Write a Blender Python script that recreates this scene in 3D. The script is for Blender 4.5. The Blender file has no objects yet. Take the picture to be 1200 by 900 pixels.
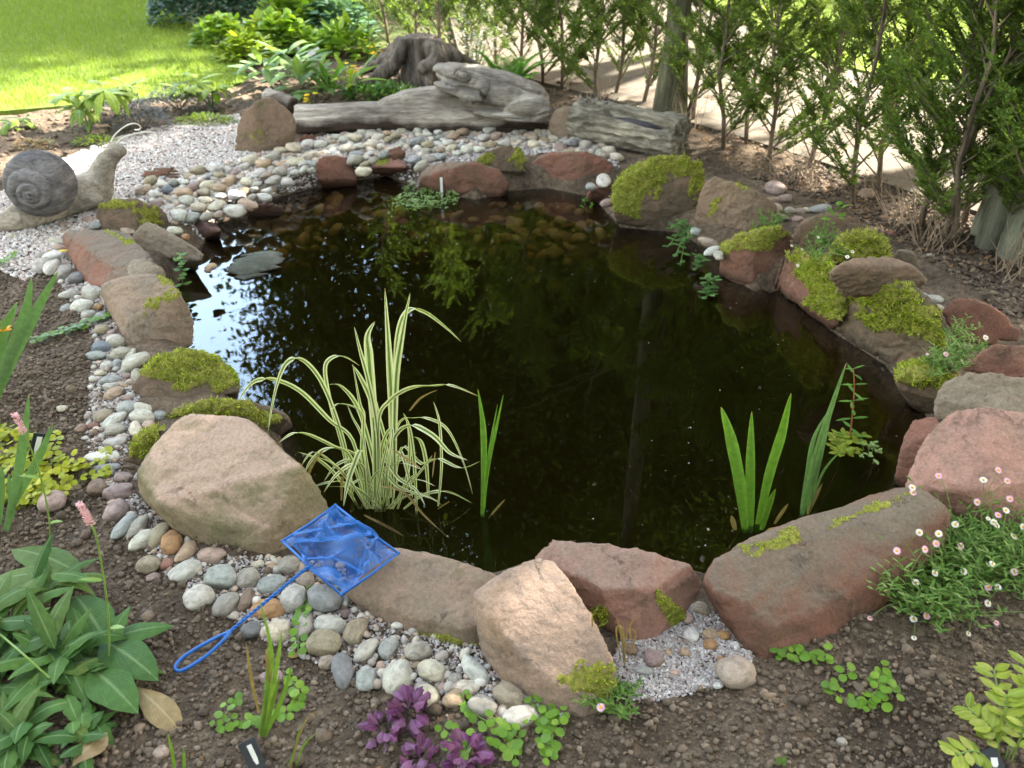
import bpy, bmesh, math, random
import numpy as np
from mathutils import Vector, Matrix, noise as mnoise

random.seed(7)
rng = np.random.default_rng(7)
scene = bpy.context.scene
R = math.radians

# ------------------------------------------------------------------ camera
CAM_H, PITCH, F = 1.6, R(32), 1039.0          # metres, downward tilt, focal length in 1200-wide pixels
cam_d = bpy.data.cameras.new('camera')
cam_d.sensor_width = 36.0
cam_d.lens = 36.0 * F / 1200.0
cam_d.clip_start, cam_d.clip_end = 0.05, 2000
cam_d.dof.use_dof = True
cam_d.dof.focus_distance = 2.5
cam_d.dof.aperture_fstop = 4.5
cam = bpy.data.objects.new('camera', cam_d)
scene.collection.objects.link(cam)
cam.location = (0, 0, CAM_H)
cam.rotation_euler = (math.pi / 2 - PITCH, 0, 0)
scene.camera = cam

# ------------------------------------------------------------------ sky and sun
SUN_AZ, SUN_EL = R(55), R(42)                  # azimuth from +y towards +x
EXPOSURE = 3.4
world = bpy.data.worlds.new('World')
scene.world = world
world.use_nodes = True
nt = world.node_tree
nt.nodes.clear()
out = nt.nodes.new('ShaderNodeOutputWorld')
bg = nt.nodes.new('ShaderNodeBackground')
bg.inputs['Strength'].default_value = 0.13
sky = nt.nodes.new('ShaderNodeTexSky')
sky.sky_type = 'NISHITA'
sky.sun_disc = False
sky.sun_elevation = SUN_EL
sky.sun_rotation = SUN_AZ
tc = nt.nodes.new('ShaderNodeTexCoord')
mp = nt.nodes.new('ShaderNodeMapping')
mp.inputs['Scale'].default_value = (1, 1, 2.2)
mp.inputs['Location'].default_value = (0.45, 0.2, 0.3)
cl = nt.nodes.new('ShaderNodeTexNoise')
cl.inputs['Scale'].default_value = 1.7
cl.inputs['Detail'].default_value = 7
cl.inputs['Roughness'].default_value = 0.55
ramp = nt.nodes.new('ShaderNodeValToRGB')
ramp.color_ramp.elements[0].position = 0.50
ramp.color_ramp.elements[1].position = 0.72
mx = nt.nodes.new('ShaderNodeMixRGB')
mx.inputs['Color2'].default_value = (7.8, 7.2, 6.2, 1)    # sunlit cumulus
nt.links.new(tc.outputs['Generated'], mp.inputs['Vector'])
nt.links.new(mp.outputs['Vector'], cl.inputs['Vector'])
nt.links.new(cl.outputs['Fac'], ramp.inputs['Fac'])
nt.links.new(ramp.outputs['Color'], mx.inputs['Fac'])
wm = nt.nodes.new('ShaderNodeMixRGB'); wm.blend_type = 'MULTIPLY'; wm.inputs['Fac'].default_value = 1.0
wm.inputs['Color2'].default_value = (1.28, 1.04, 0.72, 1)     # warm tint put on the sky to offset its blue fill
nt.links.new(sky.outputs['Color'], wm.inputs['Color1'])
nt.links.new(wm.outputs['Color'], mx.inputs['Color1'])
# bright blue sky lobe added at the back left for the water to reflect
dt = nt.nodes.new('ShaderNodeVectorMath'); dt.operation = 'DOT_PRODUCT'
dt.inputs[1].default_value = Vector((-0.30, 0.83, 0.47)).normalized()
nt.links.new(tc.outputs['Generated'], dt.inputs[0])
r3 = nt.nodes.new('ShaderNodeValToRGB')
r3.color_ramp.elements[0].position = 0.86; r3.color_ramp.elements[1].position = 0.985
r3.color_ramp.elements[0].color = (0, 0, 0, 1); r3.color_ramp.elements[1].color = (1, 1, 1, 1)
nt.links.new(dt.outputs['Value'], r3.inputs['Fac'])
m3 = nt.nodes.new('ShaderNodeMixRGB'); m3.inputs['Color2'].default_value = (5.0, 7.0, 9.6, 1)
nt.links.new(r3.outputs['Color'], m3.inputs['Fac']); nt.links.new(mx.outputs['Color'], m3.inputs['Color1'])
nt.links.new(m3.outputs['Color'], bg.inputs['Color'])
nt.links.new(bg.outputs['Background'], out.inputs['Surface'])

sun_d = bpy.data.lights.new('sun', 'SUN')
sun_d.energy = 4.8
sun_d.angle = R(0.6)
sun_d.color = (1.0, 0.93, 0.80)
sun = bpy.data.objects.new('sun', sun_d)
scene.collection.objects.link(sun)
SUNV = Vector((math.sin(SUN_AZ) * math.cos(SUN_EL), math.cos(SUN_AZ) * math.cos(SUN_EL), math.sin(SUN_EL)))
sun.rotation_euler = SUNV.to_track_quat('Z', 'Y').to_euler()

scene.view_settings.view_transform = 'Standard'
scene.view_settings.look = 'None'
scene.view_settings.gamma = 1.0
scene.view_settings.use_curve_mapping = False
scene.view_settings.exposure = EXPOSURE
scene.cycles.max_bounces = 8
scene.cycles.transparent_max_bounces = 12
scene.cycles.caustics_reflective = False
scene.cycles.caustics_refractive = False
scene.cycles.use_denoising = True

# ------------------------------------------------------------------ helpers
CP, SP = math.cos(PITCH), math.sin(PITCH)
def ray(px, py):
    u, v = (px - 600) / F, (450 - py) / F
    return Vector((u, CP + v * SP, -SP + v * CP))
def at(px, py, z=0.0):
    d = ray(px, py)
    t = (z - CAM_H) / d.z
    return Vector((d.x * t, d.y * t, z))
def aty(px, py, y):
    d = ray(px, py)
    t = y / d.y
    return Vector((d.x * t, y, CAM_H + d.z * t))
def depth(p):
    return p[1] * CP + (CAM_H - p[2]) * SP
def proj(P):
    P = np.asarray(P, float)
    x, y, z = P[..., 0], P[..., 1], P[..., 2] - CAM_H
    D = y * CP - z * SP
    up = y * SP + z * CP
    return 600 + F * x / D, 450 - F * up / D

def inpoly(x, y, poly):
    x = np.asarray(x); y = np.asarray(y)
    inside = np.zeros(x.shape, bool)
    n = len(poly)
    j = n - 1
    for i in range(n):
        xi, yi = poly[i][0], poly[i][1]
        xj, yj = poly[j][0], poly[j][1]
        c = ((yi > y) != (yj > y)) & (x < (xj - xi) * (y - yi) / (yj - yi + 1e-12) + xi)
        inside ^= c
        j = i
    return inside
def polydist(x, y, poly):
    x = np.asarray(x, float); y = np.asarray(y, float)
    best = np.full(x.shape, 1e9)
    n = len(poly)
    for i in range(n):
        ax, ay = poly[i][0], poly[i][1]
        bx, by = poly[(i + 1) % n][0], poly[(i + 1) % n][1]
        dx, dy = bx - ax, by - ay
        t = np.clip(((x - ax) * dx + (y - ay) * dy) / (dx * dx + dy * dy + 1e-12), 0, 1)
        d = np.hypot(x - ax - t * dx, y - ay - t * dy)
        best = np.minimum(best, d)
    return best
def wpoly(pts, z=0.0):
    return [tuple(at(p[0], p[1], z)[:2]) for p in pts]

def _hash(ix, iy, s):
    h = (ix * 374761393 + iy * 668265263 + s * 2147483647) & 0xffffffff
    h = ((h ^ (h >> 13)) * 1274126177) & 0xffffffff
    return ((h ^ (h >> 16)) & 0xffff) / 65535.0
def vnoise(x, y, s=0):
    ix = np.floor(x).astype(np.int64); iy = np.floor(y).astype(np.int64)
    fx = x - ix; fy = y - iy
    fx = fx * fx * (3 - 2 * fx); fy = fy * fy * (3 - 2 * fy)
    a = _hash(ix, iy, s); b = _hash(ix + 1, iy, s); c = _hash(ix, iy + 1, s); d = _hash(ix + 1, iy + 1, s)
    return (a * (1 - fx) + b * fx) * (1 - fy) + (c * (1 - fx) + d * fx) * fy
def fbm(x, y, s=0, o=4):
    r = 0; a = 0.5
    for i in range(o):
        r = r + a * (vnoise(x * 2 ** i, y * 2 ** i, s + i) - 0.5); a *= 0.5
    return r

COL = scene.collection
def tag(o, label=None, cat=None, group=None, kind=None):
    if label: o['label'] = label
    if cat: o['category'] = cat
    if group: o['group'] = group
    if kind: o['kind'] = kind
    return o
def thing(name, label, cat, loc=(0, 0, 0), group=None, rotz=0):
    o = bpy.data.objects.new(name, None)
    o.empty_display_size = 0.1
    COL.objects.link(o)
    o.location = loc
    o.rotation_euler = (0, 0, rotz)
    return tag(o, label, cat, group)
def link(name, me, mat=None, parent=None, loc=None):
    o = bpy.data.objects.new(name, me)
    COL.objects.link(o)
    if mat is not None and not me.materials: me.materials.append(mat)
    if parent is not None: o.parent = parent
    if loc is not None: o.location = loc
    return o
def npmesh(name, V, Fc, smooth=False):
    """V (N,3), Fc (M,k) all faces with k corners."""
    V = np.ascontiguousarray(V, np.float32); Fc = np.ascontiguousarray(Fc, np.int32)
    me = bpy.data.meshes.new(name)
    M, k = Fc.shape
    me.vertices.add(len(V)); me.vertices.foreach_set('co', V.ravel())
    me.loops.add(M * k); me.loops.foreach_set('vertex_index', Fc.ravel())
    me.polygons.add(M)
    me.polygons.foreach_set('loop_start', np.arange(0, M * k, k, dtype=np.int32))
    me.polygons.foreach_set('use_smooth', np.full(M, smooth))
    me.update(calc_edges=True)
    return me

class MB:
    """collects tubes, blades and leaves and links them as ONE mesh object"""
    def __init__(s):
        s.v = []; s.f = []; s.uv = []
    def add(s, vs, fs, uvs=None):
        b = len(s.v)
        s.v += [tuple(p) for p in vs]
        s.uv += list(uvs) if uvs is not None else [(0.5, 0.5)] * len(vs)
        s.f += [tuple(i + b for i in q) for q in fs]
    def tube(s, pts, rad, n=6, cap=True):
        pts = [Vector(p) for p in pts]
        if not hasattr(rad, '__len__'): rad = [rad] * len(pts)
        vs = []; fs = []; uv = []
        up = None
        for i, p in enumerate(pts):
            t = (pts[min(i + 1, len(pts) - 1)] - pts[max(i - 1, 0)])
            if t.length < 1e-9: t = Vector((0, 0, 1))
            t.normalize()
            if up is None:
                up = Vector((1, 0, 0)) if abs(t.x) < 0.8 else Vector((0, 1, 0))
            up = (up - t * up.dot(t)).normalized()
            w = t.cross(up)
            for k in range(n):
                a = 2 * math.pi * k / n
                vs.append(p + (up * math.cos(a) + w * math.sin(a)) * rad[i])
                uv.append((k / n, i / max(1, len(pts) - 1)))
        for i in range(len(pts) - 1):
            for k in range(n):
                fs.append((i * n + k, i * n + (k + 1) % n, (i + 1) * n + (k + 1) % n, (i + 1) * n + k))
        if cap:
            fs.append(tuple(range(n))[::-1]); fs.append(tuple((len(pts) - 1) * n + k for k in range(n)))
        s.add(vs, fs, uv)
    def blade(s, pts, widths, side=None, fold=0.25):
        """a folded strip (three columns); u runs across, v along"""
        pts = [Vector(p) for p in pts]
        n = len(pts); vs = []; uv = []; fs = []
        for i, p in enumerate(pts):
            t = pts[min(i + 1, n - 1)] - pts[max(i - 1, 0)]
            if t.length < 1e-9: t = Vector((0, 0, 1))
            t.normalize()
            sd = Vector(side) if side is not None else Vector((1, 0, 0))
            sd = sd - t * sd.dot(t)
            if sd.length < 1e-4: sd = t.orthogonal()
            sd.normalize()
            nn = t.cross(sd)
            w = widths[i] if hasattr(widths, '__len__') else widths
            vs += [p - sd * w * 0.5 + nn * w * fold, p, p + sd * w * 0.5 + nn * w * fold]
            v = i / (n - 1)
            uv += [(0, v), (0.5, v), (1, v)]
        for i in range(n - 1):
            a = i * 3
            fs += [(a, a + 1, a + 4, a + 3), (a + 1, a + 2, a + 5, a + 4)]
        s.add(vs, fs, uv)
    def leaf(s, base, d, up, L, W, droop=0.3, fold=0.15, n=6, shape=0.45, wave=0.0, stalk=0.0):
        """a leaf blade: leaves along d, droops against up; widest at `shape`"""
        base = Vector(base); d = Vector(d).normalized(); up = Vector(up)
        side = d.cross(up)
        if side.length < 1e-4: side = d.orthogonal()
        side.normalize()
        up = side.cross(d).normalized()
        pts = []; ws = []
        p = base.copy(); ang = 0.0
        seg = L / n
        cur = d.copy()
        e = math.log(0.5) / math.log(max(0.05, min(0.95, shape)))
        for i in range(n + 1):
            t = i / n
            pts.append(p.copy())
            w = W * (math.sin(math.pi * min(1, max(0, t ** e))) ** 0.8 if 0 < t < 1 else 0.0)
            if stalk and t < stalk: w = W * 0.06
            ws.append(max(w, W * 0.04 if t < 1 else 0.0005) * (1 + wave * math.sin(i * 2.3)))
            ang = -droop * (t ** 1.0) * 1.2
            cur = (d * math.cos(ang) + up * math.sin(ang)).normalized()
            p = p + cur * seg
        s.blade(pts, ws, side, fold)
    def disc(s, c, nrm, r, n=7, cup=0.0, aspect=1.0, rot=0.0):
        c = Vector(c); nrm = Vector(nrm).normalized()
        a = nrm.orthogonal().normalized(); b = nrm.cross(a)
        a, b = a * math.cos(rot) + b * math.sin(rot), -a * math.sin(rot) + b * math.cos(rot)
        vs = [c]; uv = [(0.5, 0.0)]
        for k in range(n):
            t = 2 * math.pi * k / n
            vs.append(c + (a * math.cos(t) * aspect + b * math.sin(t)) * r + nrm * cup * r)
            uv.append((k / n, 1.0))
        fs = [(0, 1 + k, 1 + (k + 1) % n) for k in range(n)]
        s.add(vs, fs, uv)
    def ell(s, c, r, rot=None, seg=14, rings=8):
        c = Vector(c); vs = []; fs = []
        M3 = rot if rot is not None else Matrix.Identity(3)
        vs.append(c + M3 @ Vector((0, 0, r[2])))
        for i in range(1, rings):
            ph = math.pi * i / rings
            for k in range(seg):
                th = 2 * math.pi * k / seg
                vs.append(c + M3 @ Vector((r[0] * math.sin(ph) * math.cos(th), r[1] * math.sin(ph) * math.sin(th), r[2] * math.cos(ph))))
        vs.append(c + M3 @ Vector((0, 0, -r[2])))
        for k in range(seg): fs.append((0, 1 + k, 1 + (k + 1) % seg))
        for i in range(rings - 2):
            for k in range(seg):
                a = 1 + i * seg
                fs.append((a + k, a + seg + k, a + seg + (k + 1) % seg, a + (k + 1) % seg))
        a = 1 + (rings - 2) * seg; e = len(vs) - 1
        for k in range(seg): fs.append((a + k, e, a + (k + 1) % seg))
        s.add(vs, fs)
    def mesh(s, name, origin=(0, 0, 0), smooth=True):
        me = bpy.data.meshes.new(name)
        ox, oy, oz = origin
        me.from_pydata([(p[0] - ox, p[1] - oy, p[2] - oz) for p in s.v], [], s.f)
        if smooth: me.polygons.foreach_set('use_smooth', [True] * len(me.polygons))
        uvl = me.uv_layers.new(name='UVMap')
        idx = np.zeros(len(me.loops), np.int32); me.loops.foreach_get('vertex_index', idx)
        uvl.data.foreach_set('uv', np.asarray(s.uv, np.float32)[idx].ravel())
        me.update()
        return me
    def build(s, name, mat, parent=None, origin=None, smooth=True):
        if origin is None:
            origin = Vector((0, 0, 0)); q = parent
            while q is not None: origin = origin + q.location; q = q.parent
        me = s.mesh(name, origin, smooth)
        o = link(name, me, mat, parent)
        if parent is None: o.location = origin
        return o

def remeshed(name, verts, faces, voxel, smooth_it=4, factor=0.5):
    me = bpy.data.meshes.new('tmp')
    me.from_pydata([tuple(v) for v in verts], [], faces)
    o = bpy.data.objects.new('tmp', me)
    COL.objects.link(o)
    m = o.modifiers.new('r', 'REMESH'); m.mode = 'VOXEL'; m.voxel_size = voxel
    if smooth_it:
        k = o.modifiers.new('s', 'SMOOTH'); k.factor = factor; k.iterations = smooth_it
    dg = bpy.context.evaluated_depsgraph_get()
    res = bpy.data.meshes.new_from_object(o.evaluated_get(dg))
    res.name = name
    bpy.data.objects.remove(o); bpy.data.meshes.remove(me)
    res.polygons.foreach_set('use_smooth', [True] * len(res.polygons))
    return res
def vget(me):
    a = np.zeros(len(me.vertices) * 3, np.float32); me.vertices.foreach_get('co', a); return a.reshape(-1, 3)
def nget(me):
    a = np.zeros(len(me.vertices) * 3, np.float32); me.vertices.foreach_get('normal', a); return a.reshape(-1, 3)
def vset(me, V):
    me.vertices.foreach_set('co', np.ascontiguousarray(V, np.float32).ravel()); me.update()

# ------------------------------------------------------------------ materials
def newmat(name):
    m = bpy.data.materials.new(name); m.use_nodes = True
    t = m.node_tree; t.nodes.clear()
    o = t.nodes.new('ShaderNodeOutputMaterial')
    return m, t, o
def N(t, typ, **kw):
    n = t.nodes.new(typ)
    for k, v in kw.items():
        if k in n.inputs.keys(): n.inputs[k].default_value = v
        else: setattr(n, k, v)
    return n
def c4(c): return (c[0], c[1], c[2], 1)
def ramp_node(t, stops, interp='LINEAR'):
    r = t.nodes.new('ShaderNodeValToRGB')
    cr = r.color_ramp; cr.interpolation = interp
    while len(cr.elements) > len(stops): cr.elements.remove(cr.elements[-1])
    while len(cr.elements) < len(stops): cr.elements.new(1.0)
    for e, (p, c) in zip(cr.elements, stops):
        e.position = p; e.color = c4(c) if hasattr(c, '__len__') else (c, c, c, 1)
    return r
def noise_node(t, vec, scale, detail=5, rough=0.55, dist=0.0):
    n = N(t, 'ShaderNodeTexNoise', Scale=scale, Detail=detail, Roughness=rough, Distortion=dist)
    t.links.new(vec, n.inputs['Vector'])
    return n
def mixc(t, fac, a, b, mode='MIX'):
    m = t.nodes.new('ShaderNodeMixRGB'); m.blend_type = mode
    for s, v in (('Fac', fac), ('Color1', a), ('Color2', b)):
        if hasattr(v, 'is_output') or isinstance(v, bpy.types.NodeSocket): t.links.new(v, m.inputs[s])
        elif hasattr(v, '__len__'): m.inputs[s].default_value = c4(v)
        else: m.inputs[s].default_value = v
    return m.outputs['Color']
def bumpn(t, h, strength=0.5, dist=0.01, prev=None):
    b = N(t, 'ShaderNodeBump', Strength=strength, Distance=dist)
    t.links.new(h, b.inputs['Height'])
    if prev is not None: t.links.new(prev, b.inputs['Normal'])
    return b.outputs['Normal']

_offs = [0]
def rock_mat(name, base, alt, dark=(0.05, 0.04, 0.035), green=0.25, pale=0.25, wet=0.0, greencol=(0.085, 0.085, 0.035), palecol=(0.34, 0.30, 0.25), top=None):
    m, t, o = newmat(name)
    tcn = N(t, 'ShaderNodeTexCoord')
    mpn = N(t, 'ShaderNodeMapping'); _offs[0] += 3.7
    mpn.inputs['Location'].default_value = (_offs[0], _offs[0] * 0.7, 0)
    t.links.new(tcn.outputs['Object'], mpn.inputs['Vector'])
    v = mpn.outputs['Vector']
    n1 = noise_node(t, v, 4.2, 8, 0.68, 0.9)
    r1 = ramp_node(t, [(0.42, 0.0), (0.58, 1.0)]); t.links.new(n1.outputs['Fac'], r1.inputs['Fac'])
    c = mixc(t, r1.outputs['Color'], base, alt)
    # strata: thin bands along local z, broken up by noise
    n2 = noise_node(t, v, 14.0, 8, 0.7)
    r2 = ramp_node(t, [(0.52, 0.0), (0.75, 1.0)]); t.links.new(n2.outputs['Fac'], r2.inputs['Fac'])
    f2 = N(t, 'ShaderNodeMath', operation='MULTIPLY'); f2.inputs[1].default_value = 0.55
    t.links.new(r2.outputs['Color'], f2.inputs[0])
    c = mixc(t, f2.outputs[0], c, dark)
    n3 = noise_node(t, v, 5.5, 8, 0.66, 0.8)
    r3 = ramp_node(t, [(0.62 - 0.18 * pale, 0.0), (0.80 - 0.10 * pale, 1.0)]); t.links.new(n3.outputs['Fac'], r3.inputs['Fac'])
    f3 = N(t, 'ShaderNodeMath', operation='MULTIPLY'); f3.inputs[1].default_value = min(1.0, 0.3 + 0.6 * pale)
    t.links.new(r3.outputs['Color'], f3.inputs[0])
    c = mixc(t, f3.outputs[0], c, palecol)
    n4 = noise_node(t, v, 4.5, 8, 0.7, 0.5)
    r4 = ramp_node(t, [(0.66 - 0.30 * green, 0.0), (0.78 - 0.2 * green, 1.0)]); t.links.new(n4.outputs['Fac'], r4.inputs['Fac'])
    f4 = N(t, 'ShaderNodeMath', operation='MULTIPLY'); f4.inputs[1].default_value = 0.8
    t.links.new(r4.outputs['Color'], f4.inputs[0])
    c = mixc(t, f4.outputs[0], c, greencol)
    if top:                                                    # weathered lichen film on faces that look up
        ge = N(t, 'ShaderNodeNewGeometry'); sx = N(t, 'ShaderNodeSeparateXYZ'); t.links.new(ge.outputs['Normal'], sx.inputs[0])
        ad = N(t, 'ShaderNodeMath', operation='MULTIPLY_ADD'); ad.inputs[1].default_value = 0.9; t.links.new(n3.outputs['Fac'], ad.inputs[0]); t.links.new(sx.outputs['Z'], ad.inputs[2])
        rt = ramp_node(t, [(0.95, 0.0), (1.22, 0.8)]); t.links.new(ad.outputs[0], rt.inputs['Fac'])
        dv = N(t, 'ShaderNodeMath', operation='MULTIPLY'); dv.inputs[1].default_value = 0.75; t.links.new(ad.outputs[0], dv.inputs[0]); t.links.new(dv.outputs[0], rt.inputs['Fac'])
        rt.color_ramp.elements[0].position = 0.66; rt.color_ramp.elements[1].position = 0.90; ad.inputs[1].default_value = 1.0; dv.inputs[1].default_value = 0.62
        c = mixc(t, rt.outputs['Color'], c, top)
    # damp tide mark just above the water
    gp = N(t, 'ShaderNodeNewGeometry'); sz = N(t, 'ShaderNodeSeparateXYZ'); t.links.new(gp.outputs['Position'], sz.inputs[0])
    wz = N(t, 'ShaderNodeMath', operation='MULTIPLY_ADD'); wz.inputs[1].default_value = 0.05; t.links.new(n3.outputs['Fac'], wz.inputs[0]); t.links.new(sz.outputs['Z'], wz.inputs[2])
    wr = N(t, 'ShaderNodeMapRange'); wr.inputs['From Min'].default_value = -0.062; wr.inputs['From Max'].default_value = -0.035; wr.inputs['To Min'].default_value = 1.0; wr.inputs['To Max'].default_value = 0.0
    t.links.new(wz.outputs[0], wr.inputs['Value'])
    dampc = mixc(t, 1.0, c, (0.42, 0.40, 0.34), 'MULTIPLY')
    c = mixc(t, wr.outputs['Result'], c, dampc)
    # hairline cracks
    vc = N(t, 'ShaderNodeTexVoronoi', feature='DISTANCE_TO_EDGE', Scale=5.5)
    dn = N(t, 'ShaderNodeVectorMath', operation='MULTIPLY_ADD'); dn.inputs[1].default_value = (.22, .22, .22); t.links.new(n3.outputs['Color'], dn.inputs[0]); t.links.new(v, dn.inputs[2]); t.links.new(dn.outputs[0], vc.inputs['Vector'])
    rc = ramp_node(t, [(0.0, 0.0), (0.022, 1.0)]); t.links.new(vc.outputs['Distance'], rc.inputs['Fac'])
    rm = ramp_node(t, [(0.50, 0.0), (0.62, 0.75)]); t.links.new(n1.outputs['Fac'], rm.inputs['Fac'])
    crk = mixc(t, rm.outputs['Color'], (1, 1, 1), rc.outputs['Color'])
    ck2 = mixc(t, 0.55, (1, 1, 1), crk)
    c = mixc(t, 1.0, c, ck2, 'MULTIPLY')
    # fine grain and small pits
    n5 = noise_node(t, v, 110.0, 8, 0.78)
    r5 = ramp_node(t, [(0.30, 0.66), (0.5, 1.0), (0.70, 1.28)]); t.links.new(n5.outputs['Fac'], r5.inputs['Fac'])
    c = mixc(t, 1.0, c, r5.outputs['Color'], 'MULTIPLY')
    vo = N(t, 'ShaderNodeTexVoronoi', Scale=60.0); t.links.new(v, vo.inputs['Vector'])
    n6 = noise_node(t, v, 22.0, 8, 0.65)
    nb = bumpn(t, n6.outputs['Fac'], 0.6, 0.025)
    nb = bumpn(t, n5.outputs['Fac'], 0.5, 0.006, nb)
    nb = bumpn(t, crk, 0.7, 0.008, nb)
    nb = bumpn(t, vo.outputs['Distance'], 0.15, 0.003, nb)
    p = N(t, 'ShaderNodeBsdfPrincipled')
    p.inputs['Roughness'].default_value = 0.86 - 0.55 * wet
    p.inputs['Specular IOR Level'].default_value = 0.3 + 0.4 * wet
    t.links.new(c, p.inputs['Base Color']); t.links.new(nb, p.inputs['Normal'])
    t.links.new(p.outputs['BSDF'], o.inputs['Surface'])
    return m

def leaf_mat(name, cols, trans=0.35, rough=0.55, vein=None, stripe=None, spec=0.2, uvvein=False, tip=None):
    """cols: list of base colours picked per leaf (random per island)"""
    m, t, o = newmat(name)
    g = N(t, 'ShaderNodeNewGeometry')
    k = len(cols)
    rp = ramp_node(t, [((i + 0.5) / k, c) for i, c in enumerate(cols)])
    t.links.new(g.outputs['Random Per Island'], rp.inputs['Fac'])
    c = rp.outputs['Color']
    tcn = N(t, 'ShaderNodeTexCoord')
    nz = noise_node(t, tcn.outputs['Object'], 60.0, 3)
    r5 = ramp_node(t, [(0.3, 0.78), (0.7, 1.2)]); t.links.new(nz.outputs['Fac'], r5.inputs['Fac'])
    c = mixc(t, 0.8, c, r5.outputs['Color'], 'MULTIPLY')
    nrm = None
    if tip:                                                    # withered tips on some blades
        sv = N(t, 'ShaderNodeSeparateXYZ'); t.links.new(tcn.outputs['UV'], sv.inputs[0])
        lim = N(t, 'ShaderNodeMath', operation='MULTIPLY_ADD'); lim.inputs[1].default_value = 0.16; t.links.new(g.outputs['Random Per Island'], lim.inputs[0]); t.links.new(sv.outputs['Y'], lim.inputs[2])
        rtip = ramp_node(t, [(0.97, 0.0), (1.0, 0.9)]); hl = N(t, 'ShaderNodeMath', operation='MULTIPLY'); hl.inputs[1].default_value = 0.93
        t.links.new(lim.outputs[0], hl.inputs[0]); t.links.new(hl.outputs[0], rtip.inputs['Fac'])
        tipf = rtip.outputs['Color']
    if uvvein:                                                 # rusty blotches and nibbled edges
        nb_ = noise_node(t, tcn.outputs['Object'], 26.0, 5, .6); rb = ramp_node(t, [(.66, 0.0), (.73, .75)]); t.links.new(nb_.outputs['Fac'], rb.inputs['Fac'])
        c = mixc(t, rb.outputs['Color'], c, (0.17, 0.12, 0.045))
    if stripe or uvvein:
        sx = N(t, 'ShaderNodeSeparateXYZ'); t.links.new(tcn.outputs['UV'], sx.inputs[0])
        a = N(t, 'ShaderNodeMath', operation='SUBTRACT'); a.inputs[1].default_value = 0.5
        t.links.new(sx.outputs['X'], a.inputs[0])
        b = N(t, 'ShaderNodeMath', operation='ABSOLUTE'); t.links.new(a.outputs[0], b.inputs[0])
        if stripe:
            rs = ramp_node(t, [(0.0, 0.0), (0.16, 0.0), (0.20, 0.9), (0.30, 0.6), (0.36, 1.0), (0.5, 1.0)])
            t.links.new(b.outputs[0], rs.inputs['Fac'])
            c = mixc(t, rs.outputs['Color'], c, stripe)
        else:
            rs = ramp_node(t, [(0.0, 1.0), (0.035, 0.5), (0.06, 0.0)])
            t.links.new(b.outputs[0], rs.inputs['Fac'])
            c = mixc(t, rs.outputs['Color'], c, vein or (0.2, 0.25, 0.12))
            # side veins: herringbone in (v, |u|)
            w = N(t, 'ShaderNodeMath', operation='MULTIPLY_ADD'); w.inputs[1].default_value = -1.2
            t.links.new(b.outputs[0], w.inputs[0]); t.links.new(sx.outputs['Y'], w.inputs[2])
            w2 = N(t, 'ShaderNodeMath', operation='MULTIPLY'); w2.inputs[1].default_value = 55.0; t.links.new(w.outputs[0], w2.inputs[0])
            w3 = N(t, 'ShaderNodeMath', operation='SINE'); t.links.new(w2.outputs[0], w3.inputs[0])
            nrm = bumpn(t, w3.outputs[0], 0.13, 0.003)
    if tip: c = mixc(t, tipf, c, tip)
    p = N(t, 'ShaderNodeBsdfPrincipled')
    p.inputs['Roughness'].default_value = rough
    p.inputs['Specular IOR Level'].default_value = spec
    t.links.new(c, p.inputs['Base Color'])
    if nrm is not None: t.links.new(nrm, p.inputs['Normal'])
    if trans > 0:
        tr = N(t, 'ShaderNodeBsdfTranslucent')
        tcol = mixc(t, 1.0, c, (1.5, 1.6, 0.6), 'MULTIPLY')
        t.links.new(tcol, tr.inputs['Color'])
        ms = N(t, 'ShaderNodeMixShader', Fac=trans)
        t.links.new(p.outputs['BSDF'], ms.inputs[1]); t.links.new(tr.outputs['BSDF'], ms.inputs[2])
        t.links.new(ms.outputs[0], o.inputs['Surface'])
    else:
        t.links.new(p.outputs['BSDF'], o.inputs['Surface'])
    return m

def island_mat(name, cols, rough=0.85, noise_scale=80.0, bump=0.3, bdist=0.004, spec=0.25, interp='LINEAR'):
    m, t, o = newmat(name)
    g = N(t, 'ShaderNodeNewGeometry')
    k = len(cols)
    rp = ramp_node(t, [(i / max(1, k - 1), c) for i, c in enumerate(cols)], interp)
    t.links.new(g.outputs['Random Per Island'], rp.inputs['Fac'])
    tcn = N(t, 'ShaderNodeTexCoord')
    nz = noise_node(t, tcn.outputs['Object'], noise_scale, 5, 0.6)
    r5 = ramp_node(t, [(0.3, 0.7), (0.7, 1.25)]); t.links.new(nz.outputs['Fac'], r5.inputs['Fac'])
    c = mixc(t, 0.8, rp.outputs['Color'], r5.outputs['Color'], 'MULTIPLY')
    p = N(t, 'ShaderNodeBsdfPrincipled'); p.inputs['Roughness'].default_value = rough
    p.inputs['Specular IOR Level'].default_value = spec
    t.links.new(c, p.inputs['Base Color'])
    if bump: t.links.new(bumpn(t, nz.outputs['Fac'], bump, bdist), p.inputs['Normal'])
    t.links.new(p.outputs['BSDF'], o.inputs['Surface'])
    return m
def plain(name, col, rough=0.5, spec=0.4, var=0.2, scale=30.0, trans=0.0):
    m, t, o = newmat(name)
    tcn = N(t, 'ShaderNodeTexCoord')
    nz = noise_node(t, tcn.outputs['Object'], scale, 5)
    r5 = ramp_node(t, [(0.3, 1 - var), (0.7, 1 + var)]); t.links.new(nz.outputs['Fac'], r5.inputs['Fac'])
    c = mixc(t, 1.0, col, r5.outputs['Color'], 'MULTIPLY')
    p = N(t, 'ShaderNodeBsdfPrincipled'); p.inputs['Roughness'].default_value = rough
    p.inputs['Specular IOR Level'].default_value = spec
    t.links.new(c, p.inputs['Base Color'])
    t.links.new(p.outputs['BSDF'], o.inputs['Surface'])
    return m
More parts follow.
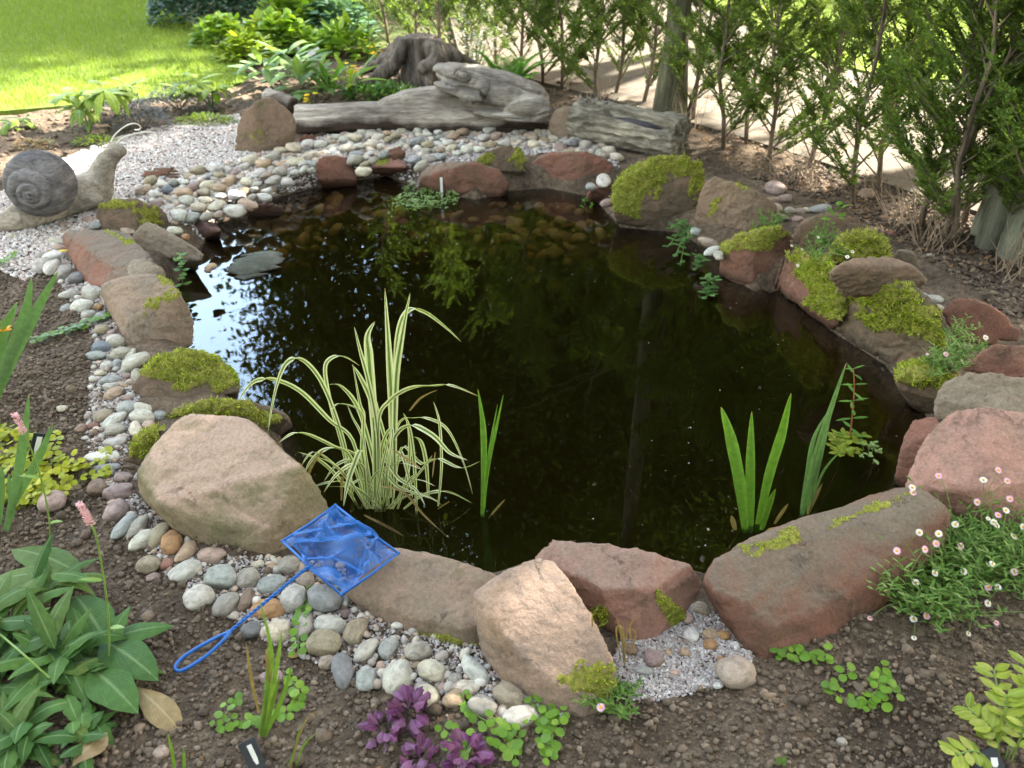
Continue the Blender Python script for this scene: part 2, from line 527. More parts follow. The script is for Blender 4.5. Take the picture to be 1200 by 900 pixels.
def wood_mat(name, light, darkc, stretch=(2.0, 22.0, 22.0), bark=0.0, crack=0.6, under=None, uz=(-.02, .05)):
    m, t, o = newmat(name)
    tcn = N(t, 'ShaderNodeTexCoord')
    mpn = N(t, 'ShaderNodeMapping'); mpn.inputs['Scale'].default_value = stretch
    t.links.new(tcn.outputs['Object'], mpn.inputs['Vector'])
    n1 = noise_node(t, mpn.outputs['Vector'], 1.6, 9, 0.68, 0.5)
    r1 = ramp_node(t, [(0.30, darkc), (0.5, tuple(0.5 * (a + b) for a, b in zip(light, darkc))), (0.66, light)])
    t.links.new(n1.outputs['Fac'], r1.inputs['Fac'])
    n2 = noise_node(t, tcn.outputs['Object'], 3.5, 5, 0.6)
    r2 = ramp_node(t, [(0.35, 0.6), (0.65, 1.15)]); t.links.new(n2.outputs['Fac'], r2.inputs['Fac'])
    c = mixc(t, 1.0, r1.outputs['Color'], r2.outputs['Color'], 'MULTIPLY')
    nf = noise_node(t, mpn.outputs['Vector'], 9.0, 8, 0.75); rf = ramp_node(t, [(0.34, 0.45), (0.5, 1.0), (0.68, 1.35)]); t.links.new(nf.outputs['Fac'], rf.inputs['Fac'])
    c = mixc(t, 0.85, c, rf.outputs['Color'], 'MULTIPLY')
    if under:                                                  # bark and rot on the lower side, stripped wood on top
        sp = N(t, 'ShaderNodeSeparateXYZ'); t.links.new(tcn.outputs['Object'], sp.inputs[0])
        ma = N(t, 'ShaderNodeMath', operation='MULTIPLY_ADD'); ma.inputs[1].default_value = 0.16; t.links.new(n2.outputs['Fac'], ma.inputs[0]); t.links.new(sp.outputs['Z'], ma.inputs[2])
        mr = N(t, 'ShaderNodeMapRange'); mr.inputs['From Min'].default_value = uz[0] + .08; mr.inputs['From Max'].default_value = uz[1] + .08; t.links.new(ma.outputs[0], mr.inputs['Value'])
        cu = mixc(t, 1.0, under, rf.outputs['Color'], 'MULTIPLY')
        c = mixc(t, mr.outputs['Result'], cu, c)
    n3 = noise_node(t, mpn.outputs['Vector'], 5.0, 6, 0.7)
    nb = bumpn(t, n1.outputs['Fac'], 0.8, 0.03 * crack + 0.004)
    nb = bumpn(t, n3.outputs['Fac'], 0.5, 0.006, nb)
    p = N(t, 'ShaderNodeBsdfPrincipled'); p.inputs['Roughness'].default_value = 0.9
    p.inputs['Specular IOR Level'].default_value = 0.2
    t.links.new(c, p.inputs['Base Color']); t.links.new(nb, p.inputs['Normal'])
    t.links.new(p.outputs['BSDF'], o.inputs['Surface'])
    return m

# ------------------------------------------------------------------ ground, pond, paths
WATER = -0.10
POND_PX = [(240,290),(262,262),(300,250),(330,232),(370,222),(420,213),(452,208),(490,225),(560,236),(600,225),(640,222),(690,232),
           (712,255),(722,268),(790,274),(838,300),(845,325),(885,345),(908,338),(970,390),(1030,428),(1062,468),(1080,492),(1050,560),
           (1045,577),(1000,594),(905,624),(850,645),(822,675),(770,662),(700,648),(640,648),(575,674),(510,657),(470,642),(385,602),
           (340,525),(336,497),(278,470),(262,425),(228,412),(225,370),(210,345),(222,318)]
POND = wpoly(POND_PX, WATER)
GRAVEL_PX = [(-40,300),(-40,235),(0,226),(60,192),(140,160),(205,146),(280,134),(300,180),(420,152),(500,148),(660,148),(720,172),
             (725,195),(640,180),(560,192),(440,210),(365,208),(310,240),(225,262),(190,262),(110,262),(80,280),(45,320),(30,330)]
GRAVEL = wpoly(GRAVEL_PX)
BAND_PX = [(40,270),(110,262),(120,330),(150,420),(165,470),(140,560),(160,580),(240,650),(400,660),(440,700),(600,770),(660,840),(640,850),
           (560,835),(420,800),(300,745),(200,680),(130,600),(100,520),(110,400),(70,330)]
BAND = wpoly(BAND_PX)
PATCH_PX = [(730,740),(770,730),(810,705),(840,720),(885,770),(862,798),(815,812),(772,822),(735,822),(712,795)]
PATCH = wpoly(PATCH_PX)
LAWN_PX = [(-150,146),(0,134),(60,129),(120,123),(200,117),(262,108),(291,97),(285,82),(262,60),(236,42),(212,22),(188,0),(165,-25),(140,-60),(-500,-60)]
LAWN = wpoly(LAWN_PX)
PATH_PX = [(540,72),(640,100),(720,120),(850,158),(960,192),(1060,226),(1200,268),(1420,330),(1500,150),(1200,104),(1040,96),(960,76),(880,36),(800,0),(700,-14),(520,-6)]
PATH = wpoly(PATH_PX)
FARLAWN_PX = [(700,-16),(800,-2),(880,34),(960,74),(1040,94),(1200,102),(1500,148),(2300,150),(2300,-70),(640,-70)]
FARLAWN = wpoly(FARLAWN_PX)

def gh(x, y):
    """height of the soil and the pond basin"""
    x = np.atleast_1d(np.asarray(x, float)); y = np.atleast_1d(np.asarray(y, float))
    ins = inpoly(x, y, POND)
    d = polydist(x, y, POND)
    shelf = np.clip((y - 3.55) / 0.5, 0, 1)
    inner = WATER - np.minimum(0.85, (2.6 * d) * (1 - shelf) + shelf * (0.045 + 0.13 * d + 1.6 * np.maximum(0, d - 0.42)))
    inner += 0.03 * fbm(x * 5, y * 5, 3)
    t = np.clip(d / 0.11, 0, 1)
    outer = WATER - 0.015 + (0.115) * t * t * (3 - 2 * t)
    smooth = (inpoly(x, y, GRAVEL) | inpoly(x, y, PATCH) | inpoly(x, y, BAND))
    amp = np.where(smooth, 0.25, 1.0) * np.clip(d / 0.25, 0.15, 1)
    outer += amp * (0.055 * fbm(x * 4.2, y * 4.2, 11, 3) + 0.034 * fbm(x * 17, y * 17, 21, 3) + 0.012 * fbm(x * 60, y * 60, 31, 2))
    return np.where(ins, inner, outer)
def gz(p): return float(gh(p[0], p[1])[0])
def on(px, py, lift=0.0):
    p = at(px, py, 0.0)
    for _ in range(2):
        p = at(px, py, gz(p))
    p.z += lift
    return p

# soil and basin: one fine sheet
x0, x1, y0, y1, st = -4.6, 4.0, 0.35, 8.0, 0.0185
xs = np.arange(x0, x1 + st, st); ys = np.arange(y0, y1 + st, st)
X, Y = np.meshgrid(xs, ys)
Z = gh(X.ravel(), Y.ravel())
nx, ny = len(xs), len(ys)
ii, jj = np.meshgrid(np.arange(nx - 1), np.arange(ny - 1))
a = (jj * nx + ii).ravel()
Fq = np.stack([a, a + 1, a + nx + 1, a + nx], 1)
me = npmesh('soil_ground', np.stack([X.ravel(), Y.ravel(), Z], 1), Fq, True)

m_soil, t, o = newmat('garden_soil')
tcn = N(t, 'ShaderNodeTexCoord'); v = tcn.outputs['Object']
n1 = noise_node(t, v, 3.0, 6, 0.6); n2 = noise_node(t, v, 38.0, 8, 0.7); n3 = noise_node(t, v, 160.0, 6, 0.7)
r1 = ramp_node(t, [(0.30, (0.048, 0.036, 0.026)), (0.52, (0.118, 0.087, 0.062)), (0.75, (0.21, 0.158, 0.114))]); t.links.new(n2.outputs['Fac'], r1.inputs['Fac'])
r2 = ramp_node(t, [(0.38, 0.58), (0.62, 1.3)]); t.links.new(n1.outputs['Fac'], r2.inputs['Fac'])
c = mixc(t, 1.0, r1.outputs['Color'], r2.outputs['Color'], 'MULTIPLY')
r3 = ramp_node(t, [(0.30, 0.6), (0.7, 1.35)]); t.links.new(n3.outputs['Fac'], r3.inputs['Fac'])
c = mixc(t, 1.0, c, r3.outputs['Color'], 'MULTIPLY')
# the silt of the pond basin: brown green
sp = N(t, 'ShaderNodeSeparateXYZ'); t.links.new(v, sp.inputs[0])
rz = ramp_node(t, [(0.0, 1.0), (1.0, 0.0)])
mr = N(t, 'ShaderNodeMapRange'); mr.inputs['From Min'].default_value = -0.20; mr.inputs['From Max'].default_value = -0.11
t.links.new(sp.outputs['Z'], mr.inputs['Value']); t.links.new(mr.outputs['Result'], rz.inputs['Fac'])
silt = ramp_node(t, [(0.35, (0.05, 0.036, 0.013)), (0.7, (0.19, 0.12, 0.04))]); n5 = noise_node(t, v, 6.0, 6); t.links.new(n5.outputs['Fac'], silt.inputs['Fac'])
c = mixc(t, rz.outputs['Color'], c, silt.outputs['Color'])
nb = bumpn(t, n2.outputs['Fac'], 0.9, 0.02); nb = bumpn(t, n3.outputs['Fac'], 0.7, 0.006, nb)
p = N(t, 'ShaderNodeBsdfPrincipled'); p.inputs['Roughness'].default_value = 0.95; p.inputs['Specular IOR Level'].default_value = 0.15
t.links.new(c, p.inputs['Base Color']); t.links.new(nb, p.inputs['Normal']); t.links.new(p.outputs['BSDF'], o.inputs['Surface'])
tag(link('soil_ground', me, m_soil), kind='structure')

# the ground beyond, out to the horizon (a ring round the fine sheet)
m_turf = plain('far_turf', (0.055, 0.075, 0.022), 0.95, 0.1, 0.45, 0.8)
big = 400.0; e = 0.06
ring = [(-big, -big), (big, -big), (big, big), (-big, big), (x0 + e, y0 + e), (x1 - e, y0 + e), (x1 - e, y1 - e), (x0 + e, y1 - e)]
me = bpy.data.meshes.new('ground')
me.from_pydata([(a_, b_, -0.045) for a_, b_ in ring], [], [(0, 1, 5, 4), (1, 2, 6, 5), (2, 3, 7, 6), (3, 0, 4, 7)])
tag(link('ground', me, m_turf), kind='structure')

def sheet(name, poly, z, mat, thick=0.0):
    bm = bmesh.new()
    vs = [bm.verts.new((q[0], q[1], z)) for q in poly]
    f = bm.faces.new(vs)
    if f.normal.z < 0: f.normal_flip()
    if thick:
        r = bmesh.ops.extrude_face_region(bm, geom=[f])
        for g in r['geom']:
            if isinstance(g, bmesh.types.BMVert): g.co.z -= thick
        bmesh.ops.recalc_face_normals(bm, faces=bm.faces)
    bmesh.ops.triangulate(bm, faces=[q for q in bm.faces if len(q.verts) > 4])
    me = bpy.data.meshes.new(name); bm.to_mesh(me); bm.free()
    return tag(link(name, me, mat), kind='structure')
m_lawn = plain('lawn_turf', (0.11, 0.155, 0.028), 0.9, 0.1, 0.3, 40)
sheet('lawn', LAWN, 0.022, m_lawn, 0.12)
sheet('far_lawn', FARLAWN, 0.028, m_lawn, 0.12)
# flagged path behind the hedge
m_path, t, o = newmat('path_flags')
tcn = N(t, 'ShaderNodeTexCoord')
nz = noise_node(t, tcn.outputs['Object'], 2.5, 3)
vm = N(t, 'ShaderNodeVectorMath', operation='MULTIPLY_ADD'); vm.inputs[1].default_value = (0.18, 0.18, 0); t.links.new(nz.outputs['Color'], vm.inputs[0]); t.links.new(tcn.outputs['Object'], vm.inputs[2])
mpn = N(t, 'ShaderNodeMapping'); mpn.inputs['Rotation'].default_value = (0, 0, R(-52)); t.links.new(vm.outputs[0], mpn.inputs['Vector'])
bk = N(t, 'ShaderNodeTexBrick', Scale=1.0); bk.inputs['Brick Width'].default_value = 0.42; bk.inputs['Row Height'].default_value = 0.22
bk.inputs['Mortar Size'].default_value = 0.012; bk.inputs['Color1'].default_value = (0.088, 0.066, 0.042, 1); bk.inputs['Color2'].default_value = (0.066, 0.050, 0.033, 1); bk.inputs['Mortar'].default_value = (0.035, 0.029, 0.022, 1)
t.links.new(mpn.outputs['Vector'], bk.inputs['Vector'])
n2 = noise_node(t, tcn.outputs['Object'], 25, 6); r2 = ramp_node(t, [(0.3, 0.75), (0.7, 1.2)]); t.links.new(n2.outputs['Fac'], r2.inputs['Fac'])
c = mixc(t, 1.0, bk.outputs['Color'], r2.outputs['Color'], 'MULTIPLY')
p = N(t, 'ShaderNodeBsdfPrincipled'); p.inputs['Roughness'].default_value = 0.9
nb = bumpn(t, bk.outputs['Fac'], -0.6, 0.01); nb = bumpn(t, n2.outputs['Fac'], 0.4, 0.008, nb)
t.links.new(c, p.inputs['Base Color']); t.links.new(nb, p.inputs['Normal']); t.links.new(p.outputs['BSDF'], o.inputs['Surface'])
sheet('path', PATH, 0.017, m_path, 0.12)

# water: a closed body over the basin, tinted by depth
m_water, t, o = newmat('pond_water')
tcn = N(t, 'ShaderNodeTexCoord')
wn = noise_node(t, tcn.outputs['Object'], 3.0, 3, 0.5)
wb = bumpn(t, wn.outputs['Fac'], 0.035, 0.02)
fr = N(t, 'ShaderNodeFresnel', IOR=1.46); t.links.new(wb, fr.inputs['Normal'])
gl = N(t, 'ShaderNodeBsdfGlossy', Roughness=0.0); gl.inputs['Color'].default_value = (.30, .30, .30, 1)
fk = N(t, 'ShaderNodeMath', operation='MULTIPLY', use_clamp=True); fk.inputs[1].default_value = 3.3; t.links.new(fr.outputs[0], fk.inputs[0]); t.links.new(wb, gl.inputs['Normal'])
tr = N(t, 'ShaderNodeBsdfTransparent')
ms = N(t, 'ShaderNodeMixShader'); t.links.new(fk.outputs[0], ms.inputs[0]); t.links.new(tr.outputs[0], ms.inputs[1]); t.links.new(gl.outputs[0], ms.inputs[2])
t.links.new(ms.outputs[0], o.inputs['Surface'])
va = N(t, 'ShaderNodeVolumeAbsorption', Density=10.0); va.inputs['Color'].default_value = (0.60, 0.50, 0.10, 1)
vs_ = N(t, 'ShaderNodeVolumeScatter', Density=0.5); vs_.inputs['Color'].default_value = (0.55, 0.50, 0.16, 1)
ad_ = N(t, 'ShaderNodeAddShader'); t.links.new(va.outputs[0], ad_.inputs[0]); t.links.new(vs_.outputs[0], ad_.inputs[1])
t.links.new(ad_.outputs[0], o.inputs['Volume'])
cx = sum(q[0] for q in POND) / len(POND); cy = sum(q[1] for q in POND) / len(POND)
wide = []
for q in POND:
    dx, dy = q[0] - cx, q[1] - cy; L = math.hypot(dx, dy)
    wide.append((q[0] + dx / L * 0.07, q[1] + dy / L * 0.07))
bm = bmesh.new()
f = bm.faces.new([bm.verts.new((q[0], q[1], WATER)) for q in wide])
if f.normal.z < 0: f.normal_flip()
r = bmesh.ops.extrude_face_region(bm, geom=[f])
for g in r['geom']:
    if isinstance(g, bmesh.types.BMVert): g.co.z -= 1.1
bmesh.ops.recalc_face_normals(bm, faces=bm.faces)
bmesh.ops.triangulate(bm, faces=[q for q in bm.faces if len(q.verts) > 4])
me = bpy.data.meshes.new('pond_water'); bm.to_mesh(me); bm.free()
tag(link('pond_water', me, m_water), kind='structure')

# ------------------------------------------------------------------ scattered stuff
def ico(sub):
    bm = bmesh.new(); bmesh.ops.create_icosphere(bm, subdivisions=sub, radius=1.0)
    bm.verts.ensure_lookup_table()
    V = np.array([tuple(q.co) for q in bm.verts]); Fc = np.array([[l.index for l in f.verts] for f in bm.faces]); bm.free()
    return V, Fc
def scatter(name, P, size, tmpl, squash=(0.7, 1.0), jitter=0.25, smooth=True, g=rng):
    TV, TF = tmpl; n = len(P); k = len(TV)
    S = np.stack([size * g.uniform(0.7, 1.35, n), size * g.uniform(0.7, 1.35, n), size * g.uniform(*squash, n)], 1)
    V = TV[None] * (1 + g.normal(0, jitter, (n, k, 1))) * S[:, None, :]
    th = g.uniform(0, 2 * np.pi, n); ca, sa = np.cos(th)[:, None], np.sin(th)[:, None]
    tl = g.normal(0, 0.35, (n, 1))
    x, y, z = V[..., 0], V[..., 1], V[..., 2]
    y, z = y * np.cos(tl) - z * np.sin(tl), y * np.sin(tl) + z * np.cos(tl)
    V = np.stack([x * ca - y * sa, x * sa + y * ca, z], 2) + P[:, None, :]
    Fc = (TF[None] + (np.arange(n) * k)[:, None, None]).reshape(-1, 3)
    return npmesh(name, V.reshape(-1, 3), Fc, smooth)
def fill_px(poly, n, g=rng, keep=None):
    """n points on the ground inside a world polygon, denser the nearer they are"""
    P = np.array(poly); lo, hi = P.min(0), P.max(0)
    xs, ys = [], []
    while sum(map(len, xs)) < n:
        x = g.uniform(lo[0], hi[0], 6 * n); y = g.uniform(lo[1], hi[1], 6 * n)
        ok = inpoly(x, y, poly)
        if keep is not None: ok &= keep(x, y)
        xs.append(x[ok]); ys.append(y[ok])
        if sum(map(len, xs)) == 0: break
    x = np.concatenate(xs)[:n]; y = np.concatenate(ys)[:n]
    return x, y
OCT = (np.array([[1, 0, 0], [-1, 0, 0], [0, 1, 0], [0, -1, 0], [0, 0, 1], [0, 0, -1.0]]),
       np.array([[0, 2, 4], [2, 1, 4], [1, 3, 4], [3, 0, 4], [2, 0, 5], [1, 2, 5], [3, 1, 5], [0, 3, 5]]))
ICO1 = ico(1); ICO2 = ico(2)

m_clod = island_mat('soil_crumb', [(0.062, 0.046, 0.034), (0.102, 0.076, 0.056), (0.155, 0.117, 0.086), (0.088, 0.066, 0.049), (0.12, 0.09, 0.066), (0.20, 0.15, 0.11)], 0.97, 120, 0.7, 0.006)
def soilkeep(x, y):
    return ~inpoly(x, y, POND) & (polydist(x, y, POND) > 0.08) & ~inpoly(x, y, GRAVEL) & ~inpoly(x, y, PATCH)
SOIL_NEAR = wpoly([(-60, 940), (-60, 420), (120, 420), (160, 600), (420, 700), (640, 860), (900, 770), (1010, 720), (1260, 690), (1260, 940)])
SOIL_MID = wpoly([(-80, 300), (60, 270), (130, 420), (150, 560), (-80, 560)])
SOIL_RIGHT = wpoly([(880, 210), (960, 180), (1240, 280), (1260, 420), (1180, 370), (1080, 300), (980, 245)])
SOIL_BACK = wpoly([(-100, 150), (280, 108), (300, 60), (200, 0), (480, 0), (700, 110), (640, 150), (345, 130), (275, 132), (200, 146), (0, 225), (-100, 260)])
parts_ = []
for poly, n, s0, s1 in ((SOIL_NEAR, 30000, 0.0013, 0.0088), (SOIL_NEAR, 260, 0.008, 0.018), (SOIL_MID, 11000, 0.0018, 0.0085), (SOIL_MID, 60, 0.008, 0.016), (SOIL_RIGHT, 4200, 0.004, 0.014), (SOIL_BACK, 5200, 0.005, 0.02)):
    x, y = fill_px(poly, n, keep=soilkeep)
    s = s0 + (s1 - s0) * rng.uniform(0, 1, n) ** 3.6
    parts_.append((np.stack([x, y, gh(x, y) + s * 0.3], 1), s))
P = np.concatenate([q[0] for q in parts_]); S = np.concatenate([q[1] for q in parts_])
tag(link('soil_crumbs', scatter('soil_crumbs', P, S, ICO1, (0.5, 0.95), 0.17, True), m_clod), kind='stuff')

m_gravel = island_mat('pale_gravel', [(0.40, 0.385, 0.37), (0.23, 0.20, 0.195), (0.32, 0.265, 0.25), (0.50, 0.485, 0.47), (0.18, 0.16, 0.16), (0.36, 0.34, 0.34), (0.27, 0.195, 0.175), (0.44, 0.435, 0.44)], 0.8, 200, 0.2, 0.002)
m_gwhite = island_mat('white_gravel', [(0.56, 0.54, 0.51), (0.33, 0.28, 0.27), (0.46, 0.38, 0.35), (0.68, 0.66, 0.63), (0.26, 0.23, 0.225), (0.52, 0.49, 0.48), (0.38, 0.28, 0.25), (0.62, 0.61, 0.60)], 0.8, 200, 0.2, 0.002)
m_gbase = plain('gravel_bed', (0.30, 0.27, 0.255), 0.9, 0.2, 0.5, 160)
def gravel(name, poly, n, s0, s1, keep, mat=None):
    x, y = fill_px(poly, n, keep=keep)
    s = rng.uniform(s0, s1, n)
    P = np.stack([x, y, gh(x, y) + s * rng.uniform(0.2, 0.9, n)], 1)
    return tag(link(name, scatter(name, P, s, OCT, (0.5, 0.9), 0.2, False), mat or m_gravel), kind='stuff')
GRAVEL_L = wpoly([(-40,300),(-40,236),(0,226),(60,192),(140,160),(205,146),(280,134),(300,180),(350,172),(380,190),(310,240),(225,262),(190,262),(110,262),(80,280),(45,320),(30,330)])
outpond = lambda x, y: ~inpoly(x, y, POND) & (polydist(x, y, POND) > 0.03)
gravel('pale_gravel', GRAVEL_L, 26000, 0.005, 0.0105, outpond, m_gwhite)
gravel('pale_gravel', PATCH, 5200, 0.0022, 0.0052, outpond, m_gravel)
gravel('mixed_gravel', BAND, 14000, 0.002, 0.0062, outpond)
gravel('mixed_gravel', GRAVEL, 9000, 0.006, 0.013, lambda x, y: outpond(x, y) & ~inpoly(x, y, GRAVEL_L))
m_peb = island_mat('small_pebble', [(0.42, 0.38, 0.31), (0.25, 0.24, 0.22), (0.36, 0.26, 0.19), (0.48, 0.45, 0.40), (0.20, 0.15, 0.125), (0.33, 0.32, 0.30), (0.40, 0.31, 0.24)], 0.75, 90, 0.2, 0.003)
def pebbles(poly, n, s0, s1, keep):
    x, y = fill_px(poly, n, keep=keep); s = s0 + (s1 - s0) * rng.uniform(0, 1, n) ** 1.8
    tag(link('small_pebbles', scatter('small_pebbles', np.stack([x, y, gh(x, y) + s * .5], 1), s, ICO2, (0.5, 0.8), 0.03), m_peb), kind='stuff')
DRIFTW = wpoly([(168,222),(186,208),(235,200),(300,184),(350,172),(420,154),(560,154),(640,150),(705,170),(726,186),(706,194),(640,178),(585,170),(512,190),(440,186),(366,204),(312,234),(262,258),(205,254),(170,234)])
pebbles(DRIFTW, 1500, 0.009, 0.026, outpond)
pebbles(BAND, 900, 0.005, 0.014, outpond)
# amber stones lying on the shallow shelf under the water
SHELF = wpoly([(300, 240), (420, 214), (500, 228), (600, 228), (700, 236), (716, 262), (640, 300), (480, 290), (340, 300), (260, 300)], WATER)
x, y = fill_px(SHELF, 260, keep=lambda x, y: inpoly(x, y, POND))
s = rng.uniform(0.012, 0.045, 260)
m_under = island_mat('drowned_stone', [(0.30, 0.17, 0.07), (0.42, 0.30, 0.16), (0.20, 0.11, 0.05), (0.36, 0.20, 0.09), (0.45, 0.36, 0.24)], 0.7, 60, 0.3, 0.004)
tag(link('drowned_stones', scatter('drowned_stones', np.stack([x, y, gh(x, y) + s * 0.2], 1), s, ICO2, (0.4, 0.7), 0.04), m_under), kind='stuff')
# specks afloat on the water
x, y = fill_px(POND, 1500)
k_ = fbm(x * 2.2, y * 2.2, 91, 3) + rng.uniform(-.1, .12, 1500) > 0.06
x, y = x[k_], y[k_]; ns_ = len(x)
s = 0.0008 + 0.0026 * rng.uniform(0, 1, ns_) ** 4
m_speck = island_mat('floating_speck', [(0.30, 0.29, 0.24), (0.2, 0.18, 0.11), (0.38, 0.37, 0.34), (0.16, 0.16, 0.06)], 0.8, 50, 0)
tag(link('floating_specks', scatter('floating_specks', np.stack([x, y, np.full(ns_, WATER + 0.0012)], 1), s, OCT, (0.2, 0.3), 0.2, False), m_speck), kind='stuff')
# leaf litter under the hedge
LITTER = wpoly([(640, 118), (760, 128), (900, 172), (1010, 232), (1150, 290), (1220, 330), (1100, 318), (960, 240), (850, 200), (820, 168), (640, 128)])
x, y = fill_px(LITTER, 1500)
def flakes(name, P, L, g=rng, tilt=0.5):
    n = len(P)
    th = g.uniform(0, 2 * np.pi, n)
    d = np.stack([np.cos(th), np.sin(th), g.normal(0, tilt, n)], 1); d /= np.linalg.norm(d, axis=1)[:, None]
    sd = np.stack([-np.sin(th), np.cos(th), g.normal(0, tilt, n)], 1); sd /= np.linalg.norm(sd, axis=1)[:, None]
    L = L[:, None]
    V = np.stack([P - d * L * 0.5, P + sd * L * 0.27 + d * L * 0.02, P + d * L * 0.5, P - sd * L * 0.27 + d * L * 0.02], 1)
    return npmesh(name, V.reshape(-1, 3), np.arange(4 * n).reshape(n, 4), False)
m_litter = leaf_mat('dead_leaf', [(0.17, 0.092, 0.045), (0.12, 0.075, 0.045), (0.23, 0.14, 0.075), (0.085, 0.06, 0.043), (0.19, 0.14, 0.095)], 0.2, 0.7)
tag(link('leaf_litter', flakes('leaf_litter', np.stack([x, y, gh(x, y) + 0.012], 1), rng.uniform(0.010, 0.034, 1500)), m_litter), kind='stuff')
x, y = fill_px(SOIL_NEAR, 900, keep=soilkeep)
tag(link('bark_crumbs', flakes('bark_crumbs', np.stack([x, y, gh(x, y) + 0.004], 1), rng.uniform(0.004, 0.014, 900)), m_litter), kind='stuff')
# bark chippings on the right hand bed
x, y = fill_px(SOIL_RIGHT, 1800, keep=soilkeep)
m_chip = island_mat('bark_chip', [(0.03, 0.024, 0.02), (0.06, 0.045, 0.035), (0.10, 0.075, 0.06), (0.04, 0.03, 0.026)], 0.9, 60, 0.3)
tag(link('bark_chips', flakes('bark_chips', np.stack([x, y, gh(x, y) + 0.008], 1), rng.uniform(0.012, 0.04, 1800)), m_chip), kind='stuff')

# grass blades
def grass(name, poly, n, z, h0, h1, w, mat, keep=None, g=rng):
    x, y = fill_px(poly, n, g, keep)
    h = g.uniform(h0, h1, n); th = g.uniform(0, 2 * np.pi, n)
    lean = g.normal(0, 0.45, (n, 2)) * h[:, None]
    b = np.stack([x, y, np.full(n, z)], 1)
    sd = np.stack([np.cos(th), np.sin(th), np.zeros(n)], 1) * (w * g.uniform(0.6, 1.2, n))[:, None]
    tip = b + np.stack([lean[:, 0], lean[:, 1], h], 1)
    mid = b + np.stack([lean[:, 0] * 0.3, lean[:, 1] * 0.3, h * 0.6], 1)
    V = np.stack([b - sd, b + sd, mid + sd * 0.7, tip, mid - sd * 0.7], 1).reshape(-1, 3)
    k = np.arange(n)[:, None] * 5
    return tag(link(name, npmesh(name, V, np.concatenate([k + [0, 1, 2], k + [0, 2, 4], k + [4, 2, 3]]), False), mat), kind='stuff')
m_grass = leaf_mat('lawn_grass', [(0.15, 0.21, 0.035), (0.18, 0.245, 0.04), (0.12, 0.18, 0.03), (0.21, 0.25, 0.055)], 0.4, 0.55)
near_lawn = lambda x, y: (x > -9) & (y < 13)
grass('lawn_grass', LAWN, 85000, 0.02, 0.025, 0.055, 0.0026, m_grass, near_lawn)
grass('lawn_grass', FARLAWN, 30000, 0.026, 0.03, 0.07, 0.004, m_grass, lambda x, y: (x < 9) & (y < 14))

# ------------------------------------------------------------------ rocks round the pond
MATS = {
    'pink':   rock_mat('pink_sandstone', (0.34, 0.185, 0.145), (0.26, 0.155, 0.12), green=0.2, pale=0.45, palecol=(0.37, 0.25, 0.20)),
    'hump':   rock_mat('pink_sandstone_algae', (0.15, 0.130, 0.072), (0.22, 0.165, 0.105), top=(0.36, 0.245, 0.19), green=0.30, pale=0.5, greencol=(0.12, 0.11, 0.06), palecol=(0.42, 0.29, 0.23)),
    'red':    rock_mat('red_sandstone', (0.175, 0.080, 0.055), (0.135, 0.072, 0.050), green=0.24, pale=0.08),
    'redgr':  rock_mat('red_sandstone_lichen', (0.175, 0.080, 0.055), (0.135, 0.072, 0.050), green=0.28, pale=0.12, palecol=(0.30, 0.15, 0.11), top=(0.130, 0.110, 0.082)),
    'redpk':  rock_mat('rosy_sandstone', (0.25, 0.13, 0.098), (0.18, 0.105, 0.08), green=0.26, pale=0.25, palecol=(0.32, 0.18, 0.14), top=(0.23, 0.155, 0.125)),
    'brown':  rock_mat('brown_sandstone', (0.19, 0.125, 0.088), (0.15, 0.105, 0.074), green=0.32, pale=0.2, palecol=(0.27, 0.18, 0.13)),
    'grey':   rock_mat('grey_brown_stone', (0.205, 0.165, 0.125), (0.165, 0.125, 0.09), green=0.30, pale=0.35, palecol=(0.30, 0.26, 0.21)),
    'greygr': rock_mat('grey_green_stone', (0.15, 0.10, 0.07), (0.10, 0.076, 0.05), green=0.40, pale=0.22, palecol=(0.24, 0.19, 0.15)),
    'ochre':  rock_mat('sun_patched_sandstone', (0.29, 0.20, 0.15), (0.21, 0.155, 0.125), green=0.18, pale=0.62, palecol=(0.46, 0.29, 0.15)),  # ochre patch colour paints the sun patches on the leaning slab
    'slab':   rock_mat('tan_sandstone', (0.235, 0.165, 0.12), (0.175, 0.135, 0.10), green=0.30, pale=0.32, palecol=(0.29, 0.21, 0.155)),
    'wet':    rock_mat('wet_red_stone', (0.10, 0.042, 0.03), (0.07, 0.04, 0.028), green=0.1, pale=0.05, wet=0.8),
    'sunk':   rock_mat('algae_grey_stone', (0.13, 0.13, 0.115), (0.09, 0.10, 0.08), green=0.4, pale=0.35, palecol=(0.28, 0.29, 0.27)),
}
m_moss = leaf_mat('moss', [(0.22, 0.30, 0.028), (0.31, 0.38, 0.038), (0.40, 0.44, 0.06), (0.12, 0.17, 0.022), (0.28, 0.27, 0.08)], 0.3, 0.8, spec=0.1)
m_mossbed = plain('moss_cushion', (0.17, 0.165, 0.04), 0.95, 0.05, 0.5, 70)

def hull2(P):
    P = sorted(set((float(a), float(b)) for a, b in P))
    def half(P):
        h = []
        for p in P:
            while len(h) > 1 and (h[-1][0] - h[-2][0]) * (p[1] - h[-2][1]) - (h[-1][1] - h[-2][1]) * (p[0] - h[-2][0]) <= 0: h.pop()
            h.append(p)
        return h
    a, b = half(P), half(P[::-1])
    return a[:-1] + b[:-1]

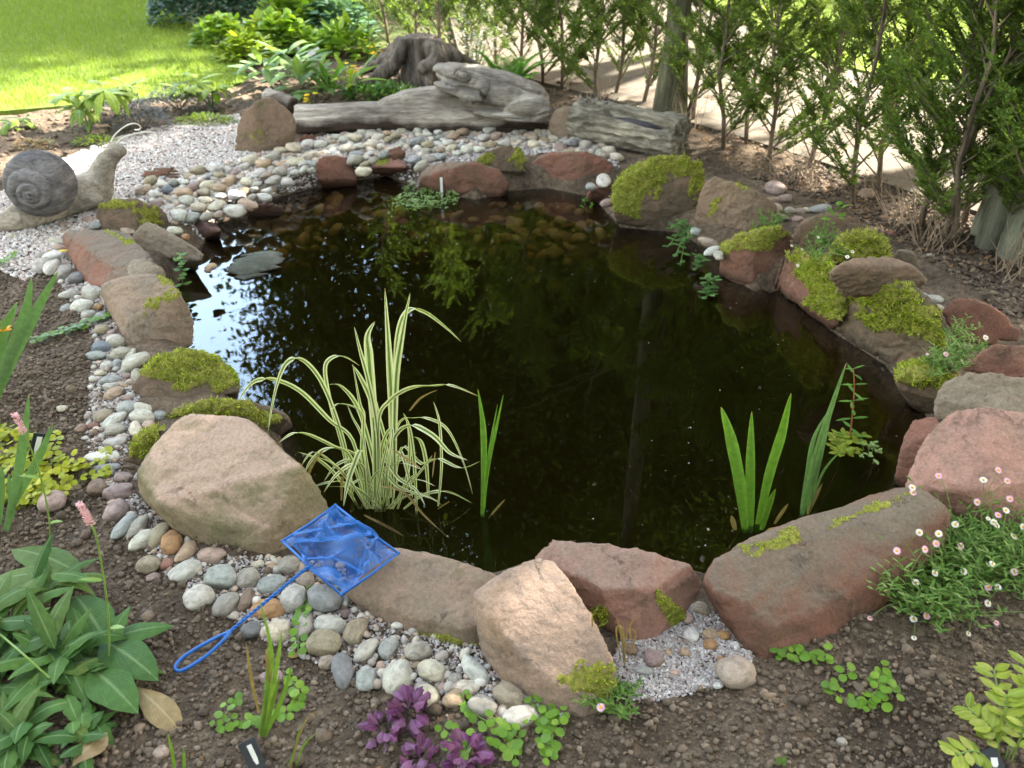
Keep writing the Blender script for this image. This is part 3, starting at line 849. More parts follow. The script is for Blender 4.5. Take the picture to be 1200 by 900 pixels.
LANDMARKS = []          # (phrase, px, py)
ROCKS = {}
def facing(me, origin):
    V = vget(me) + np.array(origin, np.float32)
    return V, nget(me)
def moss_on(root, rme, blobs, seed, NB, dens=3.6e4, thick=0.007, L=0.012, spotty=0.0):
    """a cushion and its shoots on the part of a rock picked out by ellipses"""
    g = np.random.default_rng(seed)
    o = np.array(root.location)
    V = vget(rme); Nn = nget(rme)
    W = V + o
    px, py = proj(W)
    mask = np.full(len(V), -9.0)
    for bx, by, rx, ry, ang in blobs:
        a = R(ang); dx = px - bx; dy = -(py - by)
        u = (dx * math.cos(a) + dy * math.sin(a)) / rx; w = (-dx * math.sin(a) + dy * math.cos(a)) / ry
        mask = np.maximum(mask, 1.25 - np.sqrt(u * u + w * w))
    s = seed * 3.1
    nz = np.array([mnoise.noise(Vector((p[0] * 14 + s, p[1] * 14, p[2] * 14))) * 0.55 + mnoise.noise(Vector((p[0] * 45 + s, p[1] * 45, p[2] * 45))) * 0.35 for p in W])
    mask = mask + nz * (0.85 + spotty) - spotty * 0.35 - 0.05
    view = np.array([0, 0, CAM_H]) - W; view /= np.linalg.norm(view, axis=1)[:, None]
    mask = np.where((NB * view).sum(1) > -0.15, mask, -1)
    mask = np.where(NB[:, 2] > -0.2, mask, -1)
    Nn = Nn * 0.5 + NB * 0.5
    M = np.clip(mask / 0.35, 0, 1)
    fv = np.zeros(len(rme.loops), np.int32); rme.loops.foreach_get('vertex_index', fv)
    ls = np.zeros(len(rme.polygons), np.int32); rme.polygons.foreach_get('loop_start', ls)
    lt = np.zeros(len(rme.polygons), np.int32); rme.polygons.foreach_get('loop_total', lt)
    Q = [fv[b:b + k] for b, k in zip(ls, lt)]
    keep0 = [q for q in Q if (M[q] > 0.02).all()]
    if not keep0: return
    par = {}
    def find(i):
        while par.setdefault(i, i) != i: par[i] = par[par[i]]; i = par[i]
        return i
    for q in keep0:
        r0 = find(int(q[0]))
        for i in q[1:]: par[find(int(i))] = r0
    isl = {}
    for q in keep0: isl.setdefault(find(int(q[0])), []).append(q)
    isl = sorted(isl.values(), key=len, reverse=True)
    if 'DBG' in globals(): print(root['label'][:40], len(V), (M > .02).sum(), [len(k) for k in isl][:6], px.min(), px.max(), py.min(), py.max())
    isl = [k for k in isl if len(k) >= 40][:5] or isl[:1]
    lump = np.array([0.6 + 0.9 * mnoise.noise(Vector((p[0] * 38, p[1] * 38 + s, p[2] * 38))) for p in W])
    off = (-0.002 + thick * M * np.clip(lump + 0.2, 0.1, 2))[:, None] * Nn
    fringe = [q for q in Q if (mask[q] > -0.26).all() and (mask[q] < 0.08).all()]
    for ni, keep in enumerate(isl):
        used = sorted(set(int(i) for q in keep for i in q)); rm = {k: i for i, k in enumerate(used)}
        me = bpy.data.meshes.new('moss')
        me.from_pydata([tuple(V[i] + off[i]) for i in used], [], [tuple(rm[int(i)] for i in q) for q in keep])
        me.polygons.foreach_set('use_smooth', [True] * len(me.polygons))
        mo = link('moss', me, m_mossbed, root)
        # shoots, thinning out past the edge of the cushion
        KK = keep + (fringe if ni == 0 else [])
        wt = [1.0] * len(keep) + ([0.22] * len(fringe) if ni == 0 else [])
        ar = np.array([np.linalg.norm(np.cross(V[q[1]] - V[q[0]], V[q[2]] - V[q[0]])) for q in KK]) * np.array(wt)
        n = int(min(32000, ar.sum() * dens))
        pick = g.choice(len(KK), n, p=ar / ar.sum())
        q3 = np.array([q[:3] for q in KK])[pick]
        b = g.dirichlet((1, 1, 1), n)
        P = sum(b[:, k, None] * (V[q3[:, k]] + off[q3[:, k]]) for k in range(3))
        nn = sum(b[:, k, None] * Nn[q3[:, k]] for k in range(3))
        m = (b * M[q3]).sum(1)
        d = nn + g.normal(0, 0.55, (n, 3)); d[:, 2] += 0.25; d /= np.linalg.norm(d, axis=1)[:, None]
        sd = np.cross(d, g.normal(0, 1, (n, 3))); sd /= np.linalg.norm(sd, axis=1)[:, None]
        ln = (L * g.uniform(0.5, 1.3, n) * (0.42 + 0.68 * m))[:, None]
        wd = ln * 0.14
        Vt = np.stack([P - sd * wd * 0.5, P + sd * wd * 0.5, P + d * ln * 0.6 + sd * wd, P + d * ln, P + d * ln * 0.6 - sd * wd], 1).reshape(-1, 3)
        k = np.arange(n)[:, None] * 5
        sh = link('moss_shoots', npmesh('moss_shoots', Vt, np.concatenate([k + [0, 1, 2], k + [0, 2, 4], k + [4, 2, 3]]), False), m_moss, mo)
        sh['kind'] = 'stuff'

def rock(key, label, mat, pts, lm=None, base=-0.3, moss=None, amp=1.0, name='pond_rock', group='rocks around the pond', vox=None, smooth_it=1, mk={}, facets=7):
    seed = (sum(ord(ch) for ch in key) * 37) % 997 + len(key)
    g = random.Random(seed)
    low = sorted((p[0], at(*p).y) for p in pts if p[2] <= 0.0)
    if len(low) > 1:                       # no face leans out over its own foot
        fixed = []
        zl = min(p[2] for p in pts)
        for p in pts:
            if p[2] > 0.0:
                yt = float(np.interp(p[0], [q[0] for q in low], [q[1] for q in low])) + 0.008 + 0.10 * max(0, p[2] - zl - .08)
                p = (p[0], p[1], max(zl, min(p[2], aty(p[0], p[1], yt).z)))
            fixed.append(p)
        pts = fixed
    P = [at(*p) for p in pts]
    cx = sum(p.x for p in P) / len(P); cy = sum(p.y for p in P) / len(P)
    zmin = min(p.z for p in P)
    zb = min(base, zmin - 0.04)
    H = hull2([(p[0], p[1]) for p in pts])
    extra = []
    for p in P:
        for f in (1.0, 0.9, 0.75, 0.5):
            q = Vector((cx + (p.x - cx) * f, cy + (p.y - cy) * f, zb))
            x, y = proj(np.array(q))
            if inpoly(np.array([x]), np.array([y]), H)[0]:
                extra.append(q); break
    bm = bmesh.new()
    for p in P + extra: bm.verts.new(p)
    r = bmesh.ops.convex_hull(bm, input=bm.verts)
    for vt in [vv for vv in bm.verts if not vv.link_faces]: bm.verts.remove(vt)
    if g.random() < 2 and facets:                                # broken faces: shave the hull with a few planes
        for k in range(facets):
            d = Vector((g.gauss(0, 1), g.gauss(0, 1), abs(g.gauss(0, .8)))).normalized()
            hs = [v.co.dot(d) for v in bm.verts]; hi, lo_ = max(hs), min(hs)
            co = d * (hi - g.uniform(.012, .042) * (hi - lo_))
            bmesh.ops.bisect_plane(bm, geom=bm.verts[:] + bm.edges[:] + bm.faces[:], plane_co=co, plane_no=d, clear_outer=True)
            keepv = [v.co.copy() for v in bm.verts]
            bm.clear()
            for q in keepv: bm.verts.new(q)
            bmesh.ops.convex_hull(bm, input=bm.verts)
            for vt in [vv for vv in bm.verts if not vv.link_faces]: bm.verts.remove(vt)
    bm.verts.index_update()
    V = [v.co.copy() for v in bm.verts]; Fs = [[l.index for l in f.verts] for f in bm.faces]
    bm.free()
    ext = max(max(v[i] for v in V) - min(v[i] for v in V) for i in range(3))
    vx = vox or max(0.0065, ext / 62)
    me = remeshed('rock', V, Fs, vx, smooth_it)
    W = vget(me); Nn = nget(me)
    s = ext
    A = amp * 0.024 * min(s, 0.6)
    k1 = 2.6 / max(0.15, s)
    D = np.zeros(len(W))
    ox = seed * 1.37
    bed = Vector((g.uniform(-.5, .5), g.uniform(-.5, .5), 1)).normalized(); bfreq = 5.0 / max(.12, s * .5)   # ledges along the bedding of the sandstone
    for i, p in enumerate(W):
        q = Vector((p[0] + ox, p[1], p[2]))
        big = mnoise.noise(q * k1)
        cell = mnoise.voronoi(q * k1 * 1.7)[0]
        facet = (cell[1] - cell[0])
        mid = mnoise.fractal(q * k1 * 4, 1.0, 2.0, 3)
        tt = (p[2] * bed.z + p[0] * bed.x + p[1] * bed.y) * bfreq + 1.4 * big + 0.5 * mid
        saw = tt - math.floor(tt); saw = saw * saw * (1.0 if saw < .82 else max(0.0, (1 - saw) / .18))
        rid = mnoise.ridged_multi_fractal(q * k1 * 2.2, 1.0, 2.0, 3, 1.0, 2.0) - 1.0
        crk = max(0.0, 1 - facet / .07) * (0.9 if big > -.1 else .25)
        D[i] = A * (1.0 * big + 0.55 * min(0.6, facet) - 0.40 * crk - 0.2 + 0.26 * mid + 0.62 * saw + 0.14 * rid)
    W = W + Nn * (D + vx * 0.5)[:, None]
    o = np.array([cx, cy, max(zb, -0.1)])
    vset(me, W - o)
    root = link(name, me, MATS[mat])
    root.location = o
    tag(root, label, 'rock', group)
    if moss: moss_on(root, me, moss, seed, Nn, **mk)
    hx = sum(p[0] for p in pts) / len(pts); hy = sum(p[1] for p in pts) / len(pts)
    if lm: LANDMARKS.append((lm, hx, hy))
    ROCKS[key] = root
    return root

rock('hump', 'large pink sandstone boulder with a greenish lower front left of the blue net', 'hump',
     [(178,512,.16),(203,488,.20),(258,480,.22),(300,498,.22),(352,548,.19),(384,590,.12),(386,604,.06),(162,562,.09),(185,590,.11),(240,622,.12),(310,632,.12),(345,622,.11),(160,575,.03),(215,630,0),(270,652,-.02),(312,660,-.02),(345,640,-.01),(370,618,-.01)],
     'big pink boulder', base=-0.12, facets=10, amp=0.62)
rock('flatL', 'smooth brown slab that the blue net lies on, mossy along its lower edge', 'slab',
     [(468,636,.10),(515,650,.10),(575,668,.09),(600,688,.06),(425,655,.08),(404,694,.04),(440,705,.06),(505,728,.07),(560,742,.06),(425,715,0),(470,740,-.01),(520,758,-.02),(568,768,-.02),(590,730,.0)],
     'slab under the net', base=-0.2, moss=[(530,752,42,7,-14)], amp=0.7, mk=dict(thick=0.006, L=0.008))
rock('flatR', 'red brown sandstone slab at the near edge with moss on its lower right', 'redpk',
     [(621,650,.13),(645,632,.16),(700,638,.16),(770,647,.15),(812,662,.12),(826,674,.08),(822,692,.04),(795,735,-.01),(765,757,-.02),(735,757,-.02),(690,720,.02),(650,690,.06),(700,690,.13),(765,690,.12)],
     'red slab', base=-0.25, facets=9, moss=[(790,722,10,34,38),(702,722,10,14,0)], amp=0.7, mk=dict(thick=0.008, L=0.010))
rock('lean', 'leaning tan front slab with painted ochre sun patches and moss low on its right', 'ochre',
     [(553,688,.17),(585,670,.19),(628,654,.20),(648,653,.20),(668,682,.18),(700,735,.13),(722,780,.08),(726,800,.05),(700,846,-.01),(680,854,-.03),(640,838,-.02),(590,802,-.01),(566,765,.01),(558,725,.10),(572,722,.155),(630,790,.08),(680,826,.05)],
     'leaning front slab', base=-0.1, moss=[(690,790,36,26,-38)], amp=0.5, mk=dict(spotty=0.5, L=0.010))
rock('long', 'long grey topped red sandstone block slanting along the near right edge', 'redgr',
     [(825,675,.13),(838,655,.15),(862,636,.16),(905,620,.16),(950,604,.16),(1000,588,.15),(1045,570,.17),(1080,575,.18),(1118,590,.18),(1105,640,.17),(1060,662,.17),(980,705,.16),(890,745,.13),(850,715,.10),(1080,680,0),(1030,715,-.01),(985,745,-.02),(930,770,-.02),(893,778,-.02),(878,765,0),(848,722,.03),(828,690,.06)],
     'long red block', base=-0.25, moss=[(1010,602,70,7,22),(992,655,16,9,-40),(900,640,40,12,18),(1030,640,30,10,20)], amp=0.55, smooth_it=1, mk=dict(spotty=0.75, L=0.007, thick=0.004))
rock('darkside', 'dark red stone wedged upright between pink boulder and the water on the right', 'red',
     [(1048,560,-.08),(1056,530,0),(1070,490,.08),(1098,486,.11),(1105,500,.11),(1092,540,.05),(1068,575,-.1),(1055,572,-.12)], 'dark upright stone', base=-0.4, amp=0.8)
rock('pinkR', 'large smooth pink boulder on the right behind the daisies', 'pink',
     [(1062,572,.10),(1068,545,.15),(1085,512,.21),(1112,486,.26),(1140,477,.28),(1172,481,.29),(1215,486,.28),(1250,505,.26),(1250,560,.2),(1186,590,.17),(1140,575,.18),(1185,640,0),(1240,640,-.02),(1115,602,.03),(1075,590,.04)],
     'pink boulder on the right', base=-0.15, facets=9, amp=0.6)
rock('greyR', 'flat grey lichen covered rock just behind the pink boulder on the right', 'grey',
     [(1093,465,.15),(1105,447,.18),(1130,436,.21),(1165,434,.22),(1220,445,.21),(1245,480,.16),(1225,505,.1),(1190,498,.14),(1150,482,.15),(1105,490,.10),(1098,510,.03),(1095,495,.08)],
     'flat grey rock', base=-0.2, amp=0.9)
rock('redR', 'small dark red rock half hidden behind the flat grey rock', 'red',
     [(1128,432,.13),(1145,412,.19),(1168,404,.22),(1210,404,.21),(1240,430,.14),(1220,455,.10),(1160,442,.12)], 'small dark red rock', base=-0.1, amp=0.9)
rock('redR2', 'wedge shaped red rock lying on the soil right of the mossy rock', 'red',
     [(1103,368,.12),(1108,352,.16),(1118,347,.18),(1150,352,.18),(1185,372,.13),(1200,388,.07),(1195,400,.02),(1160,405,.0),(1130,406,.0),(1118,392,.04)], 'red wedge rock', base=-0.2, amp=0.3)
rock('mossS', 'small moss capped rock at the water in front of the white daisies', 'greygr',
     [(1048,442,.08),(1060,430,.11),(1085,422,.13),(1112,425,.13),(1122,440,.12),(1112,470,0),(1092,487,-.1),(1078,484,-.12),(1062,466,-.1),(1052,455,0)],
     'small moss capped rock', base=-0.4, moss=[(1082,438,36,17,-8)], amp=0.8, mk=dict(L=0.012, thick=0.016))
rock('mossB', 'big rock draped with yellow green moss above a bare tan water face', 'greygr',
     [(983,352,.16),(1000,340,.20),(1030,330,.24),(1065,328,.25),(1090,345,.24),(1112,378,.19),(1112,405,.12),(1095,425,0),(1062,440,-.1),(1040,430,-.11),(1005,405,-.11),(977,388,-.10),(979,366,.07),(1040,385,.15),(1010,372,.14)],
     'big moss draped rock', base=-0.4, moss=[(1040,352,58,20,-14),(1072,372,40,20,-40),(1030,375,30,12,-25)], amp=1.0, mk=dict(spotty=0.35, L=0.014, thick=0.009))
rock('topslab', 'bare tan slab lying across the top of the mossy rocks', 'brown',
     [(970,322,.24),(985,309,.29),(1010,302,.30),(1045,300,.30),(1072,312,.28),(1087,330,.22),(1082,342,.17),(1065,333,.20),(1020,325,.22),(1000,348,.13),(985,345,.15)], 'bare tan top slab', base=0.05, amp=0.9)
rock('mossD', 'red faced rock at the water with bright moss down its right side', 'red',
     [(918,294,.13),(930,289,.15),(965,300,.17),(992,322,.18),(1000,352,.14),(985,378,-.02),(975,388,-.11),(945,366,-.11),(905,336,-.11),(904,322,-.06),(912,303,.07)],
     'red faced mossy rock', base=-0.4, moss=[(960,318,28,24,-45),(968,352,22,24,-35),(932,297,16,9,-20)], amp=0.8, mk=dict(thick=0.011, L=0.013))
rock('bump', 'rounded rock wholly cushioned in vivid green moss', 'greygr',
     [(970,302,.14),(978,285,.20),(992,274,.23),(1015,270,.24),(1036,278,.22),(1046,292,.17),(1040,306,.12),(1005,314,.10),(980,312,.10)], 'vivid moss cushion', base=0.0,
     moss=[(1008,292,48,26,0)], amp=0.9, mk=dict(thick=0.022, L=0.013))
rock('brownR', 'rounded brown rock behind the little white daisies', 'brown',
     [(923,288,.09),(930,268,.16),(945,254,.20),(968,247,.22),(988,250,.20),(995,262,.14),(985,285,.06),(955,297,.03),(935,298,.04)], 'rounded brown rock', base=-0.05, amp=0.8, smooth_it=8)
rock('box', 'squared red block with flat mossy top at the water on the right', 'redgr',
     [(843,288,.15),(860,277,.18),(890,269,.21),(924,265,.22),(930,270,.21),(905,288,.18),(882,301,.16),(862,294,.155),(843,320,-.09),(862,334,-.11),(882,342,-.12),(905,332,-.11),(925,312,-.05)], 'squared red block', base=-0.45,
     moss=[(885,282,44,13,14)], amp=0.45, smooth_it=2, mk=dict(thick=0.006, L=0.009, spotty=0.3))
rock('tri', 'triangular brown rock leaning beside the large green mossy boulder', 'brown',
     [(812,255,.04),(818,228,.22),(828,212,.29),(838,207,.31),(868,213,.30),(893,228,.23),(913,244,.13),(915,258,.05),(880,274,0),(850,286,-.09),(820,272,-.08),(880,250,.14)], 'triangular brown rock', base=-0.35,
     moss=[(835,245,12,12,0),(878,218,22,5,-25),(902,246,10,10,-30)], amp=0.9, mk=dict(spotty=1.0, L=0.008, thick=0.004))
rock('mossL', 'large rounded boulder with bright green moss down its left side', 'greygr',
     [(716,232,.12),(722,208,.24),(740,194,.30),(770,182,.34),(800,182,.33),(826,190,.27),(834,200,.22),(828,222,.12),(812,245,.0),(790,271,-.12),(755,271,-.12),(724,264,-.11),(720,248,0)], 'large green mossy boulder', base=-0.45,
     moss=[(748,208,42,24,24),(730,232,18,36,0),(822,205,16,26,-10),(780,192,44,14,0)], amp=0.6, mk=dict(spotty=0.15, thick=0.009, L=0.012))
rock('redwet', 'small flat red stone at the water left of the big green mossy boulder', 'red',
     [(685,232,-.09),(692,222,-.01),(703,217,.02),(716,215,.03),(718,230,-.06),(712,240,-.12),(692,240,-.12)], 'small red waterside stone', base=-0.3, amp=0.7)
rock('flatB', 'flat topped reddish rock at the far edge below the bark covered log', 'redgr',
     [(619,193,.09),(628,182,.13),(642,179,.14),(690,178,.14),(708,184,.13),(720,195,.08),(716,206,.03),(700,220,-.08),(684,229,-.12),(650,222,-.11),(628,212,-.10),(640,198,.09),(690,200,.09)], 'flat topped far rock', base=-0.4, amp=0.6)
rock('backM', 'dark mossy rock tucked behind the rounded red far rock', 'greygr',
     [(553,188,.08),(566,178,.13),(588,170,.16),(608,170,.16),(619,184,.10),(616,200,0),(600,210,-.06),(570,200,0)], 'dark mossy far rock', base=-0.3, moss=[(610,185,12,16,0),(570,186,12,6,20)], amp=0.8, mk=dict(L=0.009, thick=0.006, spotty=0.5))
rock('backR', 'rounded red rock half in the water behind the floating plant', 'redgr',
     [(487,210,.0),(496,198,.07),(520,190,.10),(560,189,.10),(582,198,.07),(596,213,-.02),(596,226,-.11),(585,236,-.13),(540,236,-.13),(505,226,-.12),(490,220,-.08)], 'rounded red far rock', base=-0.4, amp=0.7)
rock('smallM', 'little brown stone with a green moss cap under another stone', 'red',
     [(435,196,-.03),(441,188,.04),(455,185,.06),(474,188,.05),(479,196,.0),(474,204,-.09),(445,206,-.10),(437,203,-.08)], 'little moss capped stone', base=-0.3, moss=[(447,189,10,4,0)], amp=0.6, mk=dict(L=0.008, thick=0.006))
rock('smallT', 'small red stone perched on the little moss capped stone', 'redgr',
     [(451,182,.08),(456,173,.12),(468,171,.13),(476,178,.10),(476,187,.05),(458,188,.05)], None, base=0.03, amp=0.5)
rock('block', 'smooth red block stepping into the water at the far left', 'red',
     [(369,192,.07),(376,184,.10),(395,182,.11),(407,185,.10),(413,198,.04),(419,210,-.06),(417,220,-.12),(380,224,-.13),(373,210,-.03)], 'smooth red block', base=-0.4, amp=0.4)
rock('wetflat', 'flat brown stone barely rising from the water by the cream cobbles', 'wet',
     [(285,249,-.08),(298,240,-.03),(312,237,-.02),(330,240,-.04),(336,248,-.09),(326,258,-.13),(300,259,-.13)], 'flat wet brown stone', base=-0.3, amp=0.5)
rock('sunkred', 'long red stone lying just under the water beside the smooth red block', 'red',
     [(318,244,-.13),(340,230,-.11),(372,223,-.11),(384,228,-.12),(372,240,-.15),(335,250,-.16)], None, base=-0.3, amp=0.5)
rock('darkwet', 'wet dark red stone by the left bank with its foot in the water', 'wet',
     [(210,268,.01),(218,260,.05),(235,257,.06),(252,262,.03),(259,270,-.03),(256,280,-.12),(232,286,-.13),(214,282,-.12)], 'wet dark red stone', base=-0.35, amp=0.5)
rock('redflatG', 'flat red stone lying on the pale gravel', 'redgr',
     [(164,206,.02),(170,198,.05),(188,193,.07),(205,196,.06),(211,203,.03),(208,213,-.01),(168,213,-.01)], 'flat red stone on gravel', base=-0.05, amp=0.6)
rock('upright', 'upright rounded brown boulder at the left end of the long log', 'brown',
     [(274,178,0),(276,155,.14),(282,136,.25),(298,118,.34),(318,112,.37),(332,117,.35),(343,130,.28),(348,150,.17),(345,170,.03),(320,182,-.02),(295,186,-.03)], 'upright brown boulder', base=-0.08, amp=0.35, smooth_it=6,
     moss=[(300,158,18,12,0)], mk=dict(spotty=1.1, L=0.006, thick=0.002))
rock('redtuck', 'low red stone tucked between the brown boulder and the log', 'red',
     [(345,168,.0),(352,158,.06),(368,156,.07),(374,164,.02),(370,172,-.02),(350,173,-.02)], None, base=-0.05, amp=0.6)
rock('mossleft', 'dark stone with green moss beside the snail', 'greygr',
     [(112,250,.06),(116,240,.11),(132,234,.14),(160,233,.15),(185,241,.13),(199,256,.06),(197,272,-.04),(160,274,0),(122,270,0)], 'dark mossy stone by the snail', base=-0.15, amp=0.9,
     moss=[(140,239,24,6,0),(175,252,16,14,-40)], mk=dict(spotty=0.5, L=0.009, thick=0.006))
rock('longgrey', 'long grey stone tilted down into the water on the left', 'grey',
     [(154,276,.05),(158,265,.09),(168,260,.11),(182,264,.12),(212,280,.09),(239,298,.03),(237,306,-.02),(226,320,-.12),(200,312,-.11),(172,298,-.02)], 'long grey stone', base=-0.3, amp=0.6)
rock('slabU', 'flat reddish slab with green tinge behind the big tan slab', 'redgr',
     [(74,273,.10),(95,270,.12),(130,269,.13),(152,274,.13),(172,295,.12),(196,326,.11),(160,332,.10),(104,338,.0),(96,322,.02),(84,300,.02),(77,290,.03)], 'flat reddish slab', base=-0.1, amp=0.6,
     moss=[(140,278,24,5,-25)], mk=dict(spotty=0.7, L=0.007, thick=0.003))
rock('slabrubble', 'small rough grey stone sitting on the flat reddish slab', 'grey',
     [(150,312,.14),(156,304,.17),(170,303,.18),(188,312,.17),(196,323,.14),(175,328,.13),(152,326,.13)], None, base=0.1, amp=0.9)
rock('slabB', 'big tan slab with a thin moss patch beside the reflecting water', 'slab',
     [(116,330,.13),(135,323,.16),(165,322,.17),(194,324,.17),(208,340,.16),(222,362,.14),(227,378,.11),(226,402,-.06),(214,414,-.10),(180,421,-.07),(155,412,-.03),(138,385,.0),(122,350,.03),(150,378,.12),(205,372,.14)], 'big tan slab', base=-0.35, amp=0.7,
     moss=[(190,350,26,12,20),(200,330,14,8,0)], mk=dict(spotty=0.8, L=0.008, thick=0.004))
rock('mossA', 'rock under a thick yellow green moss cap below the big tan slab', 'greygr',
     [(150,458,.02),(160,445,.06),(178,425,.09),(198,411,.11),(228,407,.12),(252,416,.11),(270,438,.07),(280,458,0),(276,470,-.10),(235,474,-.08),(200,478,-.02),(165,470,0)], 'thick yellow moss rock', base=-0.35, amp=0.7,
     moss=[(215,430,52,22,4),(262,440,18,18,-40)], mk=dict(thick=0.009, L=0.012))
rock('mossC', 'low mossy rock reaching into the water behind the big pink boulder', 'greygr',
     [(190,495,.07),(205,480,.10),(240,469,.12),(285,468,.11),(318,476,.07),(338,488,-.01),(342,500,-.11),(326,513,-.12),(290,505,-.04),(240,505,.03)], 'low moss rock', base=-0.35, amp=0.7,
     moss=[(245,480,60,12,2),(310,490,26,10,-18)], mk=dict(thick=0.012, L=0.011))
rock('mossE', 'small mossy stone squeezed against the left of the big pink boulder', 'greygr',
     [(144,545,.02),(148,522,.08),(160,507,.12),(182,498,.13),(196,505,.12),(190,545,.02),(170,558,-.02),(150,556,-.01)], 'small mossy stone', base=-0.1, amp=0.7,
     moss=[(172,515,22,16,30),(180,535,8,18,0)], mk=dict(thick=0.012, L=0.012))
rock('sunk', 'flat grey green rock just breaking the water surface on the left', 'sunk',
     [(261,320,-.095),(272,305,-.07),(288,296,-.06),(315,293,-.06),(336,296,-.08),(332,312,-.09),(310,324,-.10),(285,330,-.10)], 'flat rock in the water', base=-0.3, amp=0.1)
rock('behindlog', 'rounded tan boulder between the frog and the bark covered log', 'slab',
     [(643,152,.04),(643,138,.13),(650,128,.18),(668,124,.20),(686,128,.17),(690,150,.05),(670,166,-.01),(652,164,-.01)], 'tan boulder by the frog', base=-0.08, amp=0.6, smooth_it=6)
rock('sq', 'pale squared stone on the soil behind the bare tan top slab', 'grey',
     [(1046,302,.05),(1050,293,.10),(1062,291,.11),(1074,297,.09),(1076,306,.04),(1062,312,.02)], None, base=-0.02, amp=0.4)
rock('shard1', 'pale pink stone chip lying on the dark soil by the hedge', 'pink',
     [(1007,245,.0),(1012,237,.03),(1018,242,.03),(1015,251,.0)], None, base=-0.03, amp=0.4, name='stone_chip', group='stone chips on the right hand soil', vox=0.006)
rock('shard2', 'small flat cream stone chip beside the hedge stem', 'slab',
     [(1003,228,.01),(1010,220,.05),(1024,221,.05),(1026,230,.02),(1014,236,.0)], None, base=-0.03, amp=0.4, name='stone_chip', group='stone chips on the right hand soil', vox=0.006)
rock('shard3', 'reddish stone chip on the soil behind the vivid moss cushion', 'red',
     [(1037,275,.0),(1042,269,.03),(1050,270,.03),(1052,277,.0),(1044,281,.0)], None, base=-0.03, amp=0.4, name='stone_chip', group='stone chips on the right hand soil', vox=0.006)
rock('shardf', 'pointed pale stone chip on the soil right of the smooth beige cobble', 'slab',
     [(887,812,.01),(893,804,.03),(908,812,.02),(920,822,.0),(896,823,.0)], None, base=-0.03, amp=0.4, name='stone_chip', group='stone chips on the front soil', vox=0.005)

# ------------------------------------------------------------------ cobbles
m_cob, t, o = newmat('cobble')
oi = N(t, 'ShaderNodeObjectInfo')
tcn = N(t, 'ShaderNodeTexCoord')
vm = N(t, 'ShaderNodeVectorMath', operation='MULTIPLY_ADD'); vm.inputs[1].default_value = (31, 17, 23)
cb = N(t, 'ShaderNodeCombineXYZ')
for i in range(3): t.links.new(oi.outputs['Random'], cb.inputs[i])
t.links.new(cb.outputs[0], vm.inputs[0]); t.links.new(tcn.outputs['Object'], vm.inputs[2])
n1 = noise_node(t, vm.outputs[0], 1.6, 6, 0.65, 0.8); r1 = ramp_node(t, [(0.3, 0.58), (0.5, 1.0), (0.72, 1.38)]); t.links.new(n1.outputs['Fac'], r1.inputs['Fac'])
c = mixc(t, 1.0, oi.outputs['Color'], r1.outputs['Color'], 'MULTIPLY')
n2 = noise_node(t, vm.outputs[0], 7.0, 8, 0.75); r2 = ramp_node(t, [(0.56, 0.0), (0.72, 0.6)]); t.links.new(n2.outputs['Fac'], r2.inputs['Fac'])
c = mixc(t, r2.outputs['Color'], c, (0.52, 0.48, 0.42))
n3 = noise_node(t, vm.outputs[0], 2.4, 4, 0.6, 1.0); r3 = ramp_node(t, [(0.60, 0.0), (0.75, 0.55)]); t.links.new(n3.outputs['Fac'], r3.inputs['Fac'])
c = mixc(t, r3.outputs['Color'], c, (0.22, 0.15, 0.085))
n4 = noise_node(t, vm.outputs[0], 28.0, 4, 0.7); r4 = ramp_node(t, [(0.3, 0.6), (0.7, 1.3)]); t.links.new(n4.outputs['Fac'], r4.inputs['Fac'])
c = mixc(t, 0.8, c, r4.outputs['Color'], 'MULTIPLY')
p = N(t, 'ShaderNodeBsdfPrincipled'); p.inputs['Roughness'].default_value = 0.72; p.inputs['Specular IOR Level'].default_value = 0.3
nb = bumpn(t, n4.outputs['Fac'], 0.25, 0.05); nb = bumpn(t, n2.outputs['Fac'], 0.3, 0.1, nb)
t.links.new(c, p.inputs['Base Color']); t.links.new(nb, p.inputs['Normal']); t.links.new(p.outputs['BSDF'], o.inputs['Surface'])

COBMESH = []
I3 = ico(3)
for k in range(12):
    V = I3[0].copy()
    g = random.Random(k)
    off = Vector((k * 7.3, 1.7, 3.1))
    ex = g.uniform(0.78, 1.0)
    V = np.sign(V) * np.abs(V) ** ex
    for i in range(len(V)):
        q = Vector(V[i])
        f = 1 + 0.24 * mnoise.noise(q * 0.9 + off) + 0.13 * mnoise.noise(q * 2.0 + off) + 0.03 * mnoise.noise(q * 5.0 + off)
        V[i] = V[i] * f
        V[i][0] *= 1 + g.uniform(-0.0, 0.0) + 0.12 * (k % 3 - 1) * V[i][1]
    V /= np.abs(V).max(0)
    me = npmesh('cobble', V, I3[1], True)
    me.materials.append(m_cob)
    COBMESH.append(me)

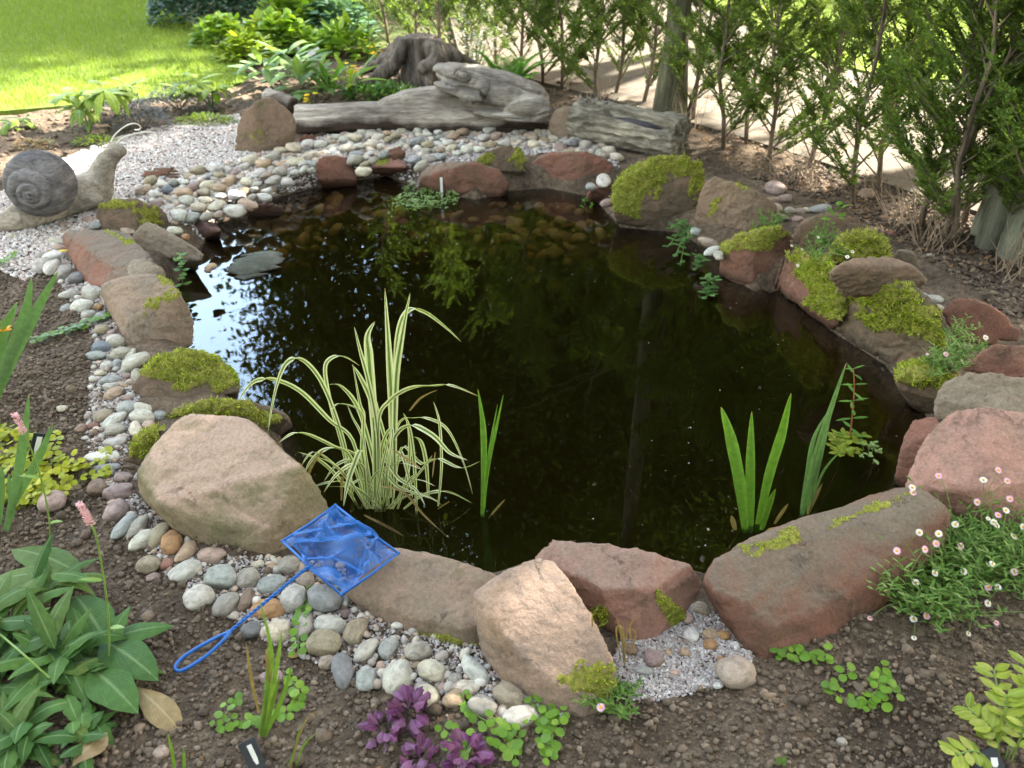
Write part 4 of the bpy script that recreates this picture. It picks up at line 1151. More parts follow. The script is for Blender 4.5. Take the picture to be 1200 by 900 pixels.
PAL = {   # colour word -> base colour
    'pale grey': (0.42, 0.395, 0.34), 'blue grey': (0.265, 0.27, 0.258), 'grey': (0.295, 0.27, 0.225), 'cream': (0.47, 0.41, 0.31), 'white': (0.52, 0.50, 0.45),
    'mauve': (0.255, 0.185, 0.165), 'pink': (0.36, 0.255, 0.21), 'tan': (0.36, 0.26, 0.17), 'orange brown': (0.34, 0.19, 0.085), 'brown': (0.185, 0.125, 0.09),
    'olive grey': (0.27, 0.225, 0.15), 'dark grey': (0.15, 0.145, 0.14), 'dark blue': (0.135, 0.155, 0.175), 'red brown': (0.21, 0.105, 0.075), 'beige': (0.30, 0.235, 0.18)}
COBS = []
def cobble(px, py, w, h, ang, col, lift=0.0, label=None, lm=None, z=None, cat='cobble'):
    g = random.Random(int(px * 131 + py * 17))
    c = on(px, py + h * 0.18) if z is None else at(px, py, z)
    D = depth(c); s = D / F
    dep = math.asin((CAM_H - c.z) / (c - Vector((0, 0, CAM_H))).length)
    th = R(ang)
    a = at(px - 0.5 * w * math.cos(th), py + 0.5 * w * math.sin(th), c.z); b = at(px + 0.5 * w * math.cos(th), py - 0.5 * w * math.sin(th), c.z)
    ax = b - a
    tilt = abs(math.sin(th))
    La = ax.length / 2 * (1 - 0.30 * tilt * (1 - h / max(w, h) * 0.4))
    azim = math.atan2(ax.y, ax.x)
    kc = 0.66
    Lb = h * s / 2 / (math.sqrt(math.sin(dep) ** 2 + (kc * math.cos(dep)) ** 2) * (1 - tilt) + tilt)
    Lc = kc * min(La, Lb) * (1.15 if tilt > 0.5 else 1.0)
    ob = bpy.data.objects.new('cobble', g.choice(COBMESH))
    COL.objects.link(ob)
    ob.location = (c.x, c.y, c.z + Lc * 0.55 + lift)
    ob.rotation_euler = (g.uniform(-0.12, 0.12), g.uniform(-0.12, 0.12), azim)
    ob.scale = (La * 1.02, Lb * 1.02, Lc)
    base = PAL[col]
    k = g.uniform(0.9, 1.1)
    ob.color = (base[0] * k, base[1] * k * g.uniform(0.97, 1.03), base[2] * k * g.uniform(0.95, 1.05), 1)
    COBS.append(dict(o=ob, px=px, py=py, w=w, h=h, ang=ang, col=col, label=label, cat=cat))
    if lm: LANDMARKS.append((lm, px, py))
    return ob

# front drift of cobbles, one by one
FRONT = [
 (141,577,42,22,20,'mauve'),(138,599,36,25,55,'mauve'),(145,560,22,13,0,'mauve'),(115,572,28,20,8,'brown'),(62,588,40,26,12,'pink'),(164,557,18,11,30,'blue grey'),
 (147,616,50,19,50,'blue grey'),(161,619,44,18,52,'grey'),(167,633,42,21,45,'pale grey'),(187,627,42,20,60,'olive grey'),(203,636,34,26,70,'orange brown'),(220,646,42,20,55,'tan'),
 (249,651,33,21,-5,'pink'),(175,661,34,22,15,'olive grey'),(218,668,46,23,26,'pale grey'),(259,676,42,27,0,'blue grey'),(234,699,40,28,20,'pale grey'),(266,706,47,25,48,'grey'),
 (292,677,27,23,0,'grey'),(319,685,36,24,4,'blue grey'),(290,703,38,17,62,'brown'),(210,616,17,10,0,'cream'),(303,661,17,11,15,'cream'),(320,666,17,12,0,'tan'),(315,713,40,23,-4,'orange brown'),
 (196,661,16,16,60,'red brown'),(180,676,18,10,10,'mauve'),(339,662,27,23,0,'grey'),(359,680,24,18,-10,'beige'),(345,701,36,31,70,'pale grey'),(381,701,40,35,-35,'blue grey'),
 (357,731,40,22,75,'grey'),(388,731,38,20,-6,'pale grey'),(326,739,36,26,10,'cream'),(297,737,28,20,0,'dark grey'),(379,753,44,31,0,'olive grey'),(320,792,33,18,0,'mauve'),
 (405,718,13,12,0,'mauve'),(417,740,42,25,66,'olive grey'),(430,760,47,21,48,'pale grey'),(455,760,33,20,62,'blue grey'),(491,762,36,25,10,'grey'),(466,793,49,34,82,'pale grey'),
 (430,794,34,24,85,'blue grey'),(402,784,54,25,-72,'dark grey'),(383,776,19,17,0,'beige'),(507,785,35,29,-30,'cream'),(556,785,48,23,-44,'white'),(500,813,36,29,20,'cream'),
 (520,805,15,12,0,'pink'),(532,818,31,23,30,'tan'),(548,806,31,20,-5,'cream'),(565,826,40,26,-25,'grey'),(534,795,17,16,0,'grey'),(488,779,11,9,0,'tan'),(597,815,42,28,-35,'olive grey'),
 (611,838,48,30,18,'pale grey'),(588,832,20,12,50,'tan'),(446,780,12,10,0,'pink'),(474,770,14,8,40,'tan'),
]
for f in FRONT: cobble(*f)
LEFT = [
 (65,300,29,13,4,'white'),(50,312,20,17,60,'pale grey'),(62,314,22,18,70,'pale grey'),(75,320,20,18,60,'grey'),(90,327,22,15,5,'dark grey'),(83,345,26,15,25,'pale grey'),(109,344,23,18,-10,'pale grey'),
 (97,359,30,18,14,'white'),(79,361,13,13,0,'blue grey'),(116,360,11,9,0,'orange brown'),(121,372,19,15,0,'blue grey'),(104,370,20,14,20,'grey'),(120,387,20,14,20,'olive grey'),(131,391,11,9,0,'mauve'),
 (134,399,19,15,-20,'pale grey'),(70,291,14,8,0,'pink'),(113,265,18,11,20,'blue grey'),(75,264,11,8,0,'pink'),(104,258,12,9,-20,'pink'),(66,283,18,10,-10,'pale grey'),(48,300,12,9,0,'grey'),(15,277,15,9,10,'cream'),
 (119,408,26,18,15,'dark blue'),(113,417,24,13,-10,'blue grey'),(136,402,24,18,25,'grey'),(142,414,31,18,22,'grey'),(159,425,42,19,36,'pale grey'),(153,416,22,11,60,'pale grey'),(181,428,18,12,5,'mauve'),(126,429,17,12,0,'pale grey'),
 (138,427,14,14,40,'blue grey'),(164,442,20,17,-45,'grey'),(117,438,14,9,5,'cream'),(130,446,29,12,5,'blue grey'),(131,453,22,11,10,'pale grey'),(144,451,17,8,-10,'tan'),(155,448,15,9,0,'beige'),(150,441,10,8,0,'mauve'),
 (134,461,29,15,25,'tan'),(150,466,17,9,0,'mauve'),(149,478,24,18,-10,'blue grey'),(167,478,21,15,-20,'pale grey'),(122,488,28,21,20,'olive grey'),(168,488,27,17,-10,'pale grey'),(187,487,18,12,10,'blue grey'),(175,498,15,10,0,'pink'),
 (134,494,38,15,36,'pale grey'),(135,504,30,16,18,'grey'),(159,503,24,15,-80,'cream'),(136,518,32,13,8,'pale grey'),(110,500,14,10,0,'red brown'),(122,536,43,16,2,'white'),(124,549,39,11,4,'blue grey'),
 (73,479,13,9,0,'cream'),(96,502,17,10,40,'brown'),(85,570,22,9,0,'olive grey'),
]
for f in LEFT: cobble(*f)
RIGHT = [
 (707,210,17,26,0,'pale grey'),(692,219,13,12,0,'blue grey'),(712,238,17,11,20,'mauve'),(830,284,26,12,-15,'beige'),(834,294,20,10,20,'white'),(842,299,12,13,0,'pale grey'),(815,272,14,10,0,'blue grey'),
 (908,221,24,20,0,'mauve'),(920,233,16,9,0,'mauve'),(961,245,27,10,8,'blue grey'),(904,243,26,13,-20,'pink'),(937,248,13,8,-10,'mauve'),(925,247,14,9,0,'grey'),(912,255,24,11,-15,'beige'),(934,257,14,7,0,'pink'),(945,246,8,6,0,'cream'),
 (1094,350,24,9,-12,'pale grey'),(1082,347,14,9,-30,'blue grey'),(1100,360,15,7,-15,'grey'),(1085,358,10,6,0,'grey'),
 (1090,300,11,6,0,'grey'),(1100,255,14,8,0,'mauve'),
]
for f in RIGHT: cobble(*f)
GRAVS = [
 (862,786,46,36,12,'beige'),(765,771,25,21,20,'mauve'),(821,713,23,15,-8,'beige'),(806,724,15,13,20,'pink'),(809,743,22,20,-20,'white'),(833,742,22,13,-5,'tan'),(848,744,16,12,0,'orange brown'),(832,754,19,15,25,'orange brown'),
 (802,764,13,11,0,'tan'),(739,760,21,16,-10,'brown'),(752,785,28,12,-14,'blue grey'),(790,788,14,9,-10,'pink'),(841,803,13,8,0,'white'),(845,772,8,9,0,'orange brown'),(861,744,7,6,0,'tan'),(783,764,9,10,0,'tan'),(803,752,8,7,0,'mauve'),(863,756,8,11,0,'white'),
 (190,880,22,17,10,'beige'),(560,868,9,8,0,'tan'),(986,869,12,10,0,'grey'),(985,803,0.1,0.1,0,'grey'),
]
for f in GRAVS:
    if f[2] > 1: cobble(*f)
WET = [(247,313,16,9,8,'tan'),(205,271,18,12,-5,'pale grey'),(205,261,12,8,0,'beige'),(218,278,10,7,0,'orange brown'),(150,271,17,10,-30,'beige'),(244,318,9,5,0,'brown')]
for f in WET: cobble(*f)

# far drift: packed in two passes inside the drift's outline
DRIFT_PX = [(168,222),(186,210),(235,202),(300,186),(340,176),(352,172),(420,156),(500,152),(560,156),(640,152),(668,162),(705,172),(724,186),(706,192),(640,176),(612,171),(585,168),
            (556,182),(512,188),(484,204),(480,186),(440,184),(433,205),(420,207),(408,183),(385,181),(368,190),(366,208),(330,222),(312,236),(286,248),(262,260),(230,264),(205,256),(184,240),(170,232)]
pts = []
g = random.Random(21)
cols = ['pale grey'] * 9 + ['blue grey'] * 4 + ['grey'] * 4 + ['cream'] * 6 + ['tan'] * 2 + ['beige'] * 3 + ['white'] * 3 + ['mauve', 'pink', 'olive grey', 'dark blue', 'olive grey']
for tries in range(12000):
    x = g.uniform(165, 725); y = g.uniform(150, 260)
    if not inpoly(np.array([x]), np.array([y]), DRIFT_PX)[0]: continue
    D = depth(at(x, y, 0)); w = g.uniform(0.048, 0.095) / (D / F)
    if 1 == sum(1 for q in pts if ((q[0] - x) / (0.5 * (q[2] + w))) ** 2 + ((q[1] - y) / (0.32 * (q[2] + w))) ** 2 < 0.52) + 1 and len(pts) < 150:
        pts.append((x, y, w))
for x, y, w in sorted(pts, key=lambda q: q[1]):
    col = g.choice(cols)
    if 240 < x < 320 and 212 < y < 250 and g.random() < 0.75: col = g.choice(['cream', 'cream', 'tan', 'white'])
    cobble(x, y, w, w * g.uniform(0.62, 0.8), g.uniform(-25, 35), col, lift=g.uniform(0.0, 0.022))
print('cobbles', len(COBS))

# words for each cobble: colour, shape, and the rocks it lies by
LM = LANDMARKS + [('long log', 430, 145), ('snail', 60, 262), ('bark covered log', 730, 165), ('blue net handle', 285, 725), ('purple leaves', 480, 850), ('golden creeping plant', 60, 545), ('hedge stems', 990, 235)]
SHORT = {}
import itertools
def describe(cb, k):
    r = max(cb['w'], cb['h']) / max(1e-3, min(cb['w'], cb['h']))
    sz = cb['o'].scale[0] + cb['o'].scale[1]
    size = 'tiny ' if sz < 0.045 else ('small ' if sz < 0.07 else ('large ' if sz > 0.115 else ''))
    shape = 'long' if r > 1.75 else ('oval' if r > 1.3 else 'round')
    near = sorted(LM, key=lambda q: ((q[1] - cb['px']) / 1.0) ** 2 + ((q[2] - cb['py']) / 0.6) ** 2)
    s = f"{size}{shape} {cb['col']} cobble"
    dx = cb['px'] - near[0][1]; dy = cb['py'] - near[0][2]
    rel = ('right of' if dx > 0 else 'left of') if abs(dx) > abs(dy) * 1.2 else ('in front of' if dy > 0 else 'behind')
    a = f"{s} {rel} the {near[0][0]}"
    if k == 0: return a
    return f"{s} {rel} the {near[0][0]}, towards the {near[1][0]}"
lab = [describe(cb, 0) for cb in COBS]
for k in (1,):
    cnt = {}
    for s in lab: cnt[s] = cnt.get(s, 0) + 1
    lab = [describe(cb, k) if cnt[s] > 1 else s for cb, s in zip(COBS, lab)]
groups = {}
for i, s in enumerate(lab): groups.setdefault(s, []).append(i)
for s, ids in groups.items():
    if len(ids) > 1:
        ids.sort(key=lambda i: COBS[i]['px'])
        names = ['leftmost', 'rightmost'] if len(ids) == 2 else (['leftmost', 'middle', 'rightmost'] if len(ids) == 3 else ['leftmost'] + [f'{o_} from left' for o_ in ('second', 'third', 'fourth', 'fifth', 'sixth', 'seventh', 'eighth')[:len(ids) - 2]] + ['rightmost'])
        for n_, i in zip(names, ids):
            a, b = s.split(' cobble ', 1)
            lab[i] = f"{n_} {a} cobble {b}"
for cb, s in zip(COBS, lab):
    for cut in ('small ', 'tiny ', 'large ', ' the', 'second from left ', ' the', ' dark mossy', ', towards'):
        if len(s.split()) > 16: s = s.replace(cut, 'second ' if cut.startswith('second') else ('' if cut != ' the' else ''), 1)
    tag(cb['o'], s, 'cobble', 'cobbles around the pond')

# ------------------------------------------------------------------ logs, stump, carvings
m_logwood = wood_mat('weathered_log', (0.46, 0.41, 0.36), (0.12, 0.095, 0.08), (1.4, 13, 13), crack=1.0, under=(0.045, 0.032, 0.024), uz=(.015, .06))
m_frog = wood_mat('carved_grey_wood', (0.31, 0.28, 0.25), (0.115, 0.098, 0.085), (2.5, 14, 14), crack=0.12)
m_shell = wood_mat('carved_dark_wood', (0.21, 0.195, 0.195), (0.05, 0.045, 0.048), (5, 5, 16), crack=0.12)
m_snail = wood_mat('carved_pale_wood', (0.50, 0.44, 0.36), (0.16, 0.135, 0.11), (3, 12, 9), crack=0.15)
m_bark = wood_mat('lichened_bark', (0.34, 0.31, 0.25), (0.055, 0.045, 0.034), (3.0, 16, 16), crack=1.0)
m_stump = wood_mat('grey_stump', (0.23, 0.19, 0.16), (0.035, 0.028, 0.024), (14, 14, 2.5), crack=0.6)
m_trunk = wood_mat('green_grey_bark', (0.15, 0.145, 0.09), (0.045, 0.042, 0.026), (16, 16, 1.6), crack=0.6)
m_smooth = wood_mat('pale_smooth_bark', (0.255, 0.26, 0.20), (0.16, 0.165, 0.12), (6, 6, 0.9), crack=0.12)
m_stem = wood_mat('hedge_stem', (0.27, 0.205, 0.155), (0.10, 0.075, 0.058), (30, 30, 4), crack=0.2)

def blob(name, mb, voxel, smooth_it, origin, bark=None, mat=None, parent=None):
    me = remeshed(name, mb.v, mb.f, voxel, smooth_it)
    V = vget(me)
    if bark: V = bark(V, nget(me))
    vset(me, V - np.array(origin, np.float32))
    o = link(name, me, mat, parent)
    if parent is None: o.location = origin
    return o
def caps(mb, pts, rad, n=14):
    mb.tube(pts, rad, n)
    for p, r in zip(pts, rad): mb.ell(p, (r, r, r), seg=n)
def nz3(V, sx, sy, sz, off=0.0, fr=False):
    if fr: return np.array([mnoise.fractal(Vector((p[0] * sx + off, p[1] * sy, p[2] * sz)), 1.0, 2.0, 4) for p in V])
    return np.array([mnoise.noise(Vector((p[0] * sx + off, p[1] * sy, p[2] * sz))) for p in V])
def roty(a):
    return Matrix.Rotation(a, 3, 'Y')

YL = at(500, 158).y + 0.10
# long log
mb = MB()
A = aty(349, 143, YL); B = aty(450, 139, YL); C = aty(500, 134, YL); Dp = aty(560, 141, YL); E = aty(640, 147, YL)
s5 = depth(B) / F
mb.tube([A, A.lerp(B, .5), B, C, Dp, E], [0.105, 0.10, 0.105, 0.125, 0.105, 0.075], 18)
mb.tube([aty(448, 126, YL), aty(480, 119, YL), aty(512, 116, YL), aty(560, 132, YL)], [0.055, 0.075, 0.085, 0.07], 16)
mb.tube([aty(560, 134, YL), aty(636, 140, YL)], [0.09, 0.085], 16)
def barklog(V, Nn):
    return V + Nn * (0.016 * nz3(V, 2.2, 16, 16, 0, True) + 0.007 * nz3(V, 9, 40, 40, 5))[:, None]
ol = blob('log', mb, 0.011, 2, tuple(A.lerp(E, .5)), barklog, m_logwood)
tag(ol, 'long silvery weathered log behind the cobbles with the carved frog on its end', 'log')

def pe(mb, px, py, rx, rz, ry, ang, Y, seg=18, rings=12):
    c = aty(px, py, Y); s = depth(c) / F
    mb.ell(c, (rx * s, ry, rz * s * 1.04), roty(R(ang)), seg, rings)
YF = YL - 0.01
mb = MB()
pe(mb, 588, 106, 52, 21, .15, 14, YF); pe(mb, 560, 97, 40, 19, .14, 10, YF); pe(mb, 535, 87, 25, 12.5, .11, 8, YF)
pe(mb, 521, 83, 14, 8, .08, 14, YF); pe(mb, 618, 116, 27, 20, .15, 22, YF)
pe(mb, 590, 93, 44, 6, .05, 19, YF); pe(mb, 545, 81, 22, 5, .07, 8, YF)
YT = YF - 0.13
pe(mb, 617, 123, 28, 12.5, .07, -5, YT); pe(mb, 600, 136, 47, 5, .07, 6, YT + .01); pe(mb, 634, 131, 14, 9, .06, -30, YT)
pe(mb, 551, 113, 17, 8.5, .055, 8, YT); pe(mb, 530, 107, 21, 5.5, .05, 16, YT + .02); pe(mb, 565, 103, 12, 12, .06, 40, YT + .03)
pe(mb, 525, 101, 18, 4, .05, 12, YT + .02)
GROOVES = [([(509,85),(522,91),(536,96),(549,98)], 1.3), ([(588,129),(596,119),(609,112),(626,111),(641,119)], 1.7), ([(556,121),(576,126),(590,128)], 1.6), ([(549,80),(580,90),(610,101),(634,111)], 1.4),
           ([(524,98),(546,103),(562,107),(569,117)], 1.5), ([(512,108),(530,113),(550,121)], 1.3), ([(562,134),(590,140),(625,138),(641,133)], 1.5), ([(534,84),(538,94),(549,95),(553,87),(546,81),(536,82)], 1.1)]
def chisel(V, Nn):
    V = V + Nn * (0.003 * nz3(V, 5, 40, 40, 2, True))[:, None]
    px, py = proj(V); dep_ = np.zeros(len(V))
    for line, w in GROOVES:
        for (ax_, ay_), (bx_, by_) in zip(line[:-1], line[1:]):
            ux, uy = bx_ - ax_, by_ - ay_
            tt = np.clip(((px - ax_) * ux + (py - ay_) * uy) / (ux * ux + uy * uy), 0, 1)
            dd_ = np.hypot(px - ax_ - tt * ux, py - ay_ - tt * uy)
            dep_ = np.maximum(dep_, np.exp(-(dd_ / w) ** 2))
    dep_ *= np.clip(-Nn[:, 1] + .35, 0, 1)
    return V - Nn * (0.024 * dep_)[:, None]
frog = blob('frog_body', mb, 0.006, 3, tuple(aty(580, 135, YF)), chisel, m_frog)
frog.name = 'carved_frog'
tag(frog, 'grey carved wooden frog crouching on the end of the long log', 'carving')
mb = MB(); cE = aty(543, 88, YF - 0.118); mb.ell(cE, (0.036, 0.02, 0.024), roty(R(10)), 18, 10)
mb.tube([cE + Vector((0.042 * math.cos(a), -0.004, 0.029 * math.sin(a))) for a in np.linspace(0, 2 * math.pi, 20)], 0.005, 6)
eye = mb.build('eye', m_frog, frog)

# bark covered log on the right
a0 = at(676, 166); a1 = at(800, 192)
a0.z = 0.105; a1.z = 0.115; a0.y += 0.10; a1.y += 0.10
ax = (a1 - a0).normalized()
mb = MB(); mb.tube([a0.lerp(a1, k / 8) for k in range(9)], [0.105, 0.125, 0.13, 0.125, 0.13, 0.128, 0.122, 0.125, 0.12], 22)
sidev = Vector((0, 0, 1)).cross(ax).normalized()           # points away from the camera or to it
if sidev.y > 0: sidev = -sidev
upv = ax.cross(sidev); upv = upv if upv.z > 0 else -upv
def barky(V, Nn):
    W = V - np.array(a0)
    u = W @ np.array(ax); f = W @ np.array(sidev); h = W @ np.array(upv)
    th = np.arctan2(h, f)
    Q = np.stack([u * 5, th * 3.2, np.zeros_like(u)], 1)
    rid = np.array([mnoise.ridged_multi_fractal(Vector((q[0], q[1], 2.0)), 0.9, 2.1, 4, 1.0, 2.0) for q in Q])
    d = 0.020 * (rid - 1.0) + 0.012 * nz3(V, 7, 7, 7, 4)
    slot = np.clip(1 - ((th - 0.85 + 0.5 * (u - 0.42)) / 0.30) ** 2, 0, 1) * np.clip((u - 0.24) / 0.05, 0, 1)
    return V + Nn * (d - 0.05 * slot)[:, None]
lg = blob('bark_log', mb, 0.0085, 1, tuple(a0.lerp(a1, .5)), barky, m_bark)
lg.data.transform(Matrix.Rotation(-math.atan2(ax.y, ax.x), 4, 'Z')); lg.rotation_euler = (0, 0, math.atan2(ax.y, ax.x))
tag(lg, 'short rotten log with flaking lichened bark behind the big green mossy boulder', 'log')
mb = MB()
p0 = a0 + ax * 0.27 + sidev * 0.062 + upv * 0.062; p1 = a0 + ax * 0.62 + sidev * 0.078 + upv * 0.045
rz_ = math.atan2(ax.y, ax.x)
q0 = Matrix.Rotation(-rz_, 3, 'Z') @ (p0 - lg.location); q1 = Matrix.Rotation(-rz_, 3, 'Z') @ (p1 - lg.location)
mb.tube([q0, q0.lerp(q1, .3), q0.lerp(q1, .7), q1], [0.006, 0.026, 0.030, 0.012], 10)
hollow = link('hollow_shade', mb.mesh('hollow_shade'), wood_mat('shaded_hollow', (0.05, 0.045, 0.055), (0.012, 0.011, 0.014), (2, 25, 25), crack=0.2), lg)  # dark strip laid in the split, painting the shade of its hollow
mb = MB(); g = random.Random(3)
for k in range(26):                                           # curls of lichen and loose bark on its far end
    c = a0 + ax * g.uniform(0.02, 0.24) + upv * (0.118 + g.uniform(0, 0.02)) + sidev * g.uniform(-0.06, 0.07)
    c = Matrix.Rotation(-rz_, 3, 'Z') @ (c - lg.location)
    mb.leaf(c, (g.uniform(-1, 1), g.uniform(-1, 1), g.uniform(0.1, .9)), (0, 0, 1), g.uniform(.03, .06), g.uniform(.02, .04), g.uniform(.4, 1.2), .3, 4)
link('bark_flakes', mb.mesh('bark_flakes'), m_bark, lg)

# stump with roots
YS = at(490, 96).y
mb = MB()
def ap(px, py, dy=0.0): return aty(px, py, YS + dy)
caps(mb, [ap(492, 50), ap(494, 66), ap(494, 92)], [0.125, 0.135, 0.16], 20)
caps(mb, [ap(472, 52, -.08), ap(458, 76, -.15), ap(440, 97, -.22)], [0.075, 0.065, 0.05])
caps(mb, [ap(470, 60, .05), ap(445, 74, .0), ap(424, 84, -.02)], [0.07, 0.05, 0.03])
caps(mb, [ap(508, 58, -.14), ap(514, 70, -.2), ap(498, 80, -.26)], [0.075, 0.07, 0.045])
caps(mb, [ap(515, 56, -.02), ap(535, 66, -.04), ap(560, 74, 0)], [0.07, 0.045, 0.02])
caps(mb, [ap(502, 80, -.2), ap(502, 100, -.28)], [0.05, 0.03])
caps(mb, [ap(450, 66, .1), ap(428, 76, .15)], [0.03, 0.02])
st_ = blob('tree_stump', mb, 0.013, 3, tuple(at(490, 96)), lambda V, Nn: np.where((V[:, 2:3] > ap(492, 42).z), np.concatenate([V[:, :2], np.full((len(V), 1), ap(492, 42).z)], 1), V + Nn * (0.02 * nz3(V, 14, 14, 3, 0, True))[:, None]), m_stump)
tag(st_, 'old grey tree stump with spreading bare roots behind the long log', 'stump')

# snail carving
YN = at(47, 262).y
cS = aty(47, 215, YN); sS = depth(cS) / F
snail = thing('carved_snail', 'carved wooden snail with dark spiral shell and wire feelers on the gravel', 'carving', tuple(at(70, 255)))
mb = MB()
g0, g1, g2 = at(-6, 272), at(52, 262), at(112, 244)
caps(mb, [g0 + Vector((0, 0, .025)), at(25, 268) + Vector((0, 0, .05)), g1 + Vector((0, .03, .07)), at(85, 252) + Vector((0, .04, .08)), g2 + Vector((0, .03, .085))], [0.03, 0.065, 0.085, 0.09, 0.095], 16)
YK = g2.y + 0.05
caps(mb, [aty(112, 226, YK), aty(118, 205, YK), aty(127, 187, YK), aty(136, 177, YK)], [0.075, 0.06, 0.048, 0.040], 16)
mb.ell(aty(136, 176, YK), (0.05, 0.055, 0.035), roty(R(20)))
mb.ell(aty(104, 233, YK - 0.1), (0.07, 0.05, 0.045))
body = blob('body', mb, 0.009, 5, tuple(snail.location), lambda V, Nn: V + Nn * (0.006 * nz3(V, 8, 20, 14, 0, True))[:, None], m_snail, snail)
# shell: a pole on the near side and a spiral groove running into it
nr, nth = 90, 150
al = np.linspace(0.0, np.pi, nr)[:, None]; th = np.linspace(0, 2 * np.pi, nth, endpoint=False)[None, :]
rho = np.clip(al / (np.pi / 2), 1e-3, 2)
ph = np.log(np.minimum(rho, 1.0)) / np.log(2.15) - th / (2 * np.pi) + 0.15
fr_ = ph - np.floor(ph)
gro = np.abs(np.sin(np.pi * fr_)) ** 0.55
w_ = np.where(rho < 1, 1.0, np.clip(1.5 - rho * 0.5, 0, 1)) * np.ones_like(th)
ridge = 0.010 * np.sin(40 * fr_ + 3 * th) * 0
rad = 1 - 0.10 * (1 - gro) * np.clip(rho * 1.6, 0, 1) * (rho < 1.02)
Rx, Rz, Ry = 41 * sS, 38.5 * sS, 0.14
sh = 7 * sS * np.clip(1 - rho, 0, 1)
x = np.sin(al) * np.cos(th) * Rx * rad + sh; z = np.sin(al) * np.sin(th) * Rz * rad - 0.8 * sh
y = -np.cos(al) * Ry * rad - (0.02 * np.clip(1 - rho, 0, 1) ** 1.5) - 0.016 * gro * np.clip(1 - rho, 0, 1) + 0 * th
V = np.stack([x, y, z], 2).reshape(-1, 3)
rot = np.array(Matrix.Rotation(R(-6), 3, 'X'))
V = V @ rot.T + np.array(cS) - np.array(snail.location)
ii, jj = np.meshgrid(np.arange(nr - 1), np.arange(nth), indexing='ij')
a_ = (ii * nth + jj).ravel(); b_ = (ii * nth + (jj + 1) % nth).ravel()
me = npmesh('shell', V, np.stack([a_, a_ + nth, b_ + nth, b_], 1), True)
link('shell', me, m_shell, snail)
m_wire = plain('pale_wire', (0.62, 0.58, 0.52), 0.5, 0.4, 0.1)
for poly in ([(130,167),(133,160),(141,152),(151,146),(160,145),(165,149),(163,152),(158,152)], [(137,168),(143,162),(153,158),(168,155),(178,155),(185,159),(184,163),(179,163),(175,160)]):
    P = [aty(px, py, YK + 0.015 * k) for k, (px, py) in enumerate(poly)]
    # smooth the wire
    Q = []
    for i in range(len(P) - 1):
        p0 = P[max(0, i - 1)]; p1 = P[i]; p2 = P[i + 1]; p3 = P[min(len(P) - 1, i + 2)]
        for k in range(5):
            u = k / 5
            Q.append(0.5 * ((2 * p1) + (p2 - p0) * u + (2 * p0 - 5 * p1 + 4 * p2 - p3) * u * u + (3 * p1 - p0 - 3 * p2 + p3) * u ** 3))
    Q.append(P[-1])
    mb = MB(); mb.tube(Q, 0.0035, 6); mb.build('antenna', m_wire, snail)
# a sawn branch end behind the upright boulder
mb = MB(); b0 = aty(312, 113, YL + .3); b1 = aty(344, 124, YL + .18)
mb.tube([b0, b0.lerp(b1, .5), b1], [0.05, 0.055, 0.055], 14)
br = blob('sawn_branch', mb, 0.008, 1, tuple(b1), lambda V, Nn: V + Nn * (0.008 * nz3(V, 5, 25, 25, 0, True))[:, None], m_logwood)
tag(br, 'short sawn branch poking out behind the upright brown boulder', 'branch')

# ------------------------------------------------------------------ trees
def leafcloud(name, centers, radii, n, size, mat, g, keep=None, flat=0.5):
    """leaf-sized faces clustered on twigs inside ellipsoids"""
    per = 26
    nc = n // per
    P = []
    tot = sum(r[0] * r[1] * r[2] for r in radii)
    for c, r in zip(centers, radii):
        k = max(8, int(nc * r[0] * r[1] * r[2] / tot))
        d = g.normal(0, 1, (k, 3)); d /= np.linalg.norm(d, axis=1)[:, None]
        rr = g.uniform(0, 1, k) ** 0.45
        P.append(np.array(c) + d * rr[:, None] * np.array(r))
    Cn = np.concatenate(P)
    spread = size * 2.6
    L = (Cn[:, None, :] + g.normal(0, 1, (len(Cn), per, 3)) * spread * np.array([1, 1, 0.6])).reshape(-1, 3)
    if keep is not None: L = L[keep(L)]
    m = len(L)
    d = g.normal(0, 1, (m, 3)); d[:, 2] *= 0.6; d[:, 2] -= 0.2; d /= np.linalg.norm(d, axis=1)[:, None]
    nn = g.normal(0, 1, (m, 3)) * flat; nn[:, 2] += 1
    sd = np.cross(d, nn); sd /= np.linalg.norm(sd, axis=1)[:, None] + 1e-9
    ln = (size * g.uniform(0.6, 1.25, m))[:, None]
    V = np.stack([L, L + d * ln * .45 + sd * ln * .27, L + d * ln, L + d * ln * .45 - sd * ln * .27], 1).reshape(-1, 3)
    return npmesh(name, V, np.arange(4 * m).reshape(m, 4), False)
m_crown = leaf_mat('tree_leaf', [(0.045, 0.07, 0.016), (0.06, 0.09, 0.018), (0.075, 0.10, 0.02), (0.035, 0.055, 0.015)], 0.3, 0.45)
SQ = np.array([math.sin(SUN_AZ), math.cos(SUN_AZ)]); TAN = math.tan(SUN_EL)
def sunpath(L):           # crowns stop where the light over the path begins
    q = L[:, 0] * SQ[0] + L[:, 1] * SQ[1]
    e = q - L[:, 2] / TAN
    ok = (e < 4.1 + 0.35 * np.sin(L[:, 1] * 2.1)) | ((e < 6.4) & (np.sin(L[:, 0] * 6.3 + L[:, 2] * 4.1) + np.sin(L[:, 1] * 5.7 - L[:, 2] * 3.3) > 1.05))
    ok &= ~((e > 2.7) & (np.sin(L[:, 0] * 7.1 + L[:, 1] * 5.3) + np.sin(L[:, 2] * 6.7 + L[:, 1] * 3.1) > 0.35))    # ragged, gappy edge
    return ok & gaponly(L)
